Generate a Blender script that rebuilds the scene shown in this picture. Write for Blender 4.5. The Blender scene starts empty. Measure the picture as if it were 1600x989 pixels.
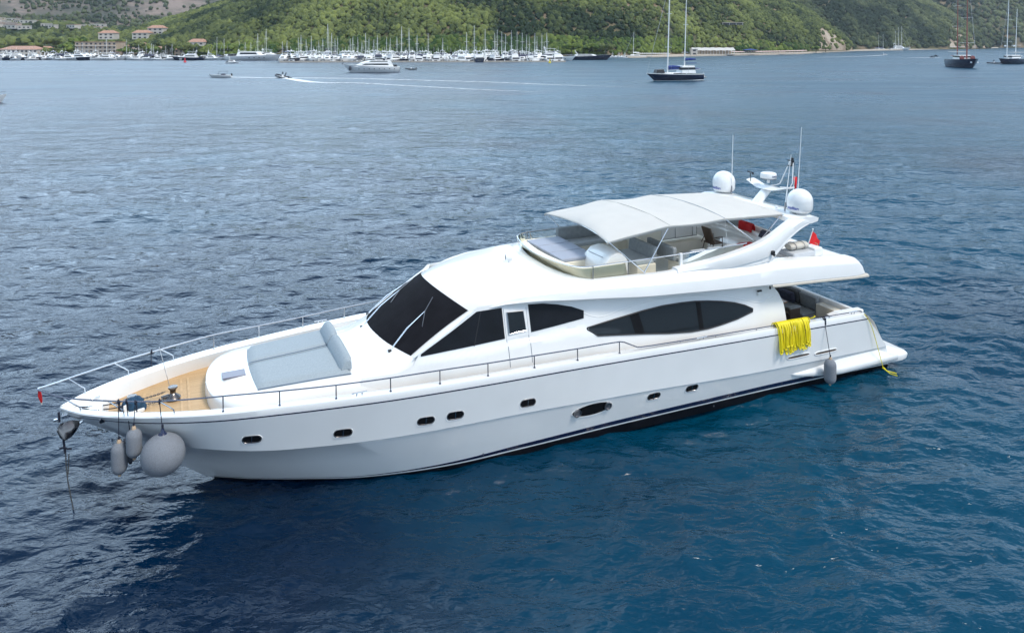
import bpy, bmesh, math, random
import numpy as np
from mathutils import Vector, Matrix
R = math.radians
random.seed(7)
rng = np.random.default_rng(7)
sc = bpy.context.scene
col = sc.collection

# ---------------------------------------------------------------- camera, sky, sun, exposure
F, CAMH, PITCH, YH = 1150.0, 12.0, R(2.0), 64.0          # focal length in photo pixels (photo 1600 x 989)
CY = YH + F * math.tan(PITCH)
cd = bpy.data.cameras.new('camera'); cam = bpy.data.objects.new('camera', cd); col.objects.link(cam)
cam.location = (0, 0, CAMH); cam.rotation_euler = (R(90) - PITCH, 0, 0)
cd.sensor_fit = 'HORIZONTAL'; cd.sensor_width = 36; cd.lens = F / 1600 * 36
cd.shift_y = -(494.5 - CY) / 1600; cd.clip_start = .2; cd.clip_end = 30000
sc.camera = cam
SUN_EL, SUN_AZ = R(56), R(122)                            # azimuth measured from +Y towards +X
w = bpy.data.worlds.new('World'); sc.world = w; w.use_nodes = True
nt = w.node_tree; nt.nodes.clear()
wo = nt.nodes.new('ShaderNodeOutputWorld'); bg = nt.nodes.new('ShaderNodeBackground')
sky = nt.nodes.new('ShaderNodeTexSky'); sky.sky_type = 'NISHITA'; sky.sun_disc = False
sky.sun_elevation = SUN_EL; sky.sun_rotation = SUN_AZ; sky.air_density = 1.0; sky.dust_density = 1.5
tc = nt.nodes.new('ShaderNodeTexCoord'); mp = nt.nodes.new('ShaderNodeMapping'); mp.inputs['Scale'].default_value = (1, 1, 2.6)
nz = nt.nodes.new('ShaderNodeTexNoise'); nz.inputs['Scale'].default_value = 3.0; nz.inputs['Detail'].default_value = 8; nz.inputs['Roughness'].default_value = .58
rp = nt.nodes.new('ShaderNodeValToRGB'); rp.color_ramp.elements[0].position = .50; rp.color_ramp.elements[1].position = .60   # broken clouds
rp.color_ramp.elements[0].color = (.04, .04, .04, 1); rp.color_ramp.elements[1].color = (1, 1, 1, 1)
sx = nt.nodes.new('ShaderNodeSeparateXYZ'); hm = nt.nodes.new('ShaderNodeMapRange'); hm.interpolation_type = 'SMOOTHSTEP'
hm.inputs[1].default_value = .55; hm.inputs[2].default_value = .15; hm.inputs[3].default_value = 0; hm.inputs[4].default_value = .92          # cloud deck closes towards the horizon
mxm = nt.nodes.new('ShaderNodeMath'); mxm.operation = 'MAXIMUM'
mx = nt.nodes.new('ShaderNodeMix'); mx.data_type = 'RGBA'; mx.inputs[7].default_value = (9.2, 10.6, 12.4, 1)
nt.links.new(tc.outputs['Generated'], mp.inputs['Vector']); nt.links.new(mp.outputs['Vector'], nz.inputs['Vector'])
nt.links.new(nz.outputs['Fac'], rp.inputs['Fac']); nt.links.new(tc.outputs['Generated'], sx.inputs[0]); nt.links.new(sx.outputs['Z'], hm.inputs[0])
nt.links.new(rp.outputs['Color'], mxm.inputs[0]); nt.links.new(hm.outputs[0], mxm.inputs[1]); nt.links.new(mxm.outputs[0], mx.inputs[0])
# a bright cloud bank stands over the far left side of the bay
dt = nt.nodes.new('ShaderNodeVectorMath'); dt.operation = 'DOT_PRODUCT'; dt.inputs[1].default_value = tuple(Vector((-.42, .84, .34)).normalized())
yr = nt.nodes.new('ShaderNodeMapRange'); yr.interpolation_type = 'SMOOTHSTEP'; yr.inputs[1].default_value = .66; yr.inputs[2].default_value = .96; yr.inputs[3].default_value = 0; yr.inputs[4].default_value = .97
ys = nt.nodes.new('ShaderNodeMath'); ys.operation = 'MULTIPLY_ADD'; ys.inputs[1].default_value = 1.15; ys.inputs[2].default_value = 1.1
vm = nt.nodes.new('ShaderNodeVectorMath'); vm.operation = 'SCALE'; vm.inputs[0].default_value = (8.4, 11.2, 14.2)
m2 = nt.nodes.new('ShaderNodeMath'); m2.operation = 'MAXIMUM'
nt.links.new(tc.outputs['Generated'], dt.inputs[0]); nt.links.new(dt.outputs['Value'], yr.inputs[0]); nt.links.new(yr.outputs[0], ys.inputs[0]); nt.links.new(ys.outputs[0], vm.inputs['Scale']); nt.links.new(vm.outputs[0], mx.inputs[7])
nt.links.new(mxm.outputs[0], m2.inputs[0]); nt.links.new(yr.outputs[0], m2.inputs[1]); nt.links.new(m2.outputs[0], mx.inputs[0])
nt.links.new(sky.outputs['Color'], mx.inputs[6]); nt.links.new(mx.outputs[2], bg.inputs['Color'])
bg.inputs['Strength'].default_value = 0.10
nt.links.new(bg.outputs['Background'], wo.inputs['Surface'])
sd = bpy.data.lights.new('sun', 'SUN'); sd.energy = 2.35; sd.angle = R(14); sd.color = (1, .95, .87)
so = bpy.data.objects.new('sun', sd); col.objects.link(so)
sdir = Vector((math.sin(SUN_AZ) * math.cos(SUN_EL), math.cos(SUN_AZ) * math.cos(SUN_EL), math.sin(SUN_EL)))
so.rotation_euler = sdir.to_track_quat('Z', 'Y').to_euler(); so.location = (0, 0, 60)
sc.view_settings.view_transform = 'Standard'; sc.view_settings.look = 'None'
sc.view_settings.exposure = 0.26; sc.view_settings.gamma = 1; sc.view_settings.use_curve_mapping = False
sc.cycles.max_bounces = 6; sc.cycles.transparent_max_bounces = 12

# ---------------------------------------------------------------- helpers
def interp(x, tab): return float(np.interp(x, [a[0] for a in tab], [a[1] for a in tab]))
def curve(tab):
    xs = [a[0] for a in tab]; ys = [a[1] for a in tab]
    return lambda s: float(np.interp(s, xs, ys))
def smooth_curve(tab, n=160):
    """monotone cubic through the table"""
    x = np.array([a[0] for a in tab], float); y = np.array([a[1] for a in tab], float)
    h = np.diff(x); d = np.diff(y) / h; m = np.zeros(len(x)); m[0] = d[0]; m[-1] = d[-1]
    for i in range(1, len(x) - 1): m[i] = 0 if d[i-1] * d[i] <= 0 else 2 * d[i-1] * d[i] / (d[i-1] + d[i])
    def f(s):
        s = min(max(s, x[0]), x[-1]); i = min(int(np.searchsorted(x, s, 'right')) - 1, len(h) - 1)
        t = (s - x[i]) / h[i]
        return float((2*t**3-3*t*t+1)*y[i] + (t**3-2*t*t+t)*h[i]*m[i] + (-2*t**3+3*t*t)*y[i+1] + (t**3-t*t)*h[i]*m[i+1])
    return f

def mat(name, color, rough=.5, metal=0, coat=0, noise=0, nscale=5, bump=0, bscale=40, spec=.5, alpha=1, trans=0, ior=1.5, stretch=None, emis=None):
    m = bpy.data.materials.new(name); m.use_nodes = True; t = m.node_tree; p = t.nodes['Principled BSDF']
    p.inputs['Base Color'].default_value = (*color, 1); p.inputs['Roughness'].default_value = rough
    p.inputs['Metallic'].default_value = metal; p.inputs['Coat Weight'].default_value = coat; p.inputs['Coat Roughness'].default_value = .08
    p.inputs['Specular IOR Level'].default_value = spec; p.inputs['Alpha'].default_value = alpha
    p.inputs['Transmission Weight'].default_value = trans; p.inputs['IOR'].default_value = ior
    co = t.nodes.new('ShaderNodeTexCoord'); src = co.outputs['Object']
    if stretch:
        k = t.nodes.new('ShaderNodeMapping'); k.inputs['Scale'].default_value = stretch; t.links.new(src, k.inputs['Vector']); src = k.outputs['Vector']
    if noise:
        n = t.nodes.new('ShaderNodeTexNoise'); n.inputs['Scale'].default_value = nscale; n.inputs['Detail'].default_value = 6
        r = t.nodes.new('ShaderNodeValToRGB'); r.color_ramp.elements[0].position = .3; r.color_ramp.elements[1].position = .7
        r.color_ramp.elements[0].color = (*[c * (1 - noise) for c in color], 1)
        r.color_ramp.elements[1].color = (*[min(1, c * (1 + noise)) for c in color], 1)
        t.links.new(src, n.inputs['Vector']); t.links.new(n.outputs['Fac'], r.inputs['Fac']); t.links.new(r.outputs['Color'], p.inputs['Base Color'])
    if bump:
        n = t.nodes.new('ShaderNodeTexNoise'); n.inputs['Scale'].default_value = bscale; n.inputs['Detail'].default_value = 4
        b = t.nodes.new('ShaderNodeBump'); b.inputs['Strength'].default_value = bump; b.inputs['Distance'].default_value = .02
        t.links.new(src, n.inputs['Vector']); t.links.new(n.outputs['Fac'], b.inputs['Height']); t.links.new(b.outputs['Normal'], p.inputs['Normal'])
    return m

M = {}
M['gel'] = mat('white_gelcoat', (.80, .80, .785), .28, coat=.5, noise=.025, nscale=1.3)
M['hullgel'] = mat('hull_gelcoat', (.80, .80, .785), .2, coat=.6, noise=.03, nscale=.8)
M['hullgel'].node_tree.nodes['Principled BSDF'].inputs['Coat Roughness'].default_value = .03
M['deckgel'] = mat('textured_deck_gelcoat', (.74, .735, .71), .55, noise=.05, nscale=3)
M['cream'] = mat('cream_gelcoat', (.76, .71, .60), .4, noise=.05, nscale=2)
M['navy'] = mat('navy_paint', (.006, .012, .05), .25, coat=.5)
M['anti'] = mat('black_antifouling', (.004, .004, .007), .5, noise=.4, nscale=4, spec=.2)
M['steel'] = mat('polished_steel', (.72, .72, .73), .16, metal=1)
M['dsteel'] = mat('weathered_steel', (.32, .31, .32), .3, metal=1)
M['dark_anchor'] = mat('tarnished_anchor_steel', (.22, .20, .19), .22, metal=1)
M['black'] = mat('black_plastic', (.015, .015, .017), .4)
M['glass'] = mat('tinted_window_glass', (.012, .016, .020), .06, spec=.32)
M['pane'] = mat('dark_porthole_glass', (.008, .008, .009), .25, spec=.12)
M['mesh'] = mat('black_sun_mesh', (.009, .009, .012), .9, noise=.25, nscale=3, bump=.5, bscale=260, spec=.15)
M['vinyl'] = mat('black_window_cover', (.006, .008, .012), .55, noise=.3, nscale=2, bump=.6, bscale=3, spec=.25)
M['canvas'] = mat('off_white_canvas', (.71, .69, .65), .85, noise=.03, nscale=2, bump=.25, bscale=3)
M['pad'] = mat('pale_grey_blue_fabric', (.32, .37, .40), .9, noise=.08, nscale=24, bump=.4, bscale=120)
M['padedge'] = mat('slate_piping', (.12, .17, .23), .8)
M['gfab'] = mat('mid_grey_fabric', (.27, .29, .30), .9, noise=.12, nscale=9, bump=.3, bscale=90)
M['lfab'] = mat('light_grey_fabric', (.40, .43, .45), .9, noise=.08, nscale=9, bump=.3, bscale=90)
M['lav'] = mat('faded_lavender_vinyl', (.33, .36, .43), .7, noise=.05, nscale=4, bump=.2, bscale=10)
M['dgfab'] = mat('charcoal_fabric', (.12, .125, .13), .9, noise=.15, nscale=9, bump=.3, bscale=90)
M['navyfab'] = mat('navy_patterned_fabric', (.05, .055, .09), .9, noise=.6, nscale=22)
M['red'] = mat('red_fabric', (.55, .012, .015), .8, noise=.08, nscale=8)
M['flagred'] = mat('red_flag_cloth', (.72, .015, .02), .75)
M['flagwhite'] = mat('white_flag_cloth', (.8, .8, .8), .75)
M['yellow'] = mat('yellow_rubber_hose', (.82, .68, .01), .45, noise=.08, nscale=6)
M['fend'] = mat('grey_fender_fleece', (.20, .215, .24), .95, noise=.12, nscale=40, bump=.5, bscale=160)
M['fendd'] = mat('dark_fender_fleece', (.06, .07, .09), .95, noise=.15, nscale=40, bump=.5, bscale=160)
M['tan'] = mat('tan_rubber', (.50, .36, .24), .6)
M['rope'] = mat('dark_navy_rope', (.014, .018, .035), .85, bump=.5, bscale=200)
M['bluecloth'] = mat('blue_cloth_cover', (.012, .05, .10), .85, noise=.3, nscale=14)
M['chain'] = mat('galvanised_chain', (.10, .10, .10), .5, metal=.5)
M['wood'] = mat('varnished_wood', (.36, .18, .09), .35, noise=.25, nscale=4, stretch=(1, 8, 1), coat=.3)
M['wicker'] = mat('brown_wicker', (.10, .075, .06), .8, noise=.5, nscale=60, bump=.8, bscale=120)
M['brown'] = mat('brown_sling', (.11, .075, .055), .75, noise=.15, nscale=8)
M['beige'] = mat('beige_plastic', (.55, .51, .44), .5, noise=.05)
M['gcover'] = mat('light_grey_cover', (.50, .52, .54), .8, noise=.06, bump=.3, bscale=5)
M['blueink'] = mat('blue_lettering', (.02, .05, .35), .5)
M['greyink'] = mat('grey_lettering', (.08, .10, .16), .5)
# awning cloth lets some daylight through
_t = M['canvas'].node_tree; _p = _t.nodes['Principled BSDF']; _tl = _t.nodes.new('ShaderNodeBsdfTranslucent'); _tl.inputs['Color'].default_value = (.78, .75, .68, 1)
_ms = _t.nodes.new('ShaderNodeMixShader'); _ms.inputs[0].default_value = .24; _t.links.new(_p.outputs[0], _ms.inputs[1]); _t.links.new(_tl.outputs[0], _ms.inputs[2]); _t.links.new(_ms.outputs[0], _t.nodes['Material Output'].inputs['Surface'])
# teak with planking and seams
def teak():
    m = bpy.data.materials.new('teak_planking'); m.use_nodes = True; t = m.node_tree; p = t.nodes['Principled BSDF']; N = t.nodes.new
    co = N('ShaderNodeTexCoord'); sp_ = N('ShaderNodeSeparateXYZ'); t.links.new(co.outputs['Object'], sp_.inputs[0])
    ma = N('ShaderNodeMath'); ma.operation = 'MULTIPLY'; ma.inputs[1].default_value = 1 / .055; t.links.new(sp_.outputs['Y'], ma.inputs[0])
    fr = N('ShaderNodeMath'); fr.operation = 'FRACT'; t.links.new(ma.outputs[0], fr.inputs[0])
    fl = N('ShaderNodeMath'); fl.operation = 'FLOOR'; t.links.new(ma.outputs[0], fl.inputs[0])
    wn = N('ShaderNodeTexWhiteNoise'); wn.noise_dimensions = '1D'; t.links.new(fl.outputs[0], wn.inputs['W'])
    nz_ = N('ShaderNodeTexNoise'); nz_.inputs['Scale'].default_value = 3; nz_.inputs['Detail'].default_value = 6
    mp_ = N('ShaderNodeMapping'); mp_.inputs['Scale'].default_value = (1, 12, 1); t.links.new(co.outputs['Object'], mp_.inputs[0]); t.links.new(mp_.outputs[0], nz_.inputs['Vector'])
    ad = N('ShaderNodeMath'); ad.operation = 'ADD'; t.links.new(wn.outputs['Value'], ad.inputs[0]); t.links.new(nz_.outputs['Fac'], ad.inputs[1])
    hf = N('ShaderNodeMath'); hf.operation = 'MULTIPLY'; hf.inputs[1].default_value = .5; t.links.new(ad.outputs[0], hf.inputs[0])
    r = N('ShaderNodeValToRGB'); r.color_ramp.elements[0].color = (.46, .29, .14, 1); r.color_ramp.elements[1].color = (.62, .42, .22, 1)
    t.links.new(hf.outputs[0], r.inputs[0])
    lt = N('ShaderNodeMath'); lt.operation = 'LESS_THAN'; lt.inputs[1].default_value = .10; t.links.new(fr.outputs[0], lt.inputs[0])
    mm = N('ShaderNodeMix'); mm.data_type = 'RGBA'; mm.inputs[7].default_value = (.20, .12, .06, 1)
    t.links.new(lt.outputs[0], mm.inputs[0]); t.links.new(r.outputs[0], mm.inputs[6]); t.links.new(mm.outputs[2], p.inputs['Base Color'])
    p.inputs['Roughness'].default_value = .65
    return m
M['teak'] = teak()
M['teakb'] = mat('teak_margin_board', (.55, .36, .18), .6, noise=.12, nscale=6)
# flybridge screens: lightly tinted glass
def screen_glass():
    m = bpy.data.materials.new('flybridge_screen_glass'); m.use_nodes = True; t = m.node_tree; t.nodes.clear(); N = t.nodes.new
    o = N('ShaderNodeOutputMaterial'); tr = N('ShaderNodeBsdfTransparent'); tr.inputs[0].default_value = (.99, .985, .94, 1)
    gl = N('ShaderNodeBsdfGlossy'); gl.inputs['Roughness'].default_value = .04; gl.inputs['Color'].default_value = (.9, .95, .95, 1)
    fr = N('ShaderNodeFresnel'); fr.inputs[0].default_value = 1.5; mxx = N('ShaderNodeMixShader')
    t.links.new(fr.outputs[0], mxx.inputs[0]); t.links.new(tr.outputs[0], mxx.inputs[1]); t.links.new(gl.outputs[0], mxx.inputs[2]); t.links.new(mxx.outputs[0], o.inputs[0])
    return m
M['screen'] = screen_glass()

BASE = {}                       # thing -> base point in the frame its parts are modelled in
class MB:
    def __init__(s): s.v = []; s.f = []; s.m = []
    def add(s, vs, fs, mi=0):
        n = len(s.v); s.v += [tuple(map(float, a)) for a in vs]; s.f += [tuple(n + i for i in q) for q in fs]
        s.m += list(mi) if isinstance(mi, (list, tuple)) else [mi] * len(fs); return s
    def grid(s, rows, mi=0, closed=False, caps=False, rowmat=None):
        k = len(rows[0]); vs = [p for r in rows for p in r]; fs = []; ms = []
        for i in range(len(rows) - 1):
            for j in range(k if closed else k - 1):
                a = i * k + j; b = i * k + (j + 1) % k
                fs.append((a, b, b + k, a + k)); ms.append(rowmat[i] if rowmat else mi)
        if caps:
            fs.append(tuple(range(k))); ms.append(mi); fs.append(tuple((len(rows) - 1) * k + j for j in reversed(range(k)))); ms.append(mi)
        return s.add(vs, fs, ms)
    def box(s, c, d, mi=0, rot=0, tilt=0, taper=1):
        """centre, size, rotation about z, taper of the top"""
        x, y, z = (q / 2 for q in d); vs = []
        for k in (-1, 1):
            f_ = taper if k > 0 else 1
            for a, b in ((-1, -1), (1, -1), (1, 1), (-1, 1)):
                p = Vector((a * x * f_, b * y * f_, k * z))
                if tilt: p = Matrix.Rotation(tilt, 3, 'Y') @ p
                p = Matrix.Rotation(rot, 3, 'Z') @ p
                vs.append((c[0] + p.x, c[1] + p.y, c[2] + p.z))
        return s.add(vs, [(3, 2, 1, 0), (4, 5, 6, 7), (0, 1, 5, 4), (1, 2, 6, 5), (2, 3, 7, 6), (3, 0, 4, 7)], mi)
    def tube(s, pts, r, n=8, mi=0, caps=True):
        P = [Vector(p) for p in pts]; rows = []; rr = r if isinstance(r, (list, tuple)) else [r] * len(P)
        t0 = (P[1] - P[0]).normalized(); up = Vector((0, 0, 1)) if abs(t0.z) < .9 else Vector((1, 0, 0)); nrm = t0.cross(up).normalized()
        for i, p in enumerate(P):
            t = (P[min(i + 1, len(P) - 1)] - P[max(i - 1, 0)]).normalized()
            nrm = (nrm - t * nrm.dot(t)).normalized(); b = t.cross(nrm)
            rows.append([tuple(p + (nrm * math.cos(a) + b * math.sin(a)) * rr[i]) for a in (2 * math.pi * k / n for k in range(n))])
        return s.grid(rows, mi, True, caps)
    def rev(s, prof, c, n=24, mi=0, axis=(0, 0, 1), rot=0):
        ax = Vector(axis).normalized(); q = ax.to_track_quat('Z', 'Y'); rows = []
        for r, z in prof:
            rows.append([tuple(Vector(c) + q @ Vector((r * math.cos(a), r * math.sin(a), z))) for a in (2 * math.pi * k / n for k in range(n))])
        return s.grid(rows, mi, True, True)
    def prism(s, poly, a, b, fn, mi=0):
        """polygon (p, q) extruded between a and b; fn(p, q, h) -> point"""
        n = len(poly); vs = [fn(p, q, a) for p, q in poly] + [fn(p, q, b) for p, q in poly]
        fs = [tuple(range(n))[::-1], tuple(range(n, 2 * n))] + [(i, (i + 1) % n, n + (i + 1) % n, n + i) for i in range(n)]
        return s.add(vs, fs, mi)
    def mirror(s):
        n = len(s.v); s.v += [(x, -y, z) for x, y, z in s.v]; s.f += [tuple(n + i for i in reversed(q)) for q in s.f]; s.m += s.m; return s
    def build(s, name, mats, parent=None, ang=35, base=None, bevel=0, sub=0, tri=False):
        me = bpy.data.meshes.new(name)
        b = base or (BASE.get(parent.name) if parent else None) or (0, 0, 0)
        me.from_pydata([(x - b[0], y - b[1], z - b[2]) for x, y, z in s.v], [], s.f)
        mats = mats if isinstance(mats, (list, tuple)) else [mats]
        for m_ in mats: me.materials.append(M[m_] if isinstance(m_, str) else m_)
        me.polygons.foreach_set('material_index', s.m)
        bm = bmesh.new(); bm.from_mesh(me); bmesh.ops.remove_doubles(bm, verts=bm.verts, dist=1e-5)
        bmesh.ops.recalc_face_normals(bm, faces=bm.faces); bm.to_mesh(me); bm.free()
        me.polygons.foreach_set('use_smooth', [True] * len(me.polygons))
        me.set_sharp_from_angle(angle=R(ang))
        o = bpy.data.objects.new(name, me); col.objects.link(o)
        if parent: o.parent = parent
        if parent and base and BASE.get(parent.name) is not None:
            o.location = tuple(base[i] - BASE[parent.name][i] for i in range(3))
        if bevel:
            mo = o.modifiers.new('bevel', 'BEVEL'); mo.width = bevel; mo.segments = 2; mo.limit_method = 'ANGLE'; mo.angle_limit = R(40); mo.harden_normals = False
        if sub:
            mo = o.modifiers.new('sub', 'SUBSURF'); mo.levels = sub; mo.render_levels = sub
        return o

def tag(o, label=None, cat=None, group=None, kind=None):
    if label: o['label'] = label
    if cat: o['category'] = cat
    if group: o['group'] = group
    if kind: o['kind'] = kind
    return o
def copy_tree(o, parent=None):
    c = o.copy(); col.objects.link(c); c.parent = parent
    for ch in list(o.children): copy_tree(ch, c)
    return c
def empty(name, loc, rz, label, cat, group=None):
    o = bpy.data.objects.new(name, None); col.objects.link(o); o.location = loc; o.rotation_euler = (0, 0, rz); o.empty_display_size = .5
    return tag(o, label, cat, group)

# photo pixel -> point on the water (or at height z)
cF = np.array([0, math.cos(PITCH), -math.sin(PITCH)]); cU = np.array([0, math.sin(PITCH), math.cos(PITCH)]); cC = np.array([0, 0, CAMH])
def at(px, py, z=0.0):
    r = np.array([1., 0, 0]) * (px - 800) / F + cF - cU * (py - CY) / F
    k = (z - CAMH) / r[2]; p = cC + k * r; return (float(p[0]), float(p[1]), z)
def at_depth(px, Y, z=0.0): return ((px - 800) / F * Y, Y, z)

# ================================================================= WATER
def water_mat():
    m = bpy.data.materials.new('sea_water'); m.use_nodes = True; t = m.node_tree; p = t.nodes['Principled BSDF']; N = t.nodes.new; L_ = t.links.new
    p.inputs['Roughness'].default_value = .03; p.inputs['IOR'].default_value = 1.31
    co = N('ShaderNodeTexCoord')
    nz = N('ShaderNodeTexNoise'); nz.inputs['Scale'].default_value = .05; nz.inputs['Detail'].default_value = 3
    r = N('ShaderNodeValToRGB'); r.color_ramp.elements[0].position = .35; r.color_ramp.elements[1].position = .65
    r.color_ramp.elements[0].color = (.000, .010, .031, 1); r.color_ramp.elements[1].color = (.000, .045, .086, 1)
    L_(co.outputs['Object'], nz.inputs['Vector']); sxp = N('ShaderNodeSeparateXYZ'); L_(co.outputs['Object'], sxp.inputs[0]); xr = N('ShaderNodeMapRange'); xr.inputs[1].default_value = -12; xr.inputs[2].default_value = 12; xr.inputs[3].default_value = -.17; xr.inputs[4].default_value = .15; L_(sxp.outputs['X'], xr.inputs[0])  # sideways ramp darkens the bow side, painting the hull's dark reflection into the colour
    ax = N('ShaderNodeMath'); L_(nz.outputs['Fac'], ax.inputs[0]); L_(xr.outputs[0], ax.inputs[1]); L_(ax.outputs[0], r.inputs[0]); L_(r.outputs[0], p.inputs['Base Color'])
    ln = N('ShaderNodeVectorMath'); ln.operation = 'LENGTH'; L_(co.outputs['Object'], ln.inputs[0])
    mr = N('ShaderNodeMapRange'); mr.inputs[1].default_value = 35; mr.inputs[2].default_value = 190; mr.inputs[3].default_value = .05; mr.inputs[4].default_value = .30
    L_(ln.outputs['Value'], mr.inputs[0])
    rn = N('ShaderNodeTexNoise'); rn.inputs['Scale'].default_value = .035; rn.inputs['Detail'].default_value = 5; mpr = N('ShaderNodeMapping'); mpr.inputs['Scale'].default_value = (.35, 1.6, 1); L_(co.outputs['Object'], mpr.inputs[0]); L_(mpr.outputs[0], rn.inputs['Vector'])
    rm = N('ShaderNodeMath'); rm.operation = 'MULTIPLY_ADD'; rm.inputs[1].default_value = .9; rm.inputs[2].default_value = .55; L_(rn.outputs['Fac'], rm.inputs[0])
    rx = N('ShaderNodeMath'); rx.operation = 'MULTIPLY'; L_(mr.outputs[0], rx.inputs[0]); L_(rm.outputs[0], rx.inputs[1]); L_(rx.outputs[0], p.inputs['Roughness'])
    prev = None
    for sx, sy, scale, dist, strg in ((1, 1.9, 1.0, .17, .8), (1, 1.7, 3.1, .055, .8), (1, 1.5, 9.0, .009, .6), (1, 2.4, .14, .8, .6)):
        mp_ = N('ShaderNodeMapping'); mp_.inputs['Scale'].default_value = (sx, sy, 1); mp_.inputs['Rotation'].default_value = (0, 0, R(-9 + 5 * scale % 11))
        n = N('ShaderNodeTexNoise'); n.inputs['Scale'].default_value = scale; n.inputs['Detail'].default_value = 3; n.inputs['Roughness'].default_value = .5; n.inputs['Distortion'].default_value = .4
        b = N('ShaderNodeBump'); b.inputs['Strength'].default_value = strg; b.inputs['Distance'].default_value = dist
        L_(co.outputs['Object'], mp_.inputs[0]); L_(mp_.outputs[0], n.inputs['Vector']); L_(n.outputs['Fac'], b.inputs['Height'])
        if prev: L_(prev.outputs[0], b.inputs['Normal'])
        prev = b
    L_(prev.outputs[0], p.inputs['Normal'])
    return m
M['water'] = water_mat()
def build_water():
    dense = np.linspace(R(-47), R(47), 1000); coarse = np.linspace(R(47), R(313), 60)[1:-1]
    ang = np.concatenate([dense, coarse]); nr = 860
    rad = 7.0 * (170 / 7.0) ** (np.linspace(0, 1, nr) ** 1.0)
    rad = np.concatenate([[.5, 3.5], rad, 170 * (7000 / 170) ** np.linspace(0, 1, 26)[1:]])
    Rr, A = np.meshgrid(rad, ang, indexing='ij'); X = Rr * np.sin(A); Y = Rr * np.cos(A); Z = np.zeros_like(X); DX = Z.copy(); DY = Z.copy()
    g = np.random.default_rng(3)
    fade = np.clip(1 - (Rr - 60) / 105, 0, 1) * np.clip((np.cos(A) - .3) * 4, 0, 1)
    step = np.maximum(Rr * .0037, Rr * R(94) / 1000)
    for lam in np.concatenate([np.geomspace(.5, 2.2, 44), np.geomspace(2.3, 9, 26)]):
        th = R(98) + g.normal(0, R(28)) + (R(80) if g.random() < .12 else 0); k = 2 * math.pi / lam
        slope = .028 if lam < 2.2 else .017
        a = slope / k; ph = g.random() * 6.283
        arg = k * (np.cos(th) * X + np.sin(th) * Y) + ph
        ok = np.clip((lam / step - 3) / 3, 0, 1) * fade * a
        Z += ok * np.cos(arg); s_ = ok * np.sin(arg) * .9; DX -= s_ * math.cos(th); DY -= s_ * math.sin(th)
    X += DX; Y += DY
    nrr, nc = X.shape; n = nrr * nc
    co = np.stack([X, Y, Z], -1).reshape(-1, 3).astype(np.float32)
    i = np.arange(nrr - 1)[:, None] * nc; j = np.arange(nc)[None, :]; j2 = (j + 1) % nc
    q = np.stack([i + j, i + nc + j, i + nc + j2, i + j2], -1).reshape(-1, 4)[:, ::-1]
    me = bpy.data.meshes.new('sea'); me.vertices.add(n + 1); co = np.vstack([co, [[0, 0, 0]]]).astype(np.float32)
    me.vertices.foreach_set('co', co.ravel())
    capq = np.array([[c, (c + 1) % nc, n] for c in range(nc)])[:, ::-1]
    nf = len(q) + len(capq); me.loops.add(len(q) * 4 + len(capq) * 3)
    me.loops.foreach_set('vertex_index', np.concatenate([q.ravel(), capq.ravel()]).astype(np.int32))
    me.polygons.add(nf)
    st = np.concatenate([np.arange(len(q)) * 4, len(q) * 4 + np.arange(len(capq)) * 3]).astype(np.int32)
    me.polygons.foreach_set('loop_start', st)
    me.update(calc_edges=True); me.validate()
    me.polygons.foreach_set('use_smooth', [True] * len(me.polygons))
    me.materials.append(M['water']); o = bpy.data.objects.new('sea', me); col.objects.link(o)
    tag(o, 'deep blue rippled sea of the bay', kind='structure')
    nrm = me.polygons[1000].normal
    if nrm.z < 0: me.flip_normals()
    return o
build_water()


# ================================================================= THE YACHT
# modelled in its own frame: s metres aft of the bow, t metres to port, z above the water -> local (s, -t, z)
YA = R(25.0)
yu = np.array([math.cos(YA), math.sin(YA), 0]); yv = np.array([math.sin(YA), -math.cos(YA), 0])
YO = np.array([-11.4615, 18.3486, 0.0])
def L(s, t, z): return (s, -t, z)
def world(p): return tuple(YO + yu * p[0] - yv * p[1] + np.array([0, 0, p[2]]))
def onsurf(px, py, tf, s0=12.0):
    """photo pixel -> (s, t, z) on the longitudinal surface t = tf(s, z)"""
    r = np.array([1., 0, 0]) * (px - 800) / F + cF - cU * (py - CY) / F; D = cC - YO; s, z = s0, 3.
    for i in range(60):
        k = (tf(s, z) - D @ yv) / (r @ yv); p = D + k * r; s = .5 * s + .5 * (p @ yu); z = .5 * z + .5 * p[2]
    return (s, tf(s, z), z)
yacht = empty('motor_yacht', tuple(YO), YA, 'large white motor yacht at anchor with dark windows, canvas bimini and blue waterline stripe', 'yacht')
BASE[yacht.name] = (0, 0, 0)
def ything(name, base, label, cat, group=None):
    """a separate thing aboard, its base point given in the yacht frame"""
    b = L(*base); o = empty(name, world(b), YA, label, cat, group); BASE[o.name] = b; return o

TG = smooth_curve([(0, .04), (.26, .36), (.51, .62), (1.5, 1.28), (2.63, 1.79), (3.73, 2.15), (5.05, 2.44), (6.42, 2.70), (7.8, 2.92), (9.5, 3.1), (11, 3.2), (14, 3.3), (18, 3.36), (25, 3.36), (28, 3.36)])
TK = smooth_curve([(0, -.6), (.75, -.38), (1.18, 0), (2, .72), (3, 1.36), (3.9, 1.76), (5.3, 2.14), (7.7, 2.62), (9.5, 2.87), (11, 3.02), (14, 3.18), (20, 3.28), (27, 3.28)])
TW = smooth_curve([(0, -8), (1.1, -3.5), (2, -1.57), (2.87, -.515), (3.27, -.19), (3.6, 0), (4.63, .6), (5.9, 1.2), (7.2, 1.75), (9.5, 2.35), (11.4, 2.62), (14, 2.78), (18, 2.90), (22, 3.0), (27, 3.08)])
ZG = smooth_curve([(0, 2.70), (3, 2.72), (9.5, 2.74), (12, 2.72), (15.3, 2.64), (20.4, 2.45), (24.9, 2.29), (27, 2.2)])
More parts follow.
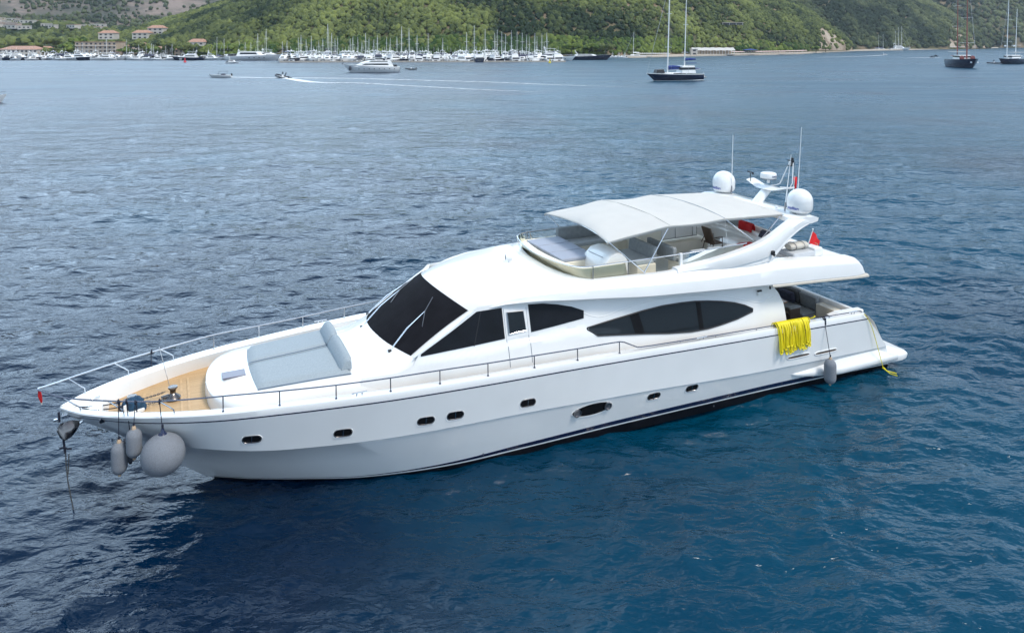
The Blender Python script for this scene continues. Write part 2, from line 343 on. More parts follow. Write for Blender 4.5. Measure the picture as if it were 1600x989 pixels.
ZK = smooth_curve([(0, 1.95), (1.18, 1.82), (3, 1.66), (5.3, 1.46), (7.7, 1.42), (11.2, 1.47), (14.6, 1.38), (20.5, 1.08), (25.7, .90), (27, .87)])
ZL = smooth_curve([(0, .03), (7, .04), (9.5, .12), (11.5, .25), (15, .34), (20, .31), (24, .20), (26.6, .10)])
NV = smooth_curve([(0, .015), (7, .02), (9.5, .07), (12, .13), (20, .16), (27, .15)])
def hull_t(s, z):
    zk = ZK(s); zg = ZG(s)
    if z <= zk: f = max(0, z) / zk; return TW(s) + (TK(s) - TW(s)) * f ** .92
    return TK(s) + .03 + (TG(s) - TK(s) - .03) * (z - zk) / (zg - zk)
def zrow(kind, s):
    if kind == 'keel': return -.5
    if kind == 'wl': return 0.0
    if kind == 'l0': return ZL(s)
    if kind == 'l1': return ZL(s) + .045
    if kind == 'n1': return ZL(s) + .045 + NV(s)
    if kind == 'm1': return .5 * (ZL(s) + .045 + NV(s) + ZK(s))
    if kind == 'k0': return ZK(s) - .004
    if kind == 'k1': return ZK(s) + .022
    if kind == 'm2': return .5 * (ZK(s) + ZG(s) - .17)
    if kind == 's0': return ZG(s) - .195
    if kind == 's1': return ZG(s) - .155
    if kind == 'g0': return ZG(s)
SEND = lambda z: interp(z, [(-1, 26.55), (.3, 26.5), (.9, 26.15), (1.4, 25.75), (1.9, 25.25), (2.13, 25.02), (2.3, 24.9)])
def hull_rows():
    kinds = ['keel', 'wl', 'l0', 'l1', 'n1', 'm1', 'k0', 'k1', 'm2', 's0', 's1', 'g0']; rows = []
    for kd in kinds:
        def tt(s):
            if kd == 'keel': return TW(s) * .55
            t = hull_t(s, zrow(kd, s)); return t + (.028 if kd in ('s0', 's1') else 0)
        lo, hi = 0.0, 6.0
        if tt(0.0) < 0:
            for _ in range(40):
                m_ = (lo + hi) / 2
                if tt(m_) < 0: lo = m_
                else: hi = m_
            s0 = hi
        else: s0 = 0.0
        s1 = SEND(zrow(kd, 25.5)); row = []
        for i in range(91):
            q = (i / 90) ** 1.35; s = s0 + (s1 - s0) * q
            row.append(L(s, max(0.0, tt(s)), zrow(kd, s)))
        rows.append(row)
    return rows
hr = hull_rows()
def inner_row(off, zf): return [L(p[0] + (.10 * math.exp(-p[0] * 4) if off > .1 else 0), max(0.0, -p[1] - off * min(1, .35 + p[0] * .9)), zf(p[0])) for p in hr[-1]]
ZD = smooth_curve([(0, 2.50), (.7, 2.48), (.9, 2.36), (3.5, 2.33), (8, 2.25), (14, 2.1), (20, 1.95), (25, 1.9)])
hr.append(inner_row(.015, lambda s: ZG(s) + .035)); hr.append(inner_row(.15, lambda s: ZG(s) + .035)); hr.append(inner_row(.175, lambda s: ZG(s) - .0)); hr.append([L(p[0], max(0.0, min(-p[1] - .22, hull_t(p[0], ZD(p[0]) - .03) - .02)), ZD(p[0]) - .03) for p in hr[11]])
mb = MB(); mb.grid(hr, rowmat=[3, 3, 2, 1, 0, 0, 0, 0, 0, 1, 0, 0, 0, 0, 0])
n0 = len(hr[0]); tail = [r[-1] for r in hr[:12]]                       # transom closing face strip
mb.mirror()
mb.grid([tail, [(p[0], -p[1], p[2]) for p in tail]], 0)
hull = mb.build('hull', ['hullgel', 'navy', 'gel', 'anti'], yacht, ang=28)

# decks
mb = MB(); rows = []
for s in np.linspace(.85, 9.5, 40): rows.append([L(s, f * max(.02, min(TG(s) - .17, hull_t(s, ZD(s)) - .03)), ZD(s)) for f in (-1, -.5, 0, .5, 1)])
mb.grid(rows); mb.build('foredeck', 'teak', yacht)
mb = MB()
for s0, s1, sgn in ((9.4, 25.0, 1), (9.4, 25.0, -1)):
    MB().grid([[L(s, sgn * (TG(s) - .17), ZD(s)), L(s, sgn * (TG(s) - 1.15), ZD(s))] for s in np.linspace(s0, s1, 30)]).build('side_deck', 'teak', yacht)

mb = MB(); rows = []
for s in np.linspace(.06, .95, 12): rows.append([L(s, f * max(.02, min(TG(s) - .10, hull_t(s, 2.5) - .02)), 2.56 + .10 * (1 - f * f) * min(1, s * 2)) for f in (-1, -.5, 0, .5, 1)])
mb.grid(rows)
last = rows[-1]; mb.grid([last, [(p[0] + .12, p[1], 2.36) for p in last]]); mb.build('bow_plate', 'gel', yacht)
# teak margin boards and hatches in the foredeck
for (sa, sb, ta, tb) in ((1.86, 1.92, -.75, .9), (2.04, 2.10, -.85, .95), (2.78, 2.84, -1.3, 1.45), (2.96, 3.02, -1.3, 1.45)):
    mb = MB(); mb.box(L((sa + sb) / 2, (ta + tb) / 2, 2.352), (sb - sa, tb - ta, .012)); mb.build('margin_board', 'teakb', yacht)

# foredeck trunk (coachroof) that rises to the windscreen
WT = lambda s: 1.90 * (max(0.0, 1 - (1 - min(1, (s - 3.42) / 1.5)) ** 2.8)) ** (1 / 2.4) + (0 if s < 5 else .30 * min(1, (s - 5) / 4.2))
ZB = smooth_curve([(3.3, 2.60), (3.5, 2.74), (3.9, 2.87), (4.5, 2.92), (6.65, 3.05), (7.2, 3.16), (7.95, 3.47), (8.3, 3.6)])
CR = curve([(3, .045), (6.5, .05), (7.2, .06), (7.9, .058), (9, .06)])
def trunk_z(s, t): e = s - .197 * t * t * min(1, max(0, (s - 6.2) / 1.2)); return ZB(e) - CR(e) * t * t
mb = MB(); rows = []
sv = list(3.42 + 1.5 * (1 - np.cos(np.linspace(0, math.pi / 2, 14)))) + list(np.linspace(5.1, 8.9, 22))
for s in sv:
    w = max(.01, WT(s)); r = []
    for f in list(np.linspace(0, .9, 10)): r.append(L(s, f * w, trunk_z(s, f * w)))
    ze = trunk_z(s, w)
    r += [L(s - .0, w * .955, trunk_z(s, .955 * w) - .012), L(s, w * .99, ze - .05), L(s, w + .015, ze - .12), L(s, w + .06, ze - .3), L(s, w + .10, 2.2)]
    rows.append(r)
# front skirt
front = [L(3.42 - .02, 0, p[2]) for p in rows[0]]
mb.grid([front] + rows).mirror(); mb.build('foredeck_trunk', 'gel', yacht, ang=45)

# deckhouse side: half-width at height z
HB = smooth_curve([(7.0, 2.12), (8.6, 2.30), (10, 2.5), (12, 2.62), (16, 2.72), (20, 2.76), (22, 2.70)])
def house_t(s, z):
    zc = 3.22 + .035 * (s - 9) if s < 13.5 else 3.38 - .16 * (s - 13.5)
    f = min(1, max(0, (zc - z) / .10)); g = min(1, max(0, (z - 2.2) / .6)) * min(1, max(0, (15.5 - s) / 2))
    return HB(s) - .14 * (z - 2.2) + .075 * f * f * (3 - 2 * f) * g * min(1, max(0, (s - 8) / 1.5))
WSB = lambda t: (7.93 + .185 * t * t, 3.44 - .056 * t * t)           # windscreen bottom (s, z)
WST = lambda t: (9.71 + .168 * t * t, 4.64 - .108 * t * t)           # windscreen top
AFT = [(2.2, 21.9), (2.9, 21.82), (3.3, 21.62), (3.7, 21.25), (3.95, 20.95)]
mb = MB(); rows = []; zbm = smooth_curve([(9.71, 4.2), (10.2, 4.33), (11, 4.36), (12, 4.36), (13.4, 4.26), (14.25, 4.2), (16, 4.06), (17.5, 3.97), (18.75, 3.9), (20.5, 3.8), (21.5, 3.74), (23, 3.66), (24.9, 3.52)])
def house_top(s):
    if s < 8.62: return max(2.9, trunk_z(s, WT(s)) - .02)
    if s < 10.5: return 3.21 + (s - 8.62) / (10.5 - 8.62) * (4.34 - 3.21)
    return zbm(s) + .05
for s in list(np.linspace(7.2, 21.2, 90)):
    zt = house_top(s); rows.append([L(s, house_t(s, 2.05 + (zt - 2.05) * k / 22), 2.05 + (zt - 2.05) * k / 22) for k in range(23)])
for q in np.linspace(0.1, 1, 8):
    r = []
    zt = zbm(21.2) + .05
    for k in range(23):
        z = 2.05 + (zt - 2.05) * k / 22; sa = interp(z, AFT); s = 21.2 + (sa - 21.2) * q; r.append(L(s, house_t(s, z), z))
    rows.append(r)
rows.append([(p[0], p[1] + .14, p[2]) for p in rows[-1]])
mb.grid(rows).mirror(); mb.build('deckhouse', 'gel', yacht, ang=30)
# faint moulding line over the saloon window
def on_house(pts, off=.014, s0=12):
    out = []
    for px, py in pts:
        s, t, z = onsurf(px, py, house_t, s0); out.append((s, z))
    return out
def patch(bot, top, off=.014, nu=36, nv=6, tf=house_t):
    def res(P, n):
        P = np.array(P, float); d = np.r_[0, np.cumsum(np.hypot(*np.diff(P, axis=0).T))]; q = np.linspace(0, d[-1], n)
        return np.c_[np.interp(q, d, P[:, 0]), np.interp(q, d, P[:, 1])]
    b, t_ = res(bot, nu), res(top, nu); rows = []
    for k in range(nv):
        f = k / (nv - 1); rows.append([L(p[0], tf(p[0], p[1]) + off, p[1]) for p in b * (1 - f) + t_ * f])
    ins = lambda r: [(x, y + off + .012, z) for x, y, z in r]
    rows = [ins(rows[0])] + rows + [ins(rows[-1])]
    m_ = MB().grid(rows)
    m_.grid([[r[0] for r in rows], [ins([r[0]])[0] for r in rows]]); m_.grid([[r[-1] for r in rows], [ins([r[-1]])[0] for r in rows]])
    return m_
def spline(P, n=8):
    """Catmull-Rom through points"""
    P = [np.array(p, float) for p in P]; out = []
    for i in range(len(P) - 1):
        a = P[max(i - 1, 0)]; b = P[i]; c = P[i + 1]; d = P[min(i + 2, len(P) - 1)]
        for k in range(n):
            t = k / n; out.append(.5 * ((2 * b) + (c - a) * t + (2 * a - 5 * b + 4 * c - d) * t * t + (3 * b - a - 3 * c + d) * t ** 3))
    out.append(P[-1]); return [tuple(p) for p in out]
w1b = on_house([(657.5, 557), (700, 548), (788.8, 529)], s0=10); w1t = on_house([(657.5, 553.5), (744.7, 487), (783.7, 480.8)], s0=10)
w2b = on_house([(830, 518.7), (870, 508.5), (911.8, 497)]); w2t = on_house([(824.8, 475.6), (848, 474), (870.5, 475.5), (893, 479), (911.8, 485)])
dwb = on_house([(795, 521.5), (821, 515.4)]); dwt = on_house([(791.2, 487.5), (816.2, 484.7)])
slb = on_house([(917, 514), (934, 524.2), (965, 522.8), (1003, 521.3), (1045, 520.5), (1079.5, 518), (1105, 513.5), (1127, 507), (1152, 498), (1175.4, 486.5)], s0=17)
slt = on_house([(917, 512), (961.9, 497.8), (1003, 485.5), (1035, 477.5), (1065, 472.8), (1085, 470.6), (1106, 470), (1127, 470.6), (1147.5, 472.8), (1163, 476.5), (1175.5, 482)], s0=17)
def mirrored(m_): return m_.mirror()
def both(fn, *a, **k):
    """the same patch on port and starboard, one object each"""
    fn(1); fn(-1)
def flip(m_):
    m_.v = [(x, -y, z) for x, y, z in m_.v]; m_.f = [tuple(reversed(q)) for q in m_.f]; return m_
for sgn in (1, -1):
    side = (lambda m_: m_) if sgn == 1 else flip
    pd_b = on_house([(791.5, 531), (826, 523)]); pd_t = on_house([(786.5, 483.3), (821.3, 480.3)])
    cv = side(patch(w1b, w1t)).build('window_cover', 'vinyl', yacht)
    side(patch([(w1b[0][0] + (w1b[-1][0] - w1b[0][0]) * .615, w1b[0][1] + (w1b[-1][1] - w1b[0][1]) * .6), (w1b[0][0] + (w1b[-1][0] - w1b[0][0]) * .625, w1b[0][1] + (w1b[-1][1] - w1b[0][1]) * .6)],
               [(w1t[1][0] + .10, w1t[1][1]), (w1t[1][0] + .13, w1t[1][1])], off=.018, nu=2)).build('seam', 'black', cv)
    side(patch(w2b, w2t)).build('window_cover', 'vinyl', yacht)
    # pilot door with its own small window
    m_ = side(patch(pd_b, pd_t, off=.010, nu=4, nv=16)); door = m_.build('side_door', 'gel', yacht)
    side(patch(dwb, dwt, off=.045, nu=6, nv=12)).build('pane', 'glass', door)
    fr = MB()
    c4 = [dwb[0], dwb[1], dwt[1], dwt[0], dwb[0]]
    fr.tube([L(s, house_t(s, z) + .040, z) for s, z in c4], .016, 6); side(fr).build('frame', 'steel', door)
    for (pa, pb) in (((786.5, 483), (797.5, 574)), ((821.5, 480), (832, 566))):
        a_ = onsurf(*pa, house_t); b_ = onsurf(*pb, house_t)
        side(MB().tube([L(a_[0] + (b_[0] - a_[0]) * q, house_t(a_[0] + (b_[0] - a_[0]) * q, a_[2] + (b_[2] - a_[2]) * q) + .001, a_[2] + (b_[2] - a_[2]) * q) for q in np.linspace(0, 1, 24)], .008, 5)).build('door_seam', 'greyink', door)
    # long leaf-shaped saloon window
    sal = side(patch(slb, slt, off=.014, nu=60, nv=8)).build('saloon_window', 'glass', yacht)
    rim = [L(s, house_t(s, z) + .018, z) for s, z in slb + slt[::-1] + [slb[0]]]
    side(MB().tube(rim, .022, 6)).build('frame', 'black', sal)
    for (pa, pb) in (((990, 490), (1000, 521)), ((1090, 471), (1096, 515.5))):
        a_ = onsurf(*pa, house_t, 17); b_ = onsurf(*pb, house_t, 17); wd = .17 if pa[0] < 1000 else .09
        side(patch([(b_[0] - wd, b_[2]), (b_[0] + wd, b_[2])], [(a_[0] - wd, a_[2]), (a_[0] + wd, a_[2])], off=.019, nu=3)).build('mullion', 'pane', sal)
    # curved styling line above the saloon window
    ln = [onsurf(px, py, house_t, 17) for px, py in [(900, 484), (922, 493), (942, 494.5), (975, 482), (1020, 469), (1062, 463), (1110, 461.5), (1150, 466), (1186, 473), (1200, 466), (1212, 461)]]
    side(MB().tube([L(s, house_t(s, z) - .004, z) for s, z in spline([(a[0], a[2]) for a in ln], 5)], .016, 6)).build('styling_line', 'gel', yacht)

# windscreen under its black mesh cover, with the white pillar each side
TWM = 1.95
def ws(a, b, off=0):
    t = a * TWM; (s0, z0), (s1, z1) = WSB(t), WST(t)
    s = s0 + (s1 - s0) * b; z = z0 + (z1 - z0) * b + .05 * math.sin(math.pi * b)
    return L(s - off * .5, t, z + off * .8)
mb = MB(); mb.grid([[ws(a, b, -.012) for a in np.linspace(-1, 1, 33)] for b in np.linspace(-.08, 1.06, 12)])
mb.build('windscreen_surround', 'gel', yacht)
mb = MB()
for sg in (1, -1):
    mb = MB(); mb.grid([[ws(sg, b, -.012) for b in np.linspace(-.02, 1.03, 14)],
             [L(*(lambda q: (q[0] + .10, sg * (1.95 + .5 * (house_t(q[0], q[2]) - 1.95)) , q[2] - .0))((-0 + ws(1, b)[0], 0, ws(1, b)[2]))) for b in np.linspace(-.02, 1.03, 14)],
             [L(s_, sg * house_t(s_, house_top(s_)), house_top(s_)) for s_ in np.linspace(8.62, 10.6, 14)]])
    mb.build('windscreen_pillar', 'gel', yacht, ang=60)
mb = MB(); rows = [[ws(a, b, .012) for a in np.linspace(-1, 1, 41)] for b in np.linspace(0.0, 1, 16)]
dn = lambda r: [(x + .01, y, z - .03) for x, y, z in r]
mb.grid([dn(rows[0])] + rows + [dn(rows[-1])]); mb.build('windscreen_cover', 'mesh', yacht)
for tw, tip, root, blade in ((0, (650, 471), (576, 516), None), (1, (691, 499), (612, 546), None), (2, (607, 463), (566, 494), None)):
    t0_, t1_ = ((-.35, -.55), (1.45, 1.25), (-1.7, -1.9))[tw]
    wp = [0.0, .28, .56, .84]
    def wpt(tt_, b_, o_=.05): return ws(tt_ / TWM, b_, o_)
    A_, B_, C_ = wpt(t0_, -.07, .03), wpt(t1_ + .0, .62, .07), None
    pv = MB().tube([A_, wpt(t0_ + (t1_ - t0_) * .5, .28, .10), B_], .011, 6); pv.tube([(A_[0], A_[1] + .05, A_[2]), (wpt(t0_ + (t1_ - t0_) * .5, .28, .10)[0], wpt(t0_ + (t1_ - t0_) * .5, .28, .10)[1] + .05, wpt(t0_ + (t1_ - t0_) * .5, .28, .10)[2]), B_], .009, 6)
    wip = pv.build('wiper_arm', 'steel', yacht)
    MB().tube([wpt(t1_ + .30, .42, .03), B_, wpt(t1_ - .28, .86, .03)], .014, 6).build('wiper_blade', 'dsteel', wip)
    MB().box((A_[0] - .02, A_[1], A_[2] - .0), (.09, .09, .07)).build('wiper_pivot', 'black', wip, bevel=.01)

# flybridge moulding: roof forward, side bands, open deck well, aft overhang
TBm = smooth_curve([(9.71, 2.0), (10.2, 2.28), (11, 2.38), (12, 2.48), (13.4, 2.62), (14.25, 2.7), (16, 2.85), (17.5, 2.9), (18.75, 2.95), (20.5, 2.98), (21.5, 3.0), (23, 3.0), (24.9, 2.95)])
ZC0 = smooth_curve([(9.71, 4.64), (10.5, 4.77), (11.2, 4.83), (12.2, 4.85), (13.3, 4.79), (13.7, 4.75)])
TO = smooth_curve([(9.71, 1.95), (10.2, 2.06), (11, 2.14), (12, 2.22), (13.4, 2.34), (14.25, 2.44), (16, 2.52), (18, 2.56), (20, 2.62), (21, 2.75), (23, 2.78), (24.9, 2.74)])
ZO = smooth_curve([(9.71, 4.22), (10.2, 4.40), (11, 4.53), (12, 4.63), (13.4, 4.71), (14.25, 4.70), (15.6, 4.67), (17, 4.63), (18, 4.70), (19.5, 4.62), (20.5, 4.55), (21, 4.50), (23, 4.36), (24.9, 4.17)])
ZCR = smooth_curve([(9.71, 4.20), (11, 4.47), (12, 4.52), (13.4, 4.52), (14.2, 4.49), (17.2, 4.36), (18.5, 4.31), (20, 4.28), (21, 4.26), (23, 4.15), (24.9, 3.98)])
ZF = curve([(13.6, 4.22), (21, 4.2), (22.6, 4.16), (22.8, 4.28), (24.9, 4.13)])
def sec(s, ext=0.0, drop=0.0):
    tb, zb, to, zo, zc, = TBm(s), zbm(s), TO(s), ZO(s), ZCR(s)
    tc_ = tb - .02 + (0 if s < 12 else 0); P = []
    fs = max(0, 1 - (s - 9.71) / 2.3)
    def pt(t, z): return L(s + .168 * t * t * fs + ext, t, z - drop)
    P.append(pt(0, zb + .05)); P.append(pt(tb - .45, zb + .05)); P.append(pt(tb - .06, zb + .01)); P.append(pt(tb, zb))
    P.append(pt(tb + .035 * min(1, max(0, s - 10)), zb + .05 * min(1, max(0, s - 10.)) + .3 * 0))
    P.append(pt(tb + (tc_ - tb) * .6 + .03 * min(1, max(0, s - 10)), zb + (zc - zb) * .55)); P.append(pt(tc_, zc))
    g = min(1, max(0, (s - 13) / 2)) * min(1, max(0, (21 - s) / 1.5))
    P.append(pt(tc_ - .045 * g - .004, zc + .02))
    P.append(pt(to + (tc_ - to) * .58, zc + .02 + (zo - zc) * .52)); P.append(pt(to + .05, zo - .05)); P.append(pt(to + .015, zo - .012)); P.append(pt(to - .03, zo))
    if s < 13.55:
        for f in (.93, .8, .6, .4, .2, 0):
            t = to * f; P.append(pt(t, ZC0(s) - (ZC0(s) - zo) * f * f))
    else:
        ti = min(to - .15, interp(s, [(13.55, .3), (13.62, .9), (13.72, 1.45), (13.9, 1.85), (14.15, 2.08), (14.6, 2.4)]))
        P += [pt(ti, zo + .03 * (s < 14.2)), pt(ti - .04, zo - .0), pt(ti - .06, ZF(s)), pt(ti * .5, ZF(s)), pt(ti * .25, ZF(s)), pt(0, ZF(s))]
    return P
ss = list(np.linspace(9.71, 13.54, 36)) + [13.56, 13.62, 13.68, 13.75, 13.85, 13.95, 14.05] + list(np.linspace(14.15, 22.6, 58)) + [22.8] + list(np.linspace(23, 24.93, 12))
rows = [sec(s) for s in ss]
end = rows[-1]
def endrow(f):
    out = []; c_ = math.cos(f * math.pi / 2 * .96); sn = math.sin(f * math.pi / 2)
    for k, p in enumerate(end):
        zb_ = zbm(24.93); z = p[2] if k < 4 else zb_ + .10 + (p[2] - zb_ - .10) * c_
        out.append((p[0] + .46 * sn, p[1] * (1 - .015 * f), z))
    return out
rows += [endrow(f) for f in (.15, .3, .45, .6, .75, .9, 1.0)]
mb = MB(); mb.grid(rows).mirror()
cap = rows[-1]; mb.add(cap + [(x, -y, z) for x, y, z in reversed(cap)], [tuple(range(2 * len(cap)))])
fly = mb.build('flybridge_deck', 'gel', yacht, ang=32)
# pale gutter strip under the overhang
mb = MB()
for sg in (1, -1):
    rows = []
    for s in np.linspace(20.9, 25.55, 24):
        tb = TBm(min(s, 24.9)) + .0; zb = zbm(min(s, 24.9)) - (s - 24.9) * .03 * (s > 24.9)
        rows.append([L(s, sg * (tb - .30), zb + .03), L(s, sg * (tb - .02), zb - .075), L(s, sg * (tb + .055), zb - .06), L(s, sg * (tb + .06), zb - .0), L(s, sg * (tb - .02), zb + .05)])
    mb.grid(rows, 0, True, True)
mb.box(L(25.45, 0, 3.47), (.2, 5.9, .09)); mb.build('overhang_gutter', 'beige', yacht, bevel=.01)
mb = MB(); pts_ = [L(s, TO(s) - .34, 4.3) for s in (23, 24.6)]
mb.grid([[L(s, t, ZF(s) + .006) for t in np.linspace(-TO(s) + .3, TO(s) - .3, 6)] for s in np.linspace(22.9, 24.8, 6)]); mb.build('aft_deck_tread', 'deckgel', yacht)

# stern: swim platform with side sponsons, sloping transom, cockpit
mb = MB()
pl = [(25.6, 3.3), (26.9, 3.42), (27.2, 3.36), (27.33, 3.15), (27.38, 2.4), (27.42, 1.2), (27.43, 0)]
pl = pl + [(s, -t) for s, t in reversed(pl[:-1])]
mb.grid([[L(25.9 + (s - 25.9) * k, t * kk, z) for s, t in pl] for (k, kk, z) in ((0.0, .0, .27), (.93, .97, .27), (.98, .99, .29), (1, 1, .46), (.99, .995, .50), (.985, .99, .505), (0, 0, .505))], 0)
mb.build('swim_platform', 'gel', yacht, ang=40)
mb = MB()
for sg in (1, -1):
    rows = []
    for s in np.linspace(21.6, 26.6, 40):
        f = min(1, ((s - 21.6) / 2.2)) ** .75; zt = .93 - .05 * (s - 21.6) / 5 - .42 * max(0, (s - 25.7) / .9); base = hull_t(s, .7)
        zm = .68 + .01 * (26.6 - s) / 5 - .11 * f; z0 = .37
        if f < .999: pass
        zt_ = zm + (zt - zm) * f; zl_ = zm - (zm - z0) * f
        rows.append([L(s, sg * (hull_t(s, zt_) - .03), zt_), L(s, sg * (base + .06 * f), zm + (zt_ - zm) * .55), L(s, sg * (base + .17 * f), zm + .02), L(s, sg * (base + .20 * f), zm - .03 * f), L(s, sg * (base + .19 * f), zl_ + .03 * f), L(s, sg * (base + .16 * f), zl_), L(s, sg * (hull_t(s, zl_) - .05), zl_)])
    MB().grid(rows, 0, False).build('stern_sponson', 'hullgel', yacht, ang=50)
mb = MB()
tr = [(25.05, 2.28), (25.3, 2.12), (25.6, 1.85), (25.9, 1.35), (26.1, .95), (26.2, .5)]
mb.grid([[L(s, t, z) for t in np.linspace(-3.2, 3.2, 9)] for s, z in tr])
mb.grid([[L(s, t, z) for t in (-3.2, 3.2)] for s, z in ((24.88, 1.3), (24.88, 2.27), (24.92, 2.31), (25.02, 2.31), (25.05, 2.28))])
mb.build('transom', 'gel', yacht, ang=40)
mb = MB(); mb.box(L(23.1, 0, 1.27), (3.7, 6.0, .06)); mb.build('cockpit_floor', 'teak', yacht)
mb = MB(); mb.box(L(21.25, 0, 2.6), (.08, 5.1, 2.4)); mb.build('saloon_bulkhead', 'glass', yacht)
mb = MB()
for sg in (1, -1): MB().grid([[L(s, sg * (TG(s) - .205), ZG(s)), L(s, sg * (TG(s) - .205), 1.28)] for s in np.linspace(21.2, 24.9, 12)]).build('cockpit_side', 'deckgel', yacht)
# raised coaming at the port quarter
mb = MB()
for sg in (1, -1):
    rows = []
    for s in np.linspace(23.5, 25.05, 14):
        h = .07 * min(1, max(0, (s - 23.5) / .35)); t1 = TG(s) - .16; rows.append([L(s, sg * t1, ZG(s) + .03), L(s, sg * (t1 - .03), ZG(s) + .035 + h), L(s, sg * (t1 - .26), ZG(s) + .035 + h), L(s, sg * (t1 - .30), ZG(s) + .0), L(s, sg * (t1 - .30), 1.4)])
    MB().grid(rows, 0, False, False).build('quarter_coaming', 'gel', yacht, ang=40)
mb = MB(); mb.box(L(24.78, 1.95, 1.72), (.5, .85, .86)); lock = mb.build('stern_locker', 'cream', yacht, bevel=.03)
# recessed freeing slots in the topsides
for (x0, y0, x1, y1) in ((1230, 560, 1265, 552.5), (1273, 553.2, 1307.5, 545.6)):
    a_ = onsurf(x0, y0, hull_t, 22); b_ = onsurf(x1, y1, hull_t, 22)
    for sg in (1, -1):
        d = Vector(L(b_[0], sg * b_[1], b_[2])) - Vector(L(a_[0], sg * a_[1], a_[2])); ln_ = d.length; d.normalize(); up_ = Vector((0, 0, 1))
        A0 = Vector(L(a_[0], sg * a_[1], a_[2]))
        def ov(w_, h_, o_, n=20): return [tuple(A0 + d * (ln_ / 2 + w_ * (math.copysign(abs(math.cos(q)) ** .35, math.cos(q)))) + up_ * (h_ * math.sin(q)) + Vector((0, -sg * o_, 0))) for q in (2 * math.pi * k / n for k in range(n))]
        m_ = MB().grid([ov(ln_ / 2 + .03, .075, .002), ov(ln_ / 2 + .02, .062, .020), ov(ln_ / 2 - .01, .042, .020), ov(ln_ / 2 - .02, .038, .006)], 0, True)
        sl = m_.build('freeing_slot', 'gel', yacht); MB().add(ov(ln_ / 2 - .02, .038, .008), [tuple(range(20))]).build('slot_recess', 'wicker', sl)

# portholes and exhaust port in the hull
def oval_port(s, z, a, b, name, pane, parts=True, tilt=0.0):
    for sg in (1, -1):
        P = Vector(L(s, sg * hull_t(s, z), z)); e1 = (Vector(L(s + .2, sg * hull_t(s + .2, z), z)) - Vector(L(s - .2, sg * hull_t(s - .2, z), z))).normalized()
        e2 = (Vector(L(s, sg * hull_t(s, z + .1), z + .1)) - Vector(L(s, sg * hull_t(s, z - .1), z - .1))).normalized(); n_ = e1.cross(e2); n_ = n_ if n_.y * sg < 0 else -n_
        e1, e2 = (e1 * math.cos(tilt) + e2 * math.sin(tilt)), (e2 * math.cos(tilt) - e1 * math.sin(tilt))
        def ring(fa, fb, o_, dz=0, N=36): 
            out = []
            for k in range(N):
                q = 2 * math.pi * k / N; cx, sy = math.cos(q), math.sin(q)
                if name == 'porthole':                       # stadium
                    x = (a - b) * (1 if cx > 0 else -1) * min(1, abs(cx) * 3) + b * cx; y = b * sy
                    x *= 1; x += (fa - a) * math.copysign(min(1, abs(cx) * 1.5), cx); y += (fb - b) * sy
                else: x = fa * cx; y = fb * sy
                out.append(tuple(P + e1 * x + e2 * (y + dz) + n_ * o_))
            return out
        m_ = MB().grid([ring(a + .04, b + .03, -.012, -.030), ring(a + .034, b + .025, .008, -.028), ring(a + .01, b + .008, .010), ring(a, b, -.0)], 0, True)
        fr = m_.build(name, 'gel', yacht, ang=50)
        MB().add(ring(a, b, .008), [tuple(range(36))]).build('pane', pane, fr)  # on the exhaust port a dark sheet paints the shaded depth of the opening
        if name == 'porthole': MB().grid([ring(a + .010, b + .010, .008), ring(a + .008, b + .008, .015), ring(a - .010, b - .010, .015), ring(a - .014, b - .014, .006)], 0, True).build('rim', 'dsteel', fr)
        if name == 'porthole':
            MB().tube([tuple(P + e2 * (b - .01) + n_ * .014), tuple(P - e2 * (b - .01) + n_ * .014)], .008, 6).build('mullion', 'steel', fr)
        else:
            for q in (-1, 1): MB().rev([(.11, 0), (.125, .0), (.125, .05), (.10, .05), (.095, .01), (.0, .012)], tuple(P + e1 * q * (a - .15) + n_ * .006), 20, axis=tuple(n_)).build('exhaust_pipe', 'dsteel', fr)
for px, py in [(393.5, 686), (536, 676), (665.5, 657), (711.5, 648.5), (825, 629), (1021.5, 618.5), (1081, 606)]:
    s, t, z = onsurf(px, py, hull_t, 10); oval_port(s, z, .235, .112, 'porthole', 'pane')
s, t, z = onsurf(925.5, 639, hull_t, 14); oval_port(s, z, .66, .195, 'exhaust_port', 'pane', tilt=0.03)
for px, py in ((1137, 620), (1115, 634), (755, 709)):
    s, t, z = onsurf(px, py, hull_t, 14); MB().rev([(.0, .0), (.03, .0), (.03, .015), (.0, .015)], L(s, t, z), 10, axis=(0, -1, 0)).build('drain_outlet', 'dsteel', yacht)

# radar arch
AU = [(17.3, 4.70), (18.2, 4.79), (18.75, 4.87), (19.6, 5.0), (20.54, 5.18), (21.2, 5.37), (21.84, 5.60), (22.3, 5.73), (22.6, 5.78)]
AL = [(17.2, 4.42), (18.6, 4.36), (19.5, 4.40), (20.2, 4.45), (21.0, 4.52), (21.6, 4.86), (22.15, 5.18), (22.75, 5.40), (23.35, 5.55)]
AT = [2.60, 2.72, 2.79, 2.84, 2.84, 2.78, 2.68, 2.58, 2.50]
AU_ = spline(AU, 4); AL_ = spline(AL, 4); AT_ = [float(v) for v in np.interp(np.linspace(0, 8, len(AU_)), range(9), AT)]
mb = MB()
for sg in (1, -1):
    rows = []
    for (us, uz), (ls, lz), t in zip(AU_, AL_, AT_):
        pt = lambda f, o: L(us + (ls - us) * f, sg * (t + o), uz + (lz - uz) * f)
        rows.append([pt(0, -.30), pt(0, -.10), pt(.08, -.02), pt(.35, .03), pt(.70, .0), pt(.73, -.045), pt(.90, -.03), pt(1, -.08), pt(1, -.34), pt(.5, -.36)])
    mb.grid(rows, 0, True, True)
arch = mb.build('radar_arch', 'gel', yacht, ang=30)
mb = MB(); rows = []
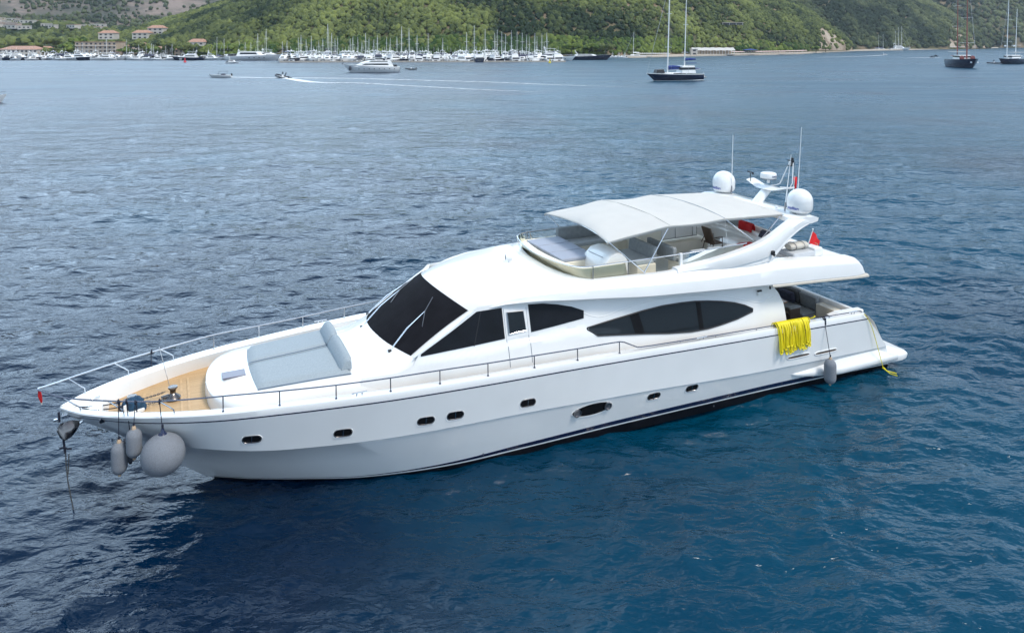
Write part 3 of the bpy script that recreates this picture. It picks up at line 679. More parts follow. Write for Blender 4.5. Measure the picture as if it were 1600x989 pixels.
for t in np.linspace(-2.5, 2.5, 21):
    c = 1 - (abs(t) / 2.5) ** 4; o = 0
    rows.append([L(22.25, t, 5.62 + .05 * c), L(22.35, t, 5.74 + .06 * c), L(22.6, t, 5.78 + .06 * c), L(23.35, t, 5.76 + .05 * c), L(23.55, t, 5.70 + .05 * c), L(23.5, t, 5.58 + .05 * c), L(23.2, t, 5.53 + .05 * c), L(22.5, t, 5.55 + .05 * c)])
mb.grid(rows, 0, True, True); mb.build('arch_crossbeam', 'gel', yacht, ang=40)
mb = MB(); pd_ = [(.0, 0), (.17, 0)]
# mast pylon and swept wing
for st, z0 in ():
    pass
rows = []
for k, q in enumerate(np.linspace(0, 1, 7)):
    s_ = 22.95 + .62 * q; z_ = 5.72 + .58 * q; hw = .24 - .03 * q; tk = .18 - .03 * q
    rows.append([L(s_ + tk * math.cos(a) * (1 if math.cos(a) > 0 else 1.3), hw * math.sin(a), z_) for a in (2 * math.pi * k2 / 16 for k2 in range(16))])
mast = MB().grid(rows, 0, True, True).build('mast_pylon', 'gel', yacht, ang=60)
rows = []
for t in np.linspace(-1.02, 1.12, 19):
    f = abs(t) / 1.1; z_ = 6.30 + .20 * max(0, f - .38) / .62 ; c_ = .34 - .10 * f; dz = .075 * (1 - .5 * f); s_ = 23.62 + .05 * f
    rows.append([L(s_ - c_, t, z_), L(s_ - c_ * .4, t, z_ + dz), L(s_ + c_ * .6, t, z_ + dz), L(s_ + c_, t, z_), L(s_ + c_ * .5, t, z_ - dz * .7), L(s_ - c_ * .5, t, z_ - dz * .7)])
MB().grid(rows, 0, True, True).build('mast_wing', 'gel', yacht, ang=60)

def text_on(string, size, parent, mat_, mapf, name='lettering', base=None, thick=0.0):
    cu = bpy.data.curves.new('lettering', 'FONT'); cu.body = string; cu.size = size; cu.align_x = 'CENTER'; cu.align_y = 'CENTER'; cu.resolution_u = 3; cu.offset = size * .018
    ob = bpy.data.objects.new('lettering', cu); col.objects.link(ob)
    bpy.context.view_layer.update()
    me = bpy.data.meshes.new_from_object(ob.evaluated_get(bpy.context.evaluated_depsgraph_get())); bpy.data.objects.remove(ob); bpy.data.curves.remove(cu)
    bm = bmesh.new(); bm.from_mesh(me); bmesh.ops.subdivide_edges(bm, edges=[e for e in bm.edges if e.calc_length() > size * .25], cuts=2)
    bm.verts.ensure_lookup_table(); m_ = MB(); m_.add([mapf(v.co.x, v.co.y) for v in bm.verts], [tuple(v.index for v in f.verts) for f in bm.faces]); bm.free()
    bpy.data.meshes.remove(me)
    return m_.build(name, mat_, parent)
# satellite domes (parts of the yacht's arch)
for t, ang_c in ((2.0, -62), (-2.0, -62)):
    c = L(23.15, t, 5.80); R0 = .445
    prof = [(.0, -.02), (.17, -.02), (.17, .03), (.33, .05), (.415, .11), (.44, .2), (.447, .33), (.447, .45)] + [(.447 * math.cos(a), .45 + .43 * math.sin(a)) for a in np.linspace(.12, math.pi / 2, 12)]
    dome = MB().rev(prof, c, 40).build('satellite_dome', 'gel', yacht, ang=50)
    def mp_dome(x, y, c=c, a0=R(190 if t > 0 else 184)):
        a = a0 + x / .455; return (c[0] + .455 * math.cos(a), c[1] + .455 * math.sin(a), c[2] + .23 + y)
    text_on('intellian', .15, dome, 'blueink', mp_dome)
# radar scanner
c = L(23.62, -.02, 6.50)
rad_ = MB().rev([(0, .0), (.05, 0), (.05, .18), (.27, .18), (.305, .22), (.31, .31), (.29, .38), (.22, .41), (0, .415)], c, 32).build('radar_scanner', 'gel', yacht, ang=40)
text_on('SIMRAD', .11, rad_, 'greyink', lambda x, y: (c[0] + .313 * math.cos(R(-75) + x / .31), c[1] + .313 * math.sin(R(-75) + x / .31), c[2] + .275 + y))
MB().rev([(.30, .165), (.30, .185), (0, .185), (0, .165)], c, 24).build('radar_base', 'dsteel', rad_)
# light frame behind the radar
fm = MB()
fm.tube([L(23.7, .02, 6.40), L(23.85, .14, 6.42), L(23.95, .25, 6.5), L(24.15, .50, 7.30)], .02, 8); fm.tube([L(23.75, .45, 6.40), L(23.95, .75, 6.42), L(24.02, .80, 6.6), L(24.15, .70, 7.35)], .02, 8)
fm.build('light_mast', 'gel', yacht)
nb = MB().box(L(24.15, .56, 7.42), (.12, .22, .03)); nb.box(L(24.15, .68, 7.32), (.13, .03, .22)); nb.box(L(24.15, .56, 7.22), (.12, .22, .03)); nb.tube([L(24.15, .66, 7.44), L(24.15, .66, 7.54)], .05, 10)
nb.build('navigation_light', 'black', yacht); MB().rev([(0, 0), (.045, 0), (.045, .14), (0, .14)], L(24.15, .54, 7.24), 12).build('light_lens', 'gel', yacht)
for (s, t, z0, z1, r0, ls_, lt_) in ((22.83, 1.6, 5.78, 7.85, .022, .28, 0), (23.25, 1.75, 5.8, 8.85, .018, .22, -.02), (23.15, -1.55, 5.8, 8.2, .018, .05, 0)):
    a_ = MB().tube([L(s, t, z0), L(s + ls_ * .15, t, z0 + .35)], .03, 8).build('antenna_base', 'dsteel', yacht)
    MB().tube([L(s + ls_ * .15, t, z0 + .33), L(s + ls_, t + lt_, z1)], [r0, .008], 6).build('whip_antenna', 'gel', a_)
sp_ = MB().tube([L(23.45, -.80, 6.45), L(23.45, -.80, 6.80)], .015, 6); sp_.tube([L(23.45, -.92, 6.80), L(23.45, -.68, 6.80)], .02, 6); sp_.box(L(23.45, -.68, 6.77), (.05, .05, .08)); sp_.box(L(23.45, -.93, 6.81), (.06, .06, .05))
sp_.build('wind_sensor', 'black', yacht)
MB().rev([(0, 0), (.05, 0), (.06, .05), (.04, .1), (0, .1)], L(22.9, 1.15, 5.8), 12).build('gps_puck', 'gel', yacht)
s_, t_, z_ = onsurf(1205.5, 394.5, lambda s, z: 2.80, 21)
sl_ = MB().box(L(s_, t_ + .06, z_), (.12, .10, .14)); sl_.rev([(0, 0), (.05, 0), (.045, .05), (0, .05)], L(s_, t_ + .10, z_ - .05), 10, axis=(0, -1, -.4)); sl_.build('side_light', 'black', yacht, bevel=.01)
s_, t_, z_ = onsurf(1185, 458, house_t, 20)
cm_ = MB().box(L(s_, t_ + .05, z_), (.16, .08, .12)); cm_.build('camera_housing', 'gel', yacht, bevel=.015); MB().box(L(s_ - .02, t_ + .07, z_ + .10), (.18, .06, .05)).build('camera_hood', 'black', yacht, bevel=.01)
# bell shaped searchlight on the roof
c = L(12.55, .05, 4.90)
sl_ = MB().rev([(.0, -.06), (.07, -.06), (.07, .02), (.0, .02)], c, 12); sl_.rev([(0, -.10), (.085, -.08), (.10, 0), (.10, .14), (.085, .15), (0, .15)], (c[0], c[1], c[2] + .10), 20, axis=(-1, .3, 0)); slo = sl_.build('searchlight', 'gel', yacht)
MB().rev([(0, 0), (.088, 0), (.088, .004), (0, .004)], (c[0] - .147, c[1] + .044, c[2] + .10), 20, axis=(-1, .3, 0)).build('lens', 'black', slo)

# flybridge: screens, rails, helm, seats, wet bar
FR = [(17.6, 2.32), (16.2, 2.30), (14.8, 2.26), (14.15, 2.22), (13.82, 2.0), (13.6, 1.5), (13.46, .8), (13.4, 0)]
def fr_pt(k, up, lean=.0):
    s, t = FR[k] if k < len(FR) else (FR[2 * len(FR) - 2 - k][0], -FR[2 * len(FR) - 2 - k][1]); return s, t
FRf = spline([(s, t) for s, t in FR] + [(s, -t) for s, t in reversed(FR[:-1])], 4)
def zbase(s): return (4.70 if s < 14 else ZO(s)) + .0
frontf = lambda s: max(0, 1 - max(0, (s - 13.4)) / .8)
mb = MB(); bt = []; tp = []
for s, t in FRf:
    lean = .28 * frontf(s); bt.append(L(s + lean + .02 * 0, t * (1 - .0 * lean), zbase(s) - .02)); tp.append(L(s, t, 5.08 + .0))
scr = MB().grid([bt, tp]).build('windshield_screen', 'screen', yacht)
MB().tube(tp, .02, 8).build('screen_rail', 'steel', scr)
# cream lower coaming behind the front screen
mb = MB(); k0 = [i for i, (s, t) in enumerate(FRf) if s < 15.65]
outr = [L(FRf[i][0] + .34 * frontf(FRf[i][0]) + .02, FRf[i][1] * (.985), 4.66) for i in k0]; topr = [L(FRf[i][0] + .10 * frontf(FRf[i][0]) + .03, FRf[i][1] * .985, 5.02 if FRf[i][1] > -1.5 else 4.82) for i in k0]
inr = [L(FRf[i][0] + .20 * frontf(FRf[i][0]) + .12, FRf[i][1] * .95, 5.02 if FRf[i][1] > -1.5 else 4.82) for i in k0]; inb = [L(FRf[i][0] + .3, FRf[i][1] * .95, 4.2) for i in k0]
mb.grid([outr, topr, inr, inb]); M['palecream'] = mat('pale_cream_gelcoat', (.88, .79, .60), .4, noise=.03, nscale=2); mb.build('front_coaming', 'palecream', yacht, ang=40)
for sg in (1, -1):
    rp_ = [L(17.6, sg * 2.32, 5.08), L(19.0, sg * 2.36, 5.10), L(20.3, sg * 2.42, 5.14)]
    sc2 = MB().grid([[L(s, sg * 2.33, ZO(s) if s < 17.3 else 4.62 + (s - 17.3) * .13) for s in (17.68, 18.6, 19.5, 20.2)], [L(17.68, sg * 2.33, 5.08), L(18.6, sg * 2.34, 5.09), L(19.5, sg * 2.38, 5.12), L(20.2, sg * 2.41, 5.14)]]).build('side_screen', 'screen', yacht)
    MB().tube(rp_, .02, 8).build('screen_rail', 'steel', sc2)
    for s in (14.32, 15.6, 19.4): MB().tube([L(s, sg * 2.29, ZO(s) - .02 if s < 19 else 4.85), L(s, sg * 2.29 if s < 19 else sg * 2.37, 5.10)], .016, 8).build('screen_post', 'dsteel', yacht)
    MB().box(L(17.62, sg * 2.31, 4.86), (.10, .10, .50)).build('screen_pillar', 'gel', yacht, bevel=.015)
for s, t in ((13.75, -1.98), (14.4, -2.25)): MB().tube([L(s + .1, t, 4.72), L(s, t, 5.08)], .014, 6).build('screen_post', 'steel', yacht)
mb = MB(); mb.box(L(14.75, -.55, 4.52), (1.5, 2.6, .56)); mb.build('sunpad_base', 'cream', yacht, bevel=.03)
pd2 = ything('sun_cushion', (14.7, -.55, 4.80), 'faded lavender sun cushion in front of the flybridge helm behind the windshield', 'cushion')
for k in range(3):
    MB().box(L(14.72, -1.42 + .87 * k, 4.86), (1.30, .85, .12)).build('pad_section', 'lav', pd2, bevel=.035)
# helm console under a white cover
mb = MB(); rows = []
prof = [(14.95, 4.2), (14.93, 4.75), (15.02, 5.02), (15.25, 5.24), (15.5, 5.30), (15.72, 5.24), (15.9, 5.05), (15.95, 4.85), (15.95, 4.2)]
for t in np.linspace(.55, 1.85, 9):
    f = 1 - .08 * (abs(t - 1.2) / .65) ** 4; rows.append([L(15.45 + (s - 15.45) * f, t, 4.2 + (z - 4.2) * f) for s, z in prof])
mb.grid(rows, 0, False, True); helm = mb.build('helm_console', 'gel', yacht, ang=50)
MB().tube([L(15.06, .80, 5.09), L(15.09, 1.6, 5.09)], .014, 6).build('grab_rail', 'dsteel', helm)
wh = [(L(16.02, 1.05, 4.92)[0] + .02 * math.sin(a) , -1.05 + .17 * math.cos(a), 4.92 + .17 * math.sin(a)) for a in np.linspace(0, 2 * math.pi, 25)]
whl = MB().tube(wh, .014, 6, caps=False); whl.tube([wh[0], wh[12]], .01, 6); whl.build('steering_wheel', 'black', helm)
MB().box(L(16.02, 1.5, 4.75), (.15, .2, .2)).build('throttle_box', 'black', helm, bevel=.02)
# seating: helm bench, L settee, cabinets with open lid
mb = MB(); mb.box(L(16.8, .85, 4.42), (.75, 1.5, .44)); hs_ = mb.build('helm_bench', 'cream', yacht, bevel=.03)
MB().box(L(16.75, .85, 4.70), (.72, 1.45, .14)).build('seat_cushion', 'lfab', hs_, bevel=.04); MB().box(L(17.15, .85, 4.93), (.16, 1.45, .5), tilt=.12).build('back_cushion', 'gfab', hs_, bevel=.04)
mb = MB(); mb.box(L(16.6, -1.55, 4.42), (2.6, .7, .44)); st_ = mb.build('settee', 'cream', yacht, bevel=.03)
MB().box(L(16.6, -1.5, 4.70), (2.5, .66, .14)).build('seat_cushion', 'lfab', st_, bevel=.04); MB().box(L(16.6, -1.95, 4.92), (2.5, .18, .55)).build('back_cushion', 'gfab', st_, bevel=.04)
mb = MB(); mb.box(L(19.0, 1.75, 4.42), (2.3, .85, .44)); s2_ = mb.build('settee', 'cream', yacht, bevel=.03)
MB().box(L(19.0, 1.7, 4.70), (2.2, .78, .13)).build('seat_cushion', 'lfab', s2_, bevel=.04)
MB().box(L(18.0, 1.0, 4.70), (.5, 1.3, .13)).build('seat_cushion', 'gfab', s2_, bevel=.04); MB().box(L(17.75, 1.1, 4.92), (.16, 1.5, .45)).build('back_cushion', 'gfab', s2_, bevel=.04)
for k in range(3): MB().box(L(18.5 + .7 * k, 2.08, 4.88), (.62, .16, .36)).build('back_cushion', 'lfab', s2_, bevel=.06)
mb = MB(); mb.box(L(18.3, -1.0, 4.66), (.9, 1.5, .92)); cab = mb.build('wet_bar', 'cream', yacht, bevel=.03)
MB().box(L(18.3, -1.0, 5.135), (.96, 1.56, .03)).build('worktop', 'gel', cab, bevel=.008)
for t_ in (-.6, -1.0): MB().rev([(0, 0), (.03, 0), (.03, .02), (0, .02)], L(18.1 - t_ * .2, -.245, 4.75), 8, axis=(0, -1, 0)).build('knob', 'dsteel', cab)
mb = MB(); mb.box(L(19.85, -1.0, 4.40), (2.1, 1.5, .40)); b2 = mb.build('barbecue_cabinet', 'cream', yacht, bevel=.03)
lid = MB().box(L(19.80, -.62, 4.98), (1.62, .05, .66)).build('cabinet_lid', 'gel', b2, bevel=.01)
lf = MB(); q_ = [L(18.98, -.585, 4.66), L(18.98, -.585, 5.31), L(20.62, -.585, 5.31), L(20.62, -.585, 4.66), L(18.98, -.585, 4.66)]; lf.tube(q_, .012, 6); lf.build('lid_frame', 'wicker', lid)
MB().tube([L(19.62, -.57, 4.66), L(19.62, -.57, 5.02), L(19.68, -.57, 5.08), L(20.42, -.57, 5.08), L(20.42, -.57, 4.66)], .011, 6).build('lid_handle', 'dsteel', lid)
# curved aft sofa
mb = MB()
arc = [(20.9, -1.9), (21.5, -2.0), (22.1, -1.95), (22.5, -1.55), (22.6, -.8), (22.6, .2), (22.5, .9)]
af = spline(arc, 5)
def sweep(cl, prof, name, mt, par, bev=0):
    m_ = MB(); rows = []
    for i, (s, t) in enumerate(cl):
        a = np.array(cl[min(i + 1, len(cl) - 1)]) - np.array(cl[max(i - 1, 0)]); a = a / np.hypot(*a); n_ = np.array([-a[1], a[0]])
        rows.append([L(s + n_[0] * o, t + n_[1] * o, z) for o, z in prof])
    return m_.grid(rows, 0, True, True).build(name, mt, par, ang=40)
sofa = sweep(af, [(.35, 4.2), (.38, 4.60), (.33, 4.66), (-.22, 4.66), (-.22, 4.92), (-.28, 4.95), (-.36, 4.92), (-.4, 4.2)], 'aft_sofa', 'gel', yacht)
sweep(af, [(.32, 4.66), (.32, 4.74), (.28, 4.77), (-.18, 4.77), (-.2, 4.66)], 'seat_cushion', 'gel', sofa); sweep(af[8:-6], [(-.10, 4.78), (-.08, 5.0), (-.14, 5.03), (-.21, 4.98), (-.2, 4.78)], 'back_cushion', 'gfab', sofa)
# ---- bimini
bim = [(14.93, 5.72, 5.80, 0.0), (15.6, 5.80, 5.98, 0), (16.4, 5.88, 6.07, 0), (17.35, 5.98, 6.13, 0), (18.0, 5.95, 6.02, 0), (18.7, 5.93, 6.03, 0), (19.6, 5.98, 6.13, 0), (20.6, 5.94, 6.04, 0), (21.5, 5.89, 5.98, 0), (22.35, 5.86, 5.93, 0)]
mb = MB(); rows = []
ze = smooth_curve([(a[0], a[1]) for a in bim]); zm = smooth_curve([(a[0], a[2]) for a in bim])
for s in np.linspace(14.93, 22.35, 60):
    r = []
    tw_ = 2.12 - .05 * math.sin((s - 14.93) / 2.4 * math.pi) ** 2 - (.1 if s > 21 else 0) * (s - 21)
    for f in np.linspace(-1, 1, 25):
        sag = .02 * math.sin(5 * f + s * 2.1) * (1 - f * f) + .008 * math.sin(13 * f + s * 3)
        e = 0.0
        if s < 15.3: e = .20 * (1 - f * f) * (15.3 - s) / .37
        r.append(L(s + e, f * tw_, ze(s) + (zm(s) - ze(s)) * (1 - abs(f) ** 2.2) + sag * .6))
    r = [(r[0][0], r[0][1], r[0][2] - .085)] + r + [(r[-1][0], r[-1][1], r[-1][2] - .085)]
    rows.append(r)
mb.grid(rows); cano = mb.build('bimini_canopy', 'canvas', yacht, ang=50)
so_ = cano.modifiers.new('thickness', 'SOLIDIFY'); so_.thickness = .006; so_.offset = -1
for s in (17.35, 19.62):
    MB().tube([(p[0], p[1], p[2] + .012) for p in [L(s, f * 2.1, ze(s) + (zm(s) - ze(s)) * (1 - abs(f) ** 2.2)) for f in np.linspace(-1, 1, 25)]], .012, 6).build('canopy_seam', 'canvas' if s < 18 else 'lfab', cano)
for sg in (1, -1):
    ps = [((14.99, 2.1, 5.72), (16.15, 2.42, 4.68)), ((17.27, 2.1, 5.92), (16.12, 2.42, 4.70)), ((19.65, 2.1, 5.95), (20.75, 2.34, 5.12)), ((22.1, 2.1, 5.80), (20.95, 2.34, 5.12))]
    for a_, b_ in ps: MB().tube([L(a_[0], sg * a_[1], a_[2]), L(b_[0], sg * b_[1], b_[2])], .018, 8).build('bimini_pole', 'steel', yacht)
    MB().tube([L(19.55, sg * 2.2, 5.92), L(19.6, sg * 2.33, 4.7)], .006, 5).build('bimini_strap', 'gel', yacht)
for s in (14.97, 17.35, 19.65, 22.3): MB().tube([L(s + (.2 * (1 - f * f) if s < 15 else 0), f * 2.09, ze(s) + (zm(s) - ze(s)) * (1 - abs(f) ** 2.2) - .03) for f in np.linspace(-1, 1, 17)], .014, 6).build('bimini_bow', 'steel', yacht)

# ---- rails and stanchions
M['railsteel'] = mat('rail_steel_dark_reflection', (.20, .20, .24), .25, metal=1)  # darkened copy for the near-side rail, dark water reflection put into its colour
RZ = smooth_curve([(-.4, 3.27), (.1, 3.2), (1.15, 3.17), (2.3, 3.15), (3.7, 3.17), (5, 3.14), (6.4, 3.12), (7.7, 3.13), (9.1, 3.14), (10.5, 3.12), (11.9, 3.10), (13.25, 3.07), (14.66, 3.04), (14.88, 3.0)])
RTt = smooth_curve([(-.4, .10), (-.2, .28), (.12, .56), (1.15, 1.17), (2.29, 1.68), (3.7, 2.10), (5.05, 2.36), (6.42, 2.60), (7.8, 2.82), (9.5, 3.0), (11, 3.1), (14, 3.2), (18, 3.27), (25.1, 3.27)])
for sg in (1, -1):
    P = [L(-.47, sg * .0, 3.28), L(-.46, sg * .05, 3.28)] + [L(s, sg * RTt(s), RZ(s)) for s in np.linspace(-.4, 14.7, 70)] + [L(14.86, sg * 3.2, 2.99), L(15.32, sg * 3.21, ZG(15.3) + .12), L(15.45, sg * 3.21, ZG(15.4) + .105)]
    P += [L(s, sg * RTt(s), ZG(s) + .11) for s in np.linspace(15.8, 24.8, 16)] + [L(24.95, sg * 3.2, ZG(25) + .04)]
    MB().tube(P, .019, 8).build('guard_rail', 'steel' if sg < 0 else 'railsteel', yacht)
    for sb, stp in ((.51, .12), (1.5, 1.15), (2.63, 2.29)):
        zb_ = ZG(sb) + .03; b_ = (sb, TG(sb) - .09, zb_); m_ = ((sb * .96 + stp * .04), TG(sb) - .09 + .03, zb_ + .14); t_ = (stp, RTt(stp), RZ(stp))
        MB().tube([L(b_[0], sg * b_[1], b_[2]), L(m_[0], sg * m_[1], m_[2]), L(sb + (stp - sb) * .3, sg * (m_[1] + (t_[1] - m_[1]) * .25), zb_ + .22), L(t_[0], sg * t_[1], t_[2])], .016, 8).build('stanchion', 'steel', yacht)
    for s in (3.73, 5.05, 6.42, 7.8, 9.12, 10.48, 11.88, 13.26, 14.68):
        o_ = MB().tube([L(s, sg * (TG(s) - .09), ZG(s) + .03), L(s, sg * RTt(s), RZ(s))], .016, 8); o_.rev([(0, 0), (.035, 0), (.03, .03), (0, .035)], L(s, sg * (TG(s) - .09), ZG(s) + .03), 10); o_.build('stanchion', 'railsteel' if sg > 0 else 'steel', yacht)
    for s in (16.9, 18.3, 20.0, 21.4, 23.3): MB().tube([L(s, sg * 3.22, ZG(s) + .03), L(s, sg * RTt(s), ZG(s) + .11)], .013, 6).build('stanchion', 'dsteel', yacht)
    for s in (7.0, 17.7, 24.4):
        z0 = ZG(s) + .035; t0 = TG(s) - .08
        cl_ = MB().tube([L(s - .2, sg * t0, z0 + .09), L(s + .2, sg * t0, z0 + .09)], .018, 8)
        for q in (-.07, .07): cl_.tube([L(s + q, sg * t0, z0 - .02), L(s + q, sg * t0, z0 + .09)], .018, 8)
        cl_.build('mooring_cleat', 'steel', yacht)
# flag or light staff at the bow
MB().tube([L(2.55, -.55, 2.36), L(2.28, -.62, 3.62)], .010, 6).build('jack_staff', 'steel', yacht)

# ---- foredeck fittings
mb = MB(); mb.box(L(4.11, .30, 2.90), (.60, .42, .035)); hat = mb.build('deck_hatch', 'lav', yacht, bevel=.01)
hat.data.materials[0] = mat('smoked_hatch_glass', (.16, .15, .19), .15)
def windlass(s, t, h, name):
    m_ = MB().rev([(0, 0), (.19, 0), (.20, .05), (.15, .10), (.10, .13), (.07, .17), (.085, .26), (.12, .30), (.12, .34), (.05, .36), (0, .36)], L(s, t, 2.35), 24)
    m_.tube([L(s - .28, t - .02, 2.42), L(s - .1, t, 2.46)], .05, 10); return m_.build(name, 'dark_anchor', yacht)
windlass(2.60, -.10, .3, 'windlass')
bc = windlass(1.62, .02, .3, 'windlass')
cv = MB(); rows = []
for k in range(9):
    z = 2.36 + .32 * k / 8; rr = .27 * (1 - .25 * (k / 8)) if k < 7 else .27 * (.62 if k == 7 else .30)
    rows.append([L(1.66 + rr * math.cos(a) * (1.1 + .12 * math.sin(3 * a + k)), .12 + rr * math.sin(a) * (1 + .12 * math.sin(4 * a + k * .7)), z + .02 * math.sin(5 * a)) for a in (2 * math.pi * q / 28 for q in range(28))])
cv.grid(rows, 0, True, True); ct = ything('winch_cover', (1.66, .12, 2.36), 'blue cloth bundle tied over the winch on the teak foredeck', 'cover'); cv.build('cloth', 'bluecloth', ct, ang=70)
MB().box(L(1.72, .36, 2.40), (.42, .07, .09), rot=.25).build('strap', 'gel', ct, bevel=.02); MB().box(L(1.5, .42, 2.5), (.12, .05, .3), rot=.5).build('strap', 'gel', ct, bevel=.02)
for (s, t) in ((1.25, -.42), (1.45, -.55)): MB().rev([(0, 0), (.07, 0), (.06, .02), (0, .03)], L(s, t, 2.36), 14).build('foot_switch', 'dsteel', yacht)
mb = MB().rev([(.10, 0), (.13, 0), (.13, .03), (.10, .03)], L(.95, -.70, 2.52), 20, axis=(0.2, .9, .5)); mb.build('hawse_ring', 'steel', yacht)
MB().rev([(0, .01), (.10, .01), (.10, .012), (0, .012)], L(.95, -.70, 2.52), 20, axis=(0.2, .9, .5)).build('hawse_hole', 'black', yacht)
for t in (-.22, .30): 
    m_ = MB().box(L(.62 + abs(t) * .6, t * 1.4, 2.66), (.22, .06, .07), rot=.5 if t < 0 else -.5); m_.build('bow_chock', 'steel', yacht, bevel=.015)
def chain(pts, name, par, link=.055, r=.009, mt='chain'):
    m_ = MB(); P = [np.array(p, float) for p in pts]; acc = 0; k = 0
    for a, b in zip(P[:-1], P[1:]):
        d = b - a; n = max(1, int(np.linalg.norm(d) / (link * .78))); u_ = Vector(d).normalized(); q = u_.to_track_quat('X', 'Z')
        for i in range(n):
            c_ = a + d * (i + .5) / n; loop = []
            for th in np.linspace(0, 2 * math.pi, 9):
                v_ = Vector((math.cos(th) * link * .62, math.sin(th) * link * .36, 0)); v_ = Matrix.Rotation(R(90) * (k % 2) + .3, 3, 'X') @ v_; loop.append(tuple(Vector(c_) + q @ v_))
            m_.tube(loop, r, 5, caps=False); k += 1
    return m_.build(name, mt, par)
def catenary(a, b, sag, n=12): return [tuple(np.array(a) + (np.array(b) - np.array(a)) * f + np.array([0, 0, -sag * 4 * f * (1 - f)])) for f in np.linspace(0, 1, n)]
chain(catenary(L(2.42, .05, 2.46), L(1.85, .10, 2.44), .03), 'deck_chain', yacht)
chain(catenary(L(2.40, -.28, 2.50), L(1.4, -.20, 2.42), .02), 'deck_chain', yacht)
chain([L(1.40, .25, 2.38), L(1.2, .30, 2.375), L(1.05, .22, 2.375), L(.9, .24, 2.38)], 'deck_chain', yacht)
chain([L(1.25, .36, 2.38), L(1.1, .38, 2.375)], 'deck_chain', yacht)
def rope(pts, name, par, r=.014, mt='rope'): return MB().tube(pts, r, 7).build(name, mt, par)
ml = ything('mooring_line', (1.2, .1, 2.5), 'dark mooring lines led from the bow fairlead back to the foredeck winch', 'rope')
rope(catenary(L(.45, .10, 2.68), L(1.55, .16, 2.66), .05), 'rope_strand', ml); rope(catenary(L(.5, .2, 2.68), L(1.6, .3, 2.60), .08), 'rope_strand', ml)

# ---- anchor at the bow
an = ything('anchor', (.12, 0, 1.85), 'polished steel anchor hanging at the bow roller with a blue lashing', 'anchor')
def pl_(pts, th, mt='steel', name='fluke', axis=1):
    m_ = MB(); n = len(pts); o_ = [(-.5 * th), (.5 * th)]
    vs = [(p[0], p[1] + o_[0], p[2]) for p in pts] + [(p[0], p[1] + o_[1], p[2]) for p in pts]
    m_.add(vs, [tuple(range(n)), tuple(range(n, 2 * n))[::-1]] + [(i, (i + 1) % n, n + (i + 1) % n, n + i) for i in range(n)]); return m_.build(name, mt, an, bevel=.008)
mb = MB()
fl = [(-.02, .0, 2.34), (-.10, .02, 2.12), (.0, .03, 1.92), (.22, .02, 1.86), (.42, .0, 2.02), (.52, 0, 2.22), (.32, 0, 2.36)]
bow = []
for sg in (-1, 1):
    rows = [[L(-.04, .0, 2.32), L(.1, .0, 2.34), L(.30, .0, 2.36), L(.5, 0, 2.30)], [L(-.12, sg * .11, 2.16), L(.05, sg * .16, 2.14), L(.28, sg * .17, 2.18), L(.50, sg * .10, 2.20)], [L(-.03, sg * .16, 1.96), L(.10, sg * .22, 1.90), L(.28, sg * .18, 1.96), L(.44, sg * .08, 2.08)], [L(.0, sg * .12, 1.90), L(.12, sg * .15, 1.84), L(.26, sg * .10, 1.88), L(.4, sg * .03, 2.0)]]
    mb.grid(rows)
mb.v = [(.12 + (x - .12) * .8, y * .8, 2.18 + (z - 2.18) * .85) for x, y, z in mb.v]
flk = mb.build('fluke', 'dark_anchor', an, ang=50); so_ = flk.modifiers.new('t', 'SOLIDIFY'); so_.thickness = .025
MB().tube([L(.05, 0, 1.92), L(.25, 0, 2.1), L(.62, 0, 2.36), L(.95, 0, 2.50)], [.045, .04, .035, .03], 8).build('shank', 'steel', an)
MB().tube([L(-.02, 0, 2.35), L(-.03, 0, 2.60)], .028, 8).build('lashing', 'rope', an); MB().rev([(0, -.04), (.045, -.02), (.045, .03), (0, .05)], L(-.1, .0, 2.40), 12).build('shackle', 'steel', an)
m_ = MB().tube([L(.06, .0, 1.88), L(.075, 0, 1.70), L(.09, 0, 1.52)], .028, 8); m_.tube([L(-.03, 0, 1.66), L(.08, .02, 1.68), L(.14, .03, 1.63), L(.24, .02, 1.60)], .022, 7); m_.build('lashing_tail', 'rope', an)
MB().box(L(.36, 0, 2.56), (.62, .30, .10), tilt=-.15).build('bow_roller', 'steel', yacht, bevel=.02)
ch = ything('anchor_chain', (.15, 0, -.1), 'thin galvanised chain hanging from the anchor down into the water', 'chain')
chain([L(.10, .0, 1.52), L(.11, .02, 1.2), L(.14, .03, .8), L(.19, .02, .4), L(.27, .0, -.15)], 'chain_links', ch, link=.04, r=.007); chain([L(.18, .05, 1.50), L(.16, .03, 1.15), L(.145, .02, .95)], 'chain_links', ch, link=.04, r=.006)
sm = onsurf(161, 655, hull_t, 1)
MB().rev([(.07, 0), (.10, 0), (.10, .02), (.07, .02)], L(sm[0], sm[1], sm[2]), 18, axis=(.75, -1.2, -.5)).build('hawse_eye', 'dsteel', yacht)

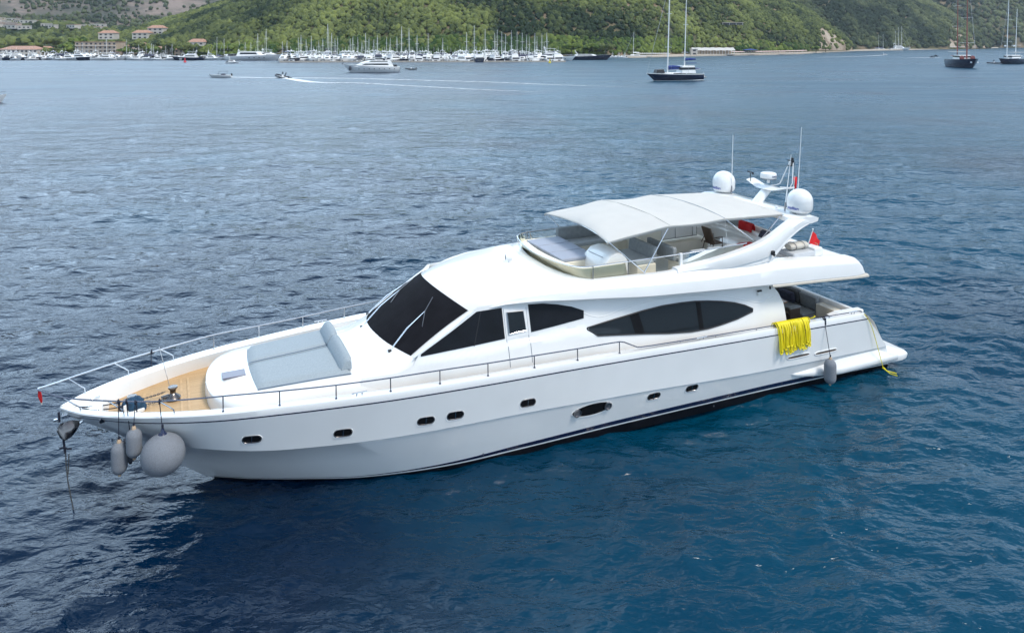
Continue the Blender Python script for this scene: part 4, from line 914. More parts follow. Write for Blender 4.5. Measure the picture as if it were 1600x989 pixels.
# ---- fenders
def fender(s, t, z, r, h, top, label, mt='fend', capm='tan', group='long grey fenders'):
    o = ything('fender', (s, t, z - h / 2), label, 'fender', group)
    prof = [(.0, -h / 2)] + [(r * math.sin(a), -h / 2 + r * 1.15 * (1 - math.cos(a))) for a in np.linspace(.25, math.pi / 2, 8)] + [(r, 0)] + [(r * math.cos(a), h / 2 - r * 1.15 + r * 1.15 * math.sin(a)) for a in np.linspace(0, math.pi / 2 - .25, 8)] + [(0, h / 2)]
    MB().rev(prof, L(s, t, z), 32).build('cover', mt, o, ang=80)
    MB().rev([(0, 0), (.055, 0), (.05, .06), (.03, .10), (0, .10)], L(s, t, z + h / 2 - .03), 14).build('end_cap', capm, o)
    MB().rev([(0, -.02), (.035, -.02), (.04, .04), (0, .05)], L(s, t, z - h / 2 - .03), 12).build('end_cap', 'tan' if capm == 'tan' else capm, o)
    m_ = MB().tube([L(s, t, z + h / 2 + .06), L(top[0], top[1], top[2])], .011, 6); m_.tube([L(s, t, z + h / 2 + .02), L(s + .003, t, z + h / 2 + .14)], .024, 7)
    loop = [L(top[0], top[1] + .045 * math.cos(a), top[2] + .045 * math.sin(a)) for a in np.linspace(0, 2 * math.pi, 13)]; m_.tube(loop, .02, 6, caps=False); m_.tube([L(top[0] + .03, top[1] + .045, top[2] + .0), L(top[0] + .035, top[1] + .05, top[2] - .22)], .018, 6)
    m_.build('lanyard', 'rope', o); return o
fender(1.385, 1.32, 1.76, .185, .80, (1.385, 1.30, 3.16), 'grey cylindrical fender hanging lowest beside the anchor at the bow')
fender(1.72, 1.50, 2.15, .18, .72, (1.76, 1.49, 3.15), 'grey cylindrical fender hanging high between the ball fender and lowest fender')
fender(1.62, 1.16, 1.86, .185, .66, (1.56, 1.36, 3.16), 'dark grey fender half hidden behind two paler fenders at the bow', 'fendd', 'rope')
o = ything('ball_fender', (2.36, 1.86, 1.38), 'big round grey ball fender hanging from the bow rail', 'fender')
rr = .505; c = L(2.36, 1.86, 1.90)
MB().rev([(rr * math.sin(a) * (1 - .0 * a), -rr * .97 * math.cos(a)) for a in np.linspace(0.02, 2.85, 26)] + [(.12, rr * 1.0), (0, rr * 1.02)], c, 48).build('cover', 'fend', o, ang=80)
MB().rev([(.14, .455), (.11, .50), (.05, .56), (.035, .64), (0, .65)], c, 18).build('rope_eye', 'navy', o)
m_ = MB().tube([(c[0], c[1], c[2] + .60), L(2.30, 1.70, 3.15)], .012, 6); m_.tube([(c[0], c[1], c[2] + .60), (c[0], c[1], c[2] + .74)], .028, 7)
m_.tube([L(2.30, 1.70 + .045 * math.cos(a), 3.15 + .045 * math.sin(a)) for a in np.linspace(0, 2 * math.pi, 13)], .026, 6, caps=False); m_.build('lanyard', 'rope', o)
fender(22.95, 3.62, .72, .20, .86, (22.95, 3.33, 2.46), 'grey fender hanging over the port quarter near the yellow hose')
rp_ = ything('hanging_line', (1.9, -1.5, 3.1), 'short dark line knotted on the far bow rail', 'rope')
_p = (2.05, -1.6); m_ = MB().tube([L(_p[0], -1.58, 3.18), L(_p[0], -1.57, 2.72)], .014, 6); m_.tube([L(_p[0] + .02, -1.58 + .04 * math.cos(a), 3.16 + .05 * math.sin(a)) for a in np.linspace(0, 6.28, 12)], .02, 6); m_.build('rope_strand', 'rope', rp_)

# ---- yellow hose draped over the rail
hz = ything('yellow_hose', (21.5, 3.35, 1.4), 'long yellow hose hung in many loops over the port rail', 'hose')
g = random.Random(5); m_ = MB(); s0h, s1h = 20.80, 22.22
for k in range(44):
    f = k / 43; s = s0h + (s1h - s0h) * f + g.uniform(-.03, .03); w_ = g.uniform(.03, .07); dep = g.uniform(.72, 1.0) - .10 * abs(f - .15); zr = ZG(s) + .14; ot = 3.30 + g.uniform(.05, .14); sk = g.uniform(-.05, .07)
    zb_ = zr - dep
    P = [(s - w_, 3.12, zr - .18), (s - w_, 3.16, zr - .02), (s - w_, 3.24, zr + .05), (s - w_, 3.34, zr + .01), (s - w_, ot, zr - .14), (s - w_ + sk * .5, ot + .05, zr - dep * .55), (s - w_ + sk, ot + .06, zb_ + .06), (s + sk - w_ * .5, ot + .07, zb_), (s + sk + w_ * .5, ot + .06, zb_), (s + w_ + sk, ot + .05, zb_ + .07), (s + w_ + sk * .5, ot + .03, zr - dep * .5), (s + w_, ot - .01, zr - .14), (s + w_, 3.34, zr + .0), (s + w_, 3.24, zr + .045), (s + w_, 3.15, zr - .03), (s + w_, 3.12, zr - .2)]
    m_.tube([L(*p) for p in spline(P, 3)], .0165, 7)
m_.build('hose_loops', 'yellow', hz, ang=80)
m_ = MB().tube([L(*p) for p in spline([(22.2, 3.14, 2.42), (22.5, 2.95, 2.32), (22.75, 3.1, 2.46), (22.95, 2.9, 2.40)], 5)], .0165, 7); m_.build('hose_end', 'yellow', hz)
yl = ything('yellow_line', (26.3, 3.5, 0), 'thin yellow rope trailing down the stern quarter to the water', 'rope')
q = [onsurf(x, y, lambda s, z: 3.42 + .10 * max(0, 1.2 - z), 26) for x, y in ((1350, 490), (1360, 505), (1368, 530), (1375, 556), (1380, 575))]
m_ = MB().tube([L(*p) for p in spline(q, 4)], .012, 6); e_ = q[-1]; m_.tube([L(e_[0] - .03, e_[1] + .02, e_[2] + .03), L(e_[0] + .04, e_[1] + .04, e_[2] - .04)], .035, 7)
m_.tube([L(e_[0], e_[1], e_[2]), L(e_[0] + .02, e_[1] + .15, e_[2] - .05), L(e_[0] + .16, e_[1] + .42, e_[2] - .06)], .018, 7); m_.tube([L(e_[0], e_[1], e_[2]), L(e_[0] - .02, e_[1] + .3, e_[2] - .08), L(e_[0] + .02, e_[1] + .55, e_[2] - .06)], .016, 7)
m_.build('rope_strand', 'yellow', yl)

# ---- sun pad on the trunk
tz = lambda s, t, o: L(s, t, trunk_z(s, t) + o)
def pad_piece(outline_fn, s0, s1, lab, name, par):
    rows = []; ns = 20
    for i in range(ns + 1):
        f = i / ns; r = []
        for j in range(13):
            h = j / 12; s, t = outline_fn(f, h); e = min(f, 1 - f, h, 1 - h); o = .10 * min(1, (e / .03)) ** .5 if e < .03 else .10
            r.append(tz(s, t, max(.005, o)))
        rows.append(r)
    return MB().grid(rows).build(name, 'pad', par, ang=60)
sp1 = ything('sun_pad', (5.7, 0, 2.9), 'pale grey blue double sun pad on the white foredeck trunk', 'sun pad')
def half(sg):
    def fn(f, h):
        t = sg * (.012 + h * (1.42 + .26 * f - .012)); sfront = 4.52 + .10 * (abs(t) / 1.42) ** 2; send = 7.02; return sfront + (send - sfront) * f, t
    return fn
pad_piece(half(1), 0, 0, '', 'mattress', sp1); pad_piece(half(-1), 0, 0, '', 'mattress', sp1)
MB().tube([tz(s, 0, .09) for s in np.linspace(4.54, 6.7, 12)], .012, 6).build('piping', 'padedge', sp1)
MB().tube([tz(4.62 + (7.02 - 4.62) * f, (1.43 + .26 * f), .03) for f in np.linspace(0, 1, 12)], .012, 6).build('piping', 'padedge', sp1)
def bolster(t0, t1, s_, label):
    b_ = ything('bolster', (s_, (t0 + t1) / 2, trunk_z(s_, (t0 + t1) / 2) + .1), label, 'cushion'); rows = []
    n = 14; prof = [(-.20, .08), (-.19, .14), (-.06, .33), (.0, .37), (.09, .37), (.14, .32), (.16, .08)]
    for i in range(n + 1):
        f = i / n; t = t0 + (t1 - t0) * f; e = min(f, 1 - f); k = 1 if e > .08 else .80 + .20 * math.sqrt(e / .08)
        zz = trunk_z(s_ + .10 * t * t * 0, t); rows.append([L(s_ + o * k + .05 * abs(t), t, zz + .08 + (h - .08) * k) for o, h in prof])
    MB().grid(rows, 0, True, True).build('cushion', 'pad', b_, ang=50); return b_
bolster(.02, 1.55, 6.86, 'long pale grey bolster along the nearer half of the sun pad')
bolster(-1.45, -.02, 6.86, 'pale grey bolster standing at the farther half of the sun pad')

# ---- things in the cockpit and on the flybridge
sf = ything('cockpit_sofa', (24.1, .3, 1.3), 'grey cushioned sofa with cream base at the stern of the cockpit', 'sofa')
MB().box(L(24.35, .2, 1.47), (.75, 2.6, .34)).build('base', 'cream', sf, bevel=.02); MB().box(L(24.32, .2, 1.71), (.74, 2.55, .15)).build('seat_cushion', 'gfab', sf, bevel=.05)
for t_, m__ in ((1.03, 'gfab'), (.15, 'dgfab'), (-.72, 'dgfab')): MB().box(L(24.75, t_, 2.05), (.2, .84, .52), tilt=-.15).build('back_cushion', m__, sf, bevel=.05)
th = ything('scatter_cushion', (24.05, .1, 1.8), 'dark blue patterned throw cushions piled on the cockpit sofa', 'cushion')
MB().box(L(24.55, .1, 2.0), (.2, .7, .42), tilt=-.3).build('cushion', 'navyfab', th, bevel=.07)
tb = ything('cockpit_table', (23.0, .4, 1.3), 'varnished wooden table in the aft cockpit under the overhang', 'table')
MB().box(L(23.45, -.2, 2.03), (.95, 1.9, .05)).build('tabletop', 'wood', tb, bevel=.015); MB().tube([L(23.45, -.7, 1.3), L(23.45, -.7, 1.96)], .05, 12).build('leg', 'steel', tb); MB().tube([L(23.45, .4, 1.3), L(23.45, .4, 1.96)], .05, 12).build('leg', 'steel', tb)
wc = ything('wicker_chair', (23.65, 1.3, 1.3), 'brown wicker armchair with grey seat pad beside the cockpit table', 'chair')
m_ = MB(); m_.box(L(23.65, 1.35, 1.72), (.52, .06, .62)); m_.box(L(23.41, 1.08, 1.62), (.05, .5, .42)); m_.box(L(23.89, 1.08, 1.62), (.05, .5, .42)); m_.box(L(23.65, 1.08, 1.52), (.5, .5, .08)); m_.build('woven_frame', 'wicker', wc, bevel=.02)
MB().box(L(23.65, 1.30, 2.06), (.54, .2, .08)).build('back_pad', 'gfab', wc, bevel=.03); MB().box(L(23.65, 1.05, 1.6), (.44, .46, .08)).build('seat_pad', 'gfab', wc, bevel=.03)
for a, b in ((-.23, -.25), (.23, -.25), (-.23, .24), (.23, .24)): MB().box(L(23.65 + a, 1.10 + b, 1.4), (.05, .05, .2)).build('leg', 'wicker', wc)
fc = ything('folding_chair', (20.75, .2, 4.2), 'brown sling deck chair facing aft on the flybridge', 'chair')
MB().box(L(20.55, .15, 4.86), (.05, .5, .60), tilt=-.35).build('backrest', 'brown', fc, bevel=.01); MB().box(L(20.80, .15, 4.56), (.48, .5, .05)).build('seat', 'brown', fc, bevel=.01)
for t_ in (-.1, .4): MB().tube([L(20.45, t_, 4.55), L(20.6, t_, 4.78), L(21.0, t_, 4.80), L(21.02, t_, 4.2)], .016, 6).build('arm_frame', 'brown', fc); MB().tube([L(20.6, t_, 4.56), L(20.5, t_, 4.2)], .016, 6).build('leg', 'brown', fc)
rt = ything('red_towel', (22.05, .0, 4.7), 'bright red towel laid over the back of the curved flybridge sofa', 'towel')
rows = [[L(22.35 + .02 * math.sin(9 * t), t, 4.80), L(22.38 + .02 * math.sin(7 * t), t, 5.10), L(22.46, t, 5.13), L(22.54, t, 5.0), L(22.54 + .02 * math.sin(8 * t), t, 4.85)] for t in np.linspace(-.25, .45, 12)]
tw_ = MB().grid(rows).build('cloth', 'red', rt, ang=60)
so_ = tw_.modifiers.new('t', 'SOLIDIFY'); so_.thickness = .02
nt_ = ything('navy_towel', (22.5, 1.0, 4.7), 'small navy towel on the sofa by the radar arch', 'towel')
rows = [[L(22.2, t, 4.80), L(22.32, t, 5.0), L(22.42, t, 5.04), L(22.52, t, 4.9)] for t in np.linspace(.95, 1.35, 6)]; tw_ = MB().grid(rows).build('cloth', 'navyfab', nt_); so_ = tw_.modifiers.new('t', 'SOLIDIFY'); so_.thickness = .03
pt_ = ything('pink_towel', (21.3, 1.4, 4.3), 'faded red mat on the flybridge deck beside the sofa', 'mat'); MB().box(L(21.35, 1.2, 4.62), (1.0, .6, .06)).build('cloth', 'red', pt_, bevel=.02)
tbl = ything('flybridge_table', (21.4, .3, 4.2), 'low white table in the curve of the flybridge sofa', 'table')
MB().rev([(0, 0), (.2, 0), (.06, .04), (.06, .34), (0, .34)], L(21.6, .4, 4.2), 16).build('pedestal', 'gel', tbl); MB().rev([(0, 0), (.55, 0), (.57, .02), (.55, .04), (0, .04)], L(21.6, .4, 4.53), 28).build('tabletop', 'gel', tbl)
lr = ything('life_raft', (22.9, 1.95, 4.3), 'beige life raft canister strapped on the aft flybridge deck', 'life raft')
rows = []
for i in range(11):
    f = i / 10; k = .75 + .25 * math.sin(math.pi * f) ** .4; rows.append([L(22.55 + .85 * f, 2.05 + .19 * k * math.cos(a) * (1.15), 4.66 + .13 * k * math.sin(a)) for a in (2 * math.pi * q / 18 for q in range(18))])
MB().grid(rows, 0, True, True).build('canister', 'beige', lr, ang=50)
for s in (22.75, 23.15): MB().tube([L(s, 2.05 + .225 * math.cos(a), 4.66 + .14 * math.sin(a)) for a in np.linspace(0, 2 * math.pi, 15)], .012, 5, caps=False).build('strap', 'dsteel', lr)
MB().box(L(22.95, 2.05, 4.46), (.5, .3, .14)).build('cradle', 'gel', lr)
gc = ything('covered_box', (22.85, 2.15, 4.2), 'low box under a light grey fitted cover on the aft flybridge deck', 'cover')
MB().box(L(22.95, 2.1, 4.42), (1.1, .75, .20), taper=.9).build('fitted_cover', 'gcover', gc, bevel=.05)
wb = ything('deck_locker', (23.6, 2.2, 4.3), 'small white deck locker beside the life raft at the flybridge stern', 'locker')
MB().box(L(23.62, 2.2, 4.45), (.42, .55, .30), taper=.93).build('body', 'gel', wb, bevel=.04)
MB().tube([L(23.8, 2.22, 4.5), L(23.82, 2.22, 4.66), L(23.82, 2.1, 4.66)], .012, 6).build('tap', 'tan', wb)

# ---- flags
def star(c, r, fn, rot=0):
    P = [(c[0] + (r if k % 2 == 0 else r * .4) * math.cos(rot + math.pi * k / 5), c[1] + (r if k % 2 == 0 else r * .4) * math.sin(rot + math.pi * k / 5)) for k in range(10)]
    return [fn(*p) for p in P] 
def flag(par, fn, wd, ht, nu=14, nv=9):
    fl_ = MB().grid([[fn(wd * i / nu, ht * j / nv, 0) for j in range(nv + 1)] for i in range(nu + 1)]).build('cloth', 'flagred', par, ang=80)
    for off in (.006, -.006):
        cx, cy, r1 = wd * .33, ht * .5, ht * .25; cx2, r2 = cx + ht * .062, ht * .2
        m_ = MB(); ro, ri = [], []
        for k in range(25):
            a = R(38) + (R(322) - R(38)) * k / 24; ro.append(fn(cx + r1 * math.cos(a), cy + r1 * math.sin(a), off))
            a2 = R(52) + (R(308) - R(52)) * k / 24; ri.append(fn(cx2 + r2 * math.cos(a2), cy + r2 * math.sin(a2), off))
        m_.grid([ro, ri]); v_ = star((cx + ht * .36, cy), ht * .125, lambda x, y: fn(x, y, off), math.pi); c_ = fn(cx + ht * .36, cy, off)
        m_.add(v_ + [c_], [(k, (k + 1) % 10, 10) for k in range(10)]); m_.build('crescent_and_star', 'flagwhite', fl_)
ef = ything('ensign', (24.2, 1.55, 4.2), 'red Turkish ensign with white crescent on a slanting staff at the stern', 'flag')
a_ = np.array([24.05, 1.50, 4.25]); b_ = np.array([24.25, 1.60, 4.98])
MB().tube([L(*a_), L(*b_)], .016, 8).build('staff', 'gel', ef); MB().rev([(0, 0), (.03, .0), (.03, .03), (0, .05)], L(*b_), 10).build('finial', 'gel', ef)
def f1(x, y, o):
    p = b_ + (a_ - b_) * (.08 + y * 1.15) ; k = x / .55
    return L(p[0] + .28 * k + .03 * math.sin(9 * x + 3 * y) + o * .3, p[1] + .12 * k + .05 * math.sin(12 * x) * k + o, p[2] - .30 * k * (1 - .3 * y) - .06 * k * k)
flag(ef, f1, .55, .52)
hf_ = ything('courtesy_flag', (23.35, 1.45, 5.9), 'limp red flag hoisted on a halyard beside the mast light', 'flag')
def f2(x, y, o): return L(23.5 + .10 * math.sin(x * 9) + .05 * x, 1.42 - .12 * x + .04 * math.sin(15 * x + y * 4) + o, 6.98 - y - .05 * x)
flag(hf_, f2, .36, .44); MB().tube([L(23.25, 1.5, 5.8), L(23.5, 1.42, 7.02)], .008, 5).build('halyard', 'gel', hf_)
pf = ything('pennant', (-.42, .05, 2.9), 'small furled red pennant hanging from the tip of the bow pulpit', 'flag')
m_ = MB().tube([L(-.43, .03, 3.24), L(-.42, .04, 3.12), L(-.40, .04, 3.02), L(-.39, .03, 2.94)], [.03, .045, .035, .02], 8); m_.build('cloth', 'red', pf); MB().tube([L(-.39, .03, 2.94), L(-.385, .03, 2.89)], .02, 7).build('weight', 'beige', pf)

# ================================================================= HILLS AND FOREST
def ground_mat(name, c1, c2, c3, scale=.02):
    m = bpy.data.materials.new(name); m.use_nodes = True; t = m.node_tree; p = t.nodes['Principled BSDF']; N = t.nodes.new
    co = N('ShaderNodeTexCoord'); n = N('ShaderNodeTexNoise'); n.inputs['Scale'].default_value = scale; n.inputs['Detail'].default_value = 12; n.inputs['Roughness'].default_value = .7
    r = N('ShaderNodeValToRGB'); r.color_ramp.elements[0].position = .38; r.color_ramp.elements[1].position = .62; r.color_ramp.elements[0].color = (*c1, 1); r.color_ramp.elements[1].color = (*c3, 1)
    e = r.color_ramp.elements.new(.5); e.color = (*c2, 1)
    t.links.new(co.outputs['Object'], n.inputs['Vector']); t.links.new(n.outputs['Fac'], r.inputs[0]); t.links.new(r.outputs[0], p.inputs['Base Color'])
    p.inputs['Roughness'].default_value = .95; p.inputs['Specular IOR Level'].default_value = .1
    b = N('ShaderNodeBump'); b.inputs['Strength'].default_value = .8; b.inputs['Distance'].default_value = 3; t.links.new(n.outputs['Fac'], b.inputs['Height']); t.links.new(b.outputs['Normal'], p.inputs['Normal'])
    return m
M['soil'] = ground_mat('hill_soil', (.05, .07, .03), (.12, .11, .06), (.24, .18, .12), .03)
M['rock'] = ground_mat('bare_rock_slope', (.20, .15, .11), (.36, .29, .22), (.46, .39, .31), .05)
M['mount'] = ground_mat('far_mountain', (.05, .065, .05), (.12, .11, .09), (.25, .20, .17), .012)
M['sand'] = mat('beach_sand', (.48, .41, .33), .9, noise=.15, nscale=.3)
def leaf_mat(name, dark, light):
    m = bpy.data.materials.new(name); m.use_nodes = True; t = m.node_tree; p = t.nodes['Principled BSDF']; N = t.nodes.new
    a = N('ShaderNodeAttribute'); a.attribute_name = 'tint'; co = N('ShaderNodeTexCoord'); n = N('ShaderNodeTexNoise'); n.inputs['Scale'].default_value = .9; n.inputs['Detail'].default_value = 8; n.inputs['Roughness'].default_value = .75
    mix = N('ShaderNodeMath'); mix.operation = 'MULTIPLY_ADD'; mix.inputs[1].default_value = .9; mix.inputs[2].default_value = -.45
    t.links.new(co.outputs['Object'], n.inputs['Vector']); t.links.new(n.outputs['Fac'], mix.inputs[0])
    ad = N('ShaderNodeMath'); t.links.new(a.outputs['Fac'], ad.inputs[0]); t.links.new(mix.outputs[0], ad.inputs[1])
    r = N('ShaderNodeValToRGB'); r.color_ramp.elements[0].color = (*dark, 1); r.color_ramp.elements[1].color = (*light, 1); r.color_ramp.elements[0].position = .1; r.color_ramp.elements[1].position = .95
    t.links.new(ad.outputs[0], r.inputs[0]); t.links.new(r.outputs[0], p.inputs['Base Color'])
    b = N('ShaderNodeBump'); b.inputs['Strength'].default_value = 1.0; b.inputs['Distance'].default_value = 1.1; t.links.new(n.outputs['Fac'], b.inputs['Height']); t.links.new(b.outputs['Normal'], p.inputs['Normal'])
    p.inputs['Roughness'].default_value = .8; p.inputs['Specular IOR Level'].default_value = .15
    return m
M['pine'] = leaf_mat('pine_foliage', (.018, .036, .016), (.21, .245, .07))
M['pinef'] = leaf_mat('distant_foliage', (.018, .034, .020), (.16, .185, .075))
M['bush'] = leaf_mat('bright_foliage', (.03, .07, .015), (.20, .25, .05))

def vnoise(x, y, seed=0):
    """smooth value noise"""
    xi = np.floor(x).astype(int); yi = np.floor(y).astype(int); fx = x - xi; fy = y - yi; fx = fx * fx * (3 - 2 * fx); fy = fy * fy * (3 - 2 * fy)
    def h(a, b): q = np.sin(a * 127.1 + b * 311.7 + seed * 74.7) * 43758.5453; return q - np.floor(q)
    return (h(xi, yi) * (1 - fx) + h(xi + 1, yi) * fx) * (1 - fy) + (h(xi, yi + 1) * (1 - fx) + h(xi + 1, yi + 1) * fx) * fy
def fbm(x, y, seed=0, o=4): return sum(vnoise(x * 2 ** k, y * 2 ** k, seed + k) * .5 ** k for k in range(o)) / 1.9

class Hill:
    """heightfield: shore line, depth to the crest and skyline height given along the bearing"""
    def __init__(s, name, px, Y0, D, sil, seed, rough=.12, power=.75):
        s.px = px; s.Y0 = lambda a: np.interp(a, px, Y0); s.D = lambda a: np.interp(a, px, D); s.sil = lambda a: np.interp(a, px, sil); s.seed = seed; s.name = name; s.rough = rough; s.power = power
    def pos(s, a, d):
        Y = s.Y0(a) + d * s.D(a); Yc = s.Y0(a) + s.D(a); H = CAMH + (YH - s.sil(a)) * Yc / F
        X = (a - 800) / F * Y
        f = np.clip(d, 0, 1); f = np.sin(f * math.pi / 2) ** s.power; back = np.clip(1.15 - .5 * (d - 1), 0, 1); f = np.where(d > 1, np.minimum(1, back), f)
        n = fbm(X / 45, Y / 45, s.seed) - .5
        z = H * f * (1 + s.rough * 2 * n * np.clip(d * 3, 0, 1)) + np.clip(d * 12, 0, 1) * .8 - .9 * (d <= .001)
        return X, Y, z
    def mesh(s, mt, na=260, nd=46, dmax=1.35, label=''):
        a = np.linspace(s.px[0], s.px[-1], na); d = np.concatenate([[0], np.linspace(.004, dmax, nd)]); A, Dd = np.meshgrid(a, d, indexing='ij'); X, Y, Z = s.pos(A, Dd)
        m_ = MB().grid([[(X[i, j], Y[i, j], Z[i, j]) for j in range(len(d))] for i in range(na)]); o = m_.build(s.name, mt, ang=180); tag(o, label or None, kind='structure'); return o
hills = {}
hills['far'] = Hill('mountain', [-500, 0, 300, 420, 700, 1200, 1700, 2200], [900, 900, 1000, 1100, 1500, 2000, 2100, 2100], [1500] * 8, [-90, -90, -80, -70, -60, -60, -60, -60], 5, .12, .9)
hills['lowleft'] = Hill('hill', [-500, -100, 60, 130, 210, 300], [640, 640, 650, 660, 680, 700], [240, 240, 240, 230, 200, 160], [40, 40, 42, 45, 52, 58], 9, .2)
hills['mid'] = Hill('hill', [170, 200, 240, 280, 325, 375, 430, 520, 650, 800, 950, 1100, 1160, 1200, 1240, 1270, 1300, 1318, 1332],
    [560, 545, 525, 505, 495, 490, 490, 490, 490, 500, 525, 612, 645, 665, 695, 725, 770, 805, 850], [120, 160, 210, 250, 290, 310, 320, 330, 330, 330, 330, 300, 270, 240, 200, 150, 90, 50, 20],
    [66, 54, 42, 32, 17, 2, -14, -40, -50, -50, -45, -30, -14, -4, 10, 26, 46, 60, 76], 1, .10, .8)
hills['right'] = Hill('hill', [1150, 1220, 1300, 1400, 1440, 1480, 1510, 1530, 1548], [900, 880, 880, 958, 985, 1005, 1035, 1060, 1110], [400, 400, 380, 330, 280, 200, 120, 80, 30], [-50, -45, -35, -14, 4, 22, 42, 58, 74], 3, .12, .8)
hills['corner'] = Hill('hill', [1380, 1450, 1560, 1700, 1900, 2150], [1230, 1230, 1235, 1250, 1250, 1250], [420] * 6, [-60, -45, -40, -40, -40, -40], 4, .12, .8)
HL = {'far': 'hazy grey mountain rising behind the bay with scrub and bare rock', 'lowleft': 'low wooded slope behind the harbour village', 'mid': 'green pine covered hill behind the marina', 'right': 'darker wooded headland on the right of the bay', 'corner': 'dark wooded slope at the far right shore'}
for k, h in hills.items(): h.mesh('mount' if k == 'far' else 'soil', label=HL[k], na=320 if k in ('mid', 'far') else 160)

ICO = {}
def ico(sub, seed, lump=.28):
    bm = bmesh.new(); bmesh.ops.create_icosphere(bm, subdivisions=sub, radius=1); g = random.Random(seed)
    cs = [(Vector((g.gauss(0, 1), g.gauss(0, 1), g.gauss(.3, 1))).normalized(), g.uniform(.3, 1)) for _ in range(9)]
    for v in bm.verts:
        d = v.co.normalized(); b = max(0, max(d.dot(c) * .5 + .5 * w_ for c, w_ in cs)); v.co = d * (1 - lump + lump * 1.5 * max(0, b) ** 3 + g.uniform(-.28, .28)); v.co.z *= .85
        if v.co.z < -.35: v.co.z = -.35 - (v.co.z + .35) * -.2
    vs = np.array([v.co[:] for v in bm.verts]); fs = np.array([[v.index for v in f.verts] for f in bm.faces]); bm.free(); return vs, fs
def forest(name, P, S, T, mt, label, sub=2, hz=1.15):
    """one mesh of many crowns: positions, radii, tints"""
    tm = [ico(sub, 10 + k) for k in range(7)]; V, Fc, Tn = [], [], []; off = 0; g = np.random.default_rng(8)
    for (x, y, z), r, t in zip(P, S, T):
        vs, fs = tm[int(g.integers(7))]; a = g.random() * 6.283; c_, s_ = math.cos(a), math.sin(a); k = g.uniform(.85, 1.25)
        q = vs * r; q = np.c_[q[:, 0] * c_ - q[:, 1] * s_, q[:, 0] * s_ + q[:, 1] * c_, q[:, 2] * hz * k]; V.append(q + [x, y, z]); Fc.append(fs + off); Tn.append(np.full(len(vs), t)); off += len(vs)
    V = np.vstack(V).astype(np.float32); Fc = np.vstack(Fc).astype(np.int32); Tn = np.concatenate(Tn).astype(np.float32)
    me = bpy.data.meshes.new(name); me.vertices.add(len(V)); me.vertices.foreach_set('co', V.ravel()); me.loops.add(Fc.size); me.loops.foreach_set('vertex_index', Fc.ravel()); me.polygons.add(len(Fc)); me.polygons.foreach_set('loop_start', np.arange(0, Fc.size, 3, dtype=np.int32)); me.update(calc_edges=True)
    at_ = me.attributes.new('tint', 'FLOAT', 'POINT'); at_.data.foreach_set('value', Tn); me.polygons.foreach_set('use_smooth', [True] * len(me.polygons)); me.materials.append(M[mt])
    o = bpy.data.objects.new(name, me); col.objects.link(o); tag(o, label, kind='stuff'); return o
def scatter(h, n, a0, a1, d0, d1, r0, r1, seed, keep=None, lift=.5):
    g = np.random.default_rng(seed); P, S, T = [], [], []
    a = g.uniform(a0, a1, n); d = d0 + (d1 - d0) * g.random(n) ** 1.0; X, Y, Z = h.pos(a, d)
    cl = fbm(X / 22, Y / 30, 31 + seed, 3); br = fbm(X / 70, Y / 70, 77 + seed, 2)
    for i in range(n):
        if keep is not None and not keep(a[i], d[i], X[i], Y[i], Z[i], g): continue
        r = g.uniform(r0, r1) * (.75 + .5 * cl[i]); P.append((X[i], Y[i], Z[i] + r * lift)); S.append(r)
        T.append(float(np.clip(.50 + (cl[i] - .5) * 1.1 + (br[i] - .5) * 1.3 + g.normal(0, .13), 0, 1)))
    return P, S, T
def scree(a, d): return (1262 + 60 * d < a) and a > 1266 and d < .75
def keep_mid(a, d, X, Y, Z, g):
    if a > 1280 and d < .48: return g.random() < .10
    if 905 < a < 965 and abs((a - 905) / 60 - (1 - (d - .55) / .35)) < .09 and d > .5: return False
    if 560 < a < 700 and d < .03: return g.random() < .5
    return True
P, S, T = scatter(hills['mid'], 25000, 172, 1330, .02, 1.02, 1.45, 2.6, 1, keep_mid)
forest('forest', P, S, T, 'pine', 'dense green pine forest covering the hill behind the marina', 2)
P, S, T = scatter(hills['mid'], 2200, 235, 1262, .004, .05, 1.4, 2.6, 11, lambda a, d, *r: not (435 < a < 455 or 1080 < a < 1150))
forest('undergrowth', P, S, [min(1, t + .1) for t in T], 'bush', 'bright green shrubs along the foot of the wooded hill', 2)
P, S, T = scatter(hills['right'], 9000, 1215, 1546, .004, 1.02, 2.4, 4.2, 2, lambda a, d, X, Y, Z, g: not (1478 < a < 1545 and d < .5 and g.random() < .85))
forest('forest', P, S, T, 'pinef', 'darker evergreen forest on the headland to the right', 2)
P, S, T = scatter(hills['corner'], 5500, 1400, 1900, .002, .8, 3.2, 5.5, 3)
forest('forest', P, S, [t * .8 for t in T], 'pinef', 'dark forest on the slope at the far right shore', 1)
P, S, T = scatter(hills['far'], 26000, -150, 600, .0, .7, 1.6, 4.2, 4, lambda a, d, X, Y, Z, g: g.random() < (.8 if d < .07 else .03 + 1.7 * max(0, fbm(np.array([X / 160]), np.array([Y / 160]), 5)[0] - .42)))
forest('scrub', P, S, [.2 + t * .5 for t in T], 'pinef', 'patchy scrub and trees dotted over the grey mountain', 1)
P, S, T = scatter(hills['lowleft'], 3800, -150, 290, .0, 1.0, 2.2, 4, 6, lambda a, d, X, Y, Z, g: g.random() < .72)
forest('forest', P, S, T, 'pine', 'mixed green trees on the low slope behind the harbour village', 2)
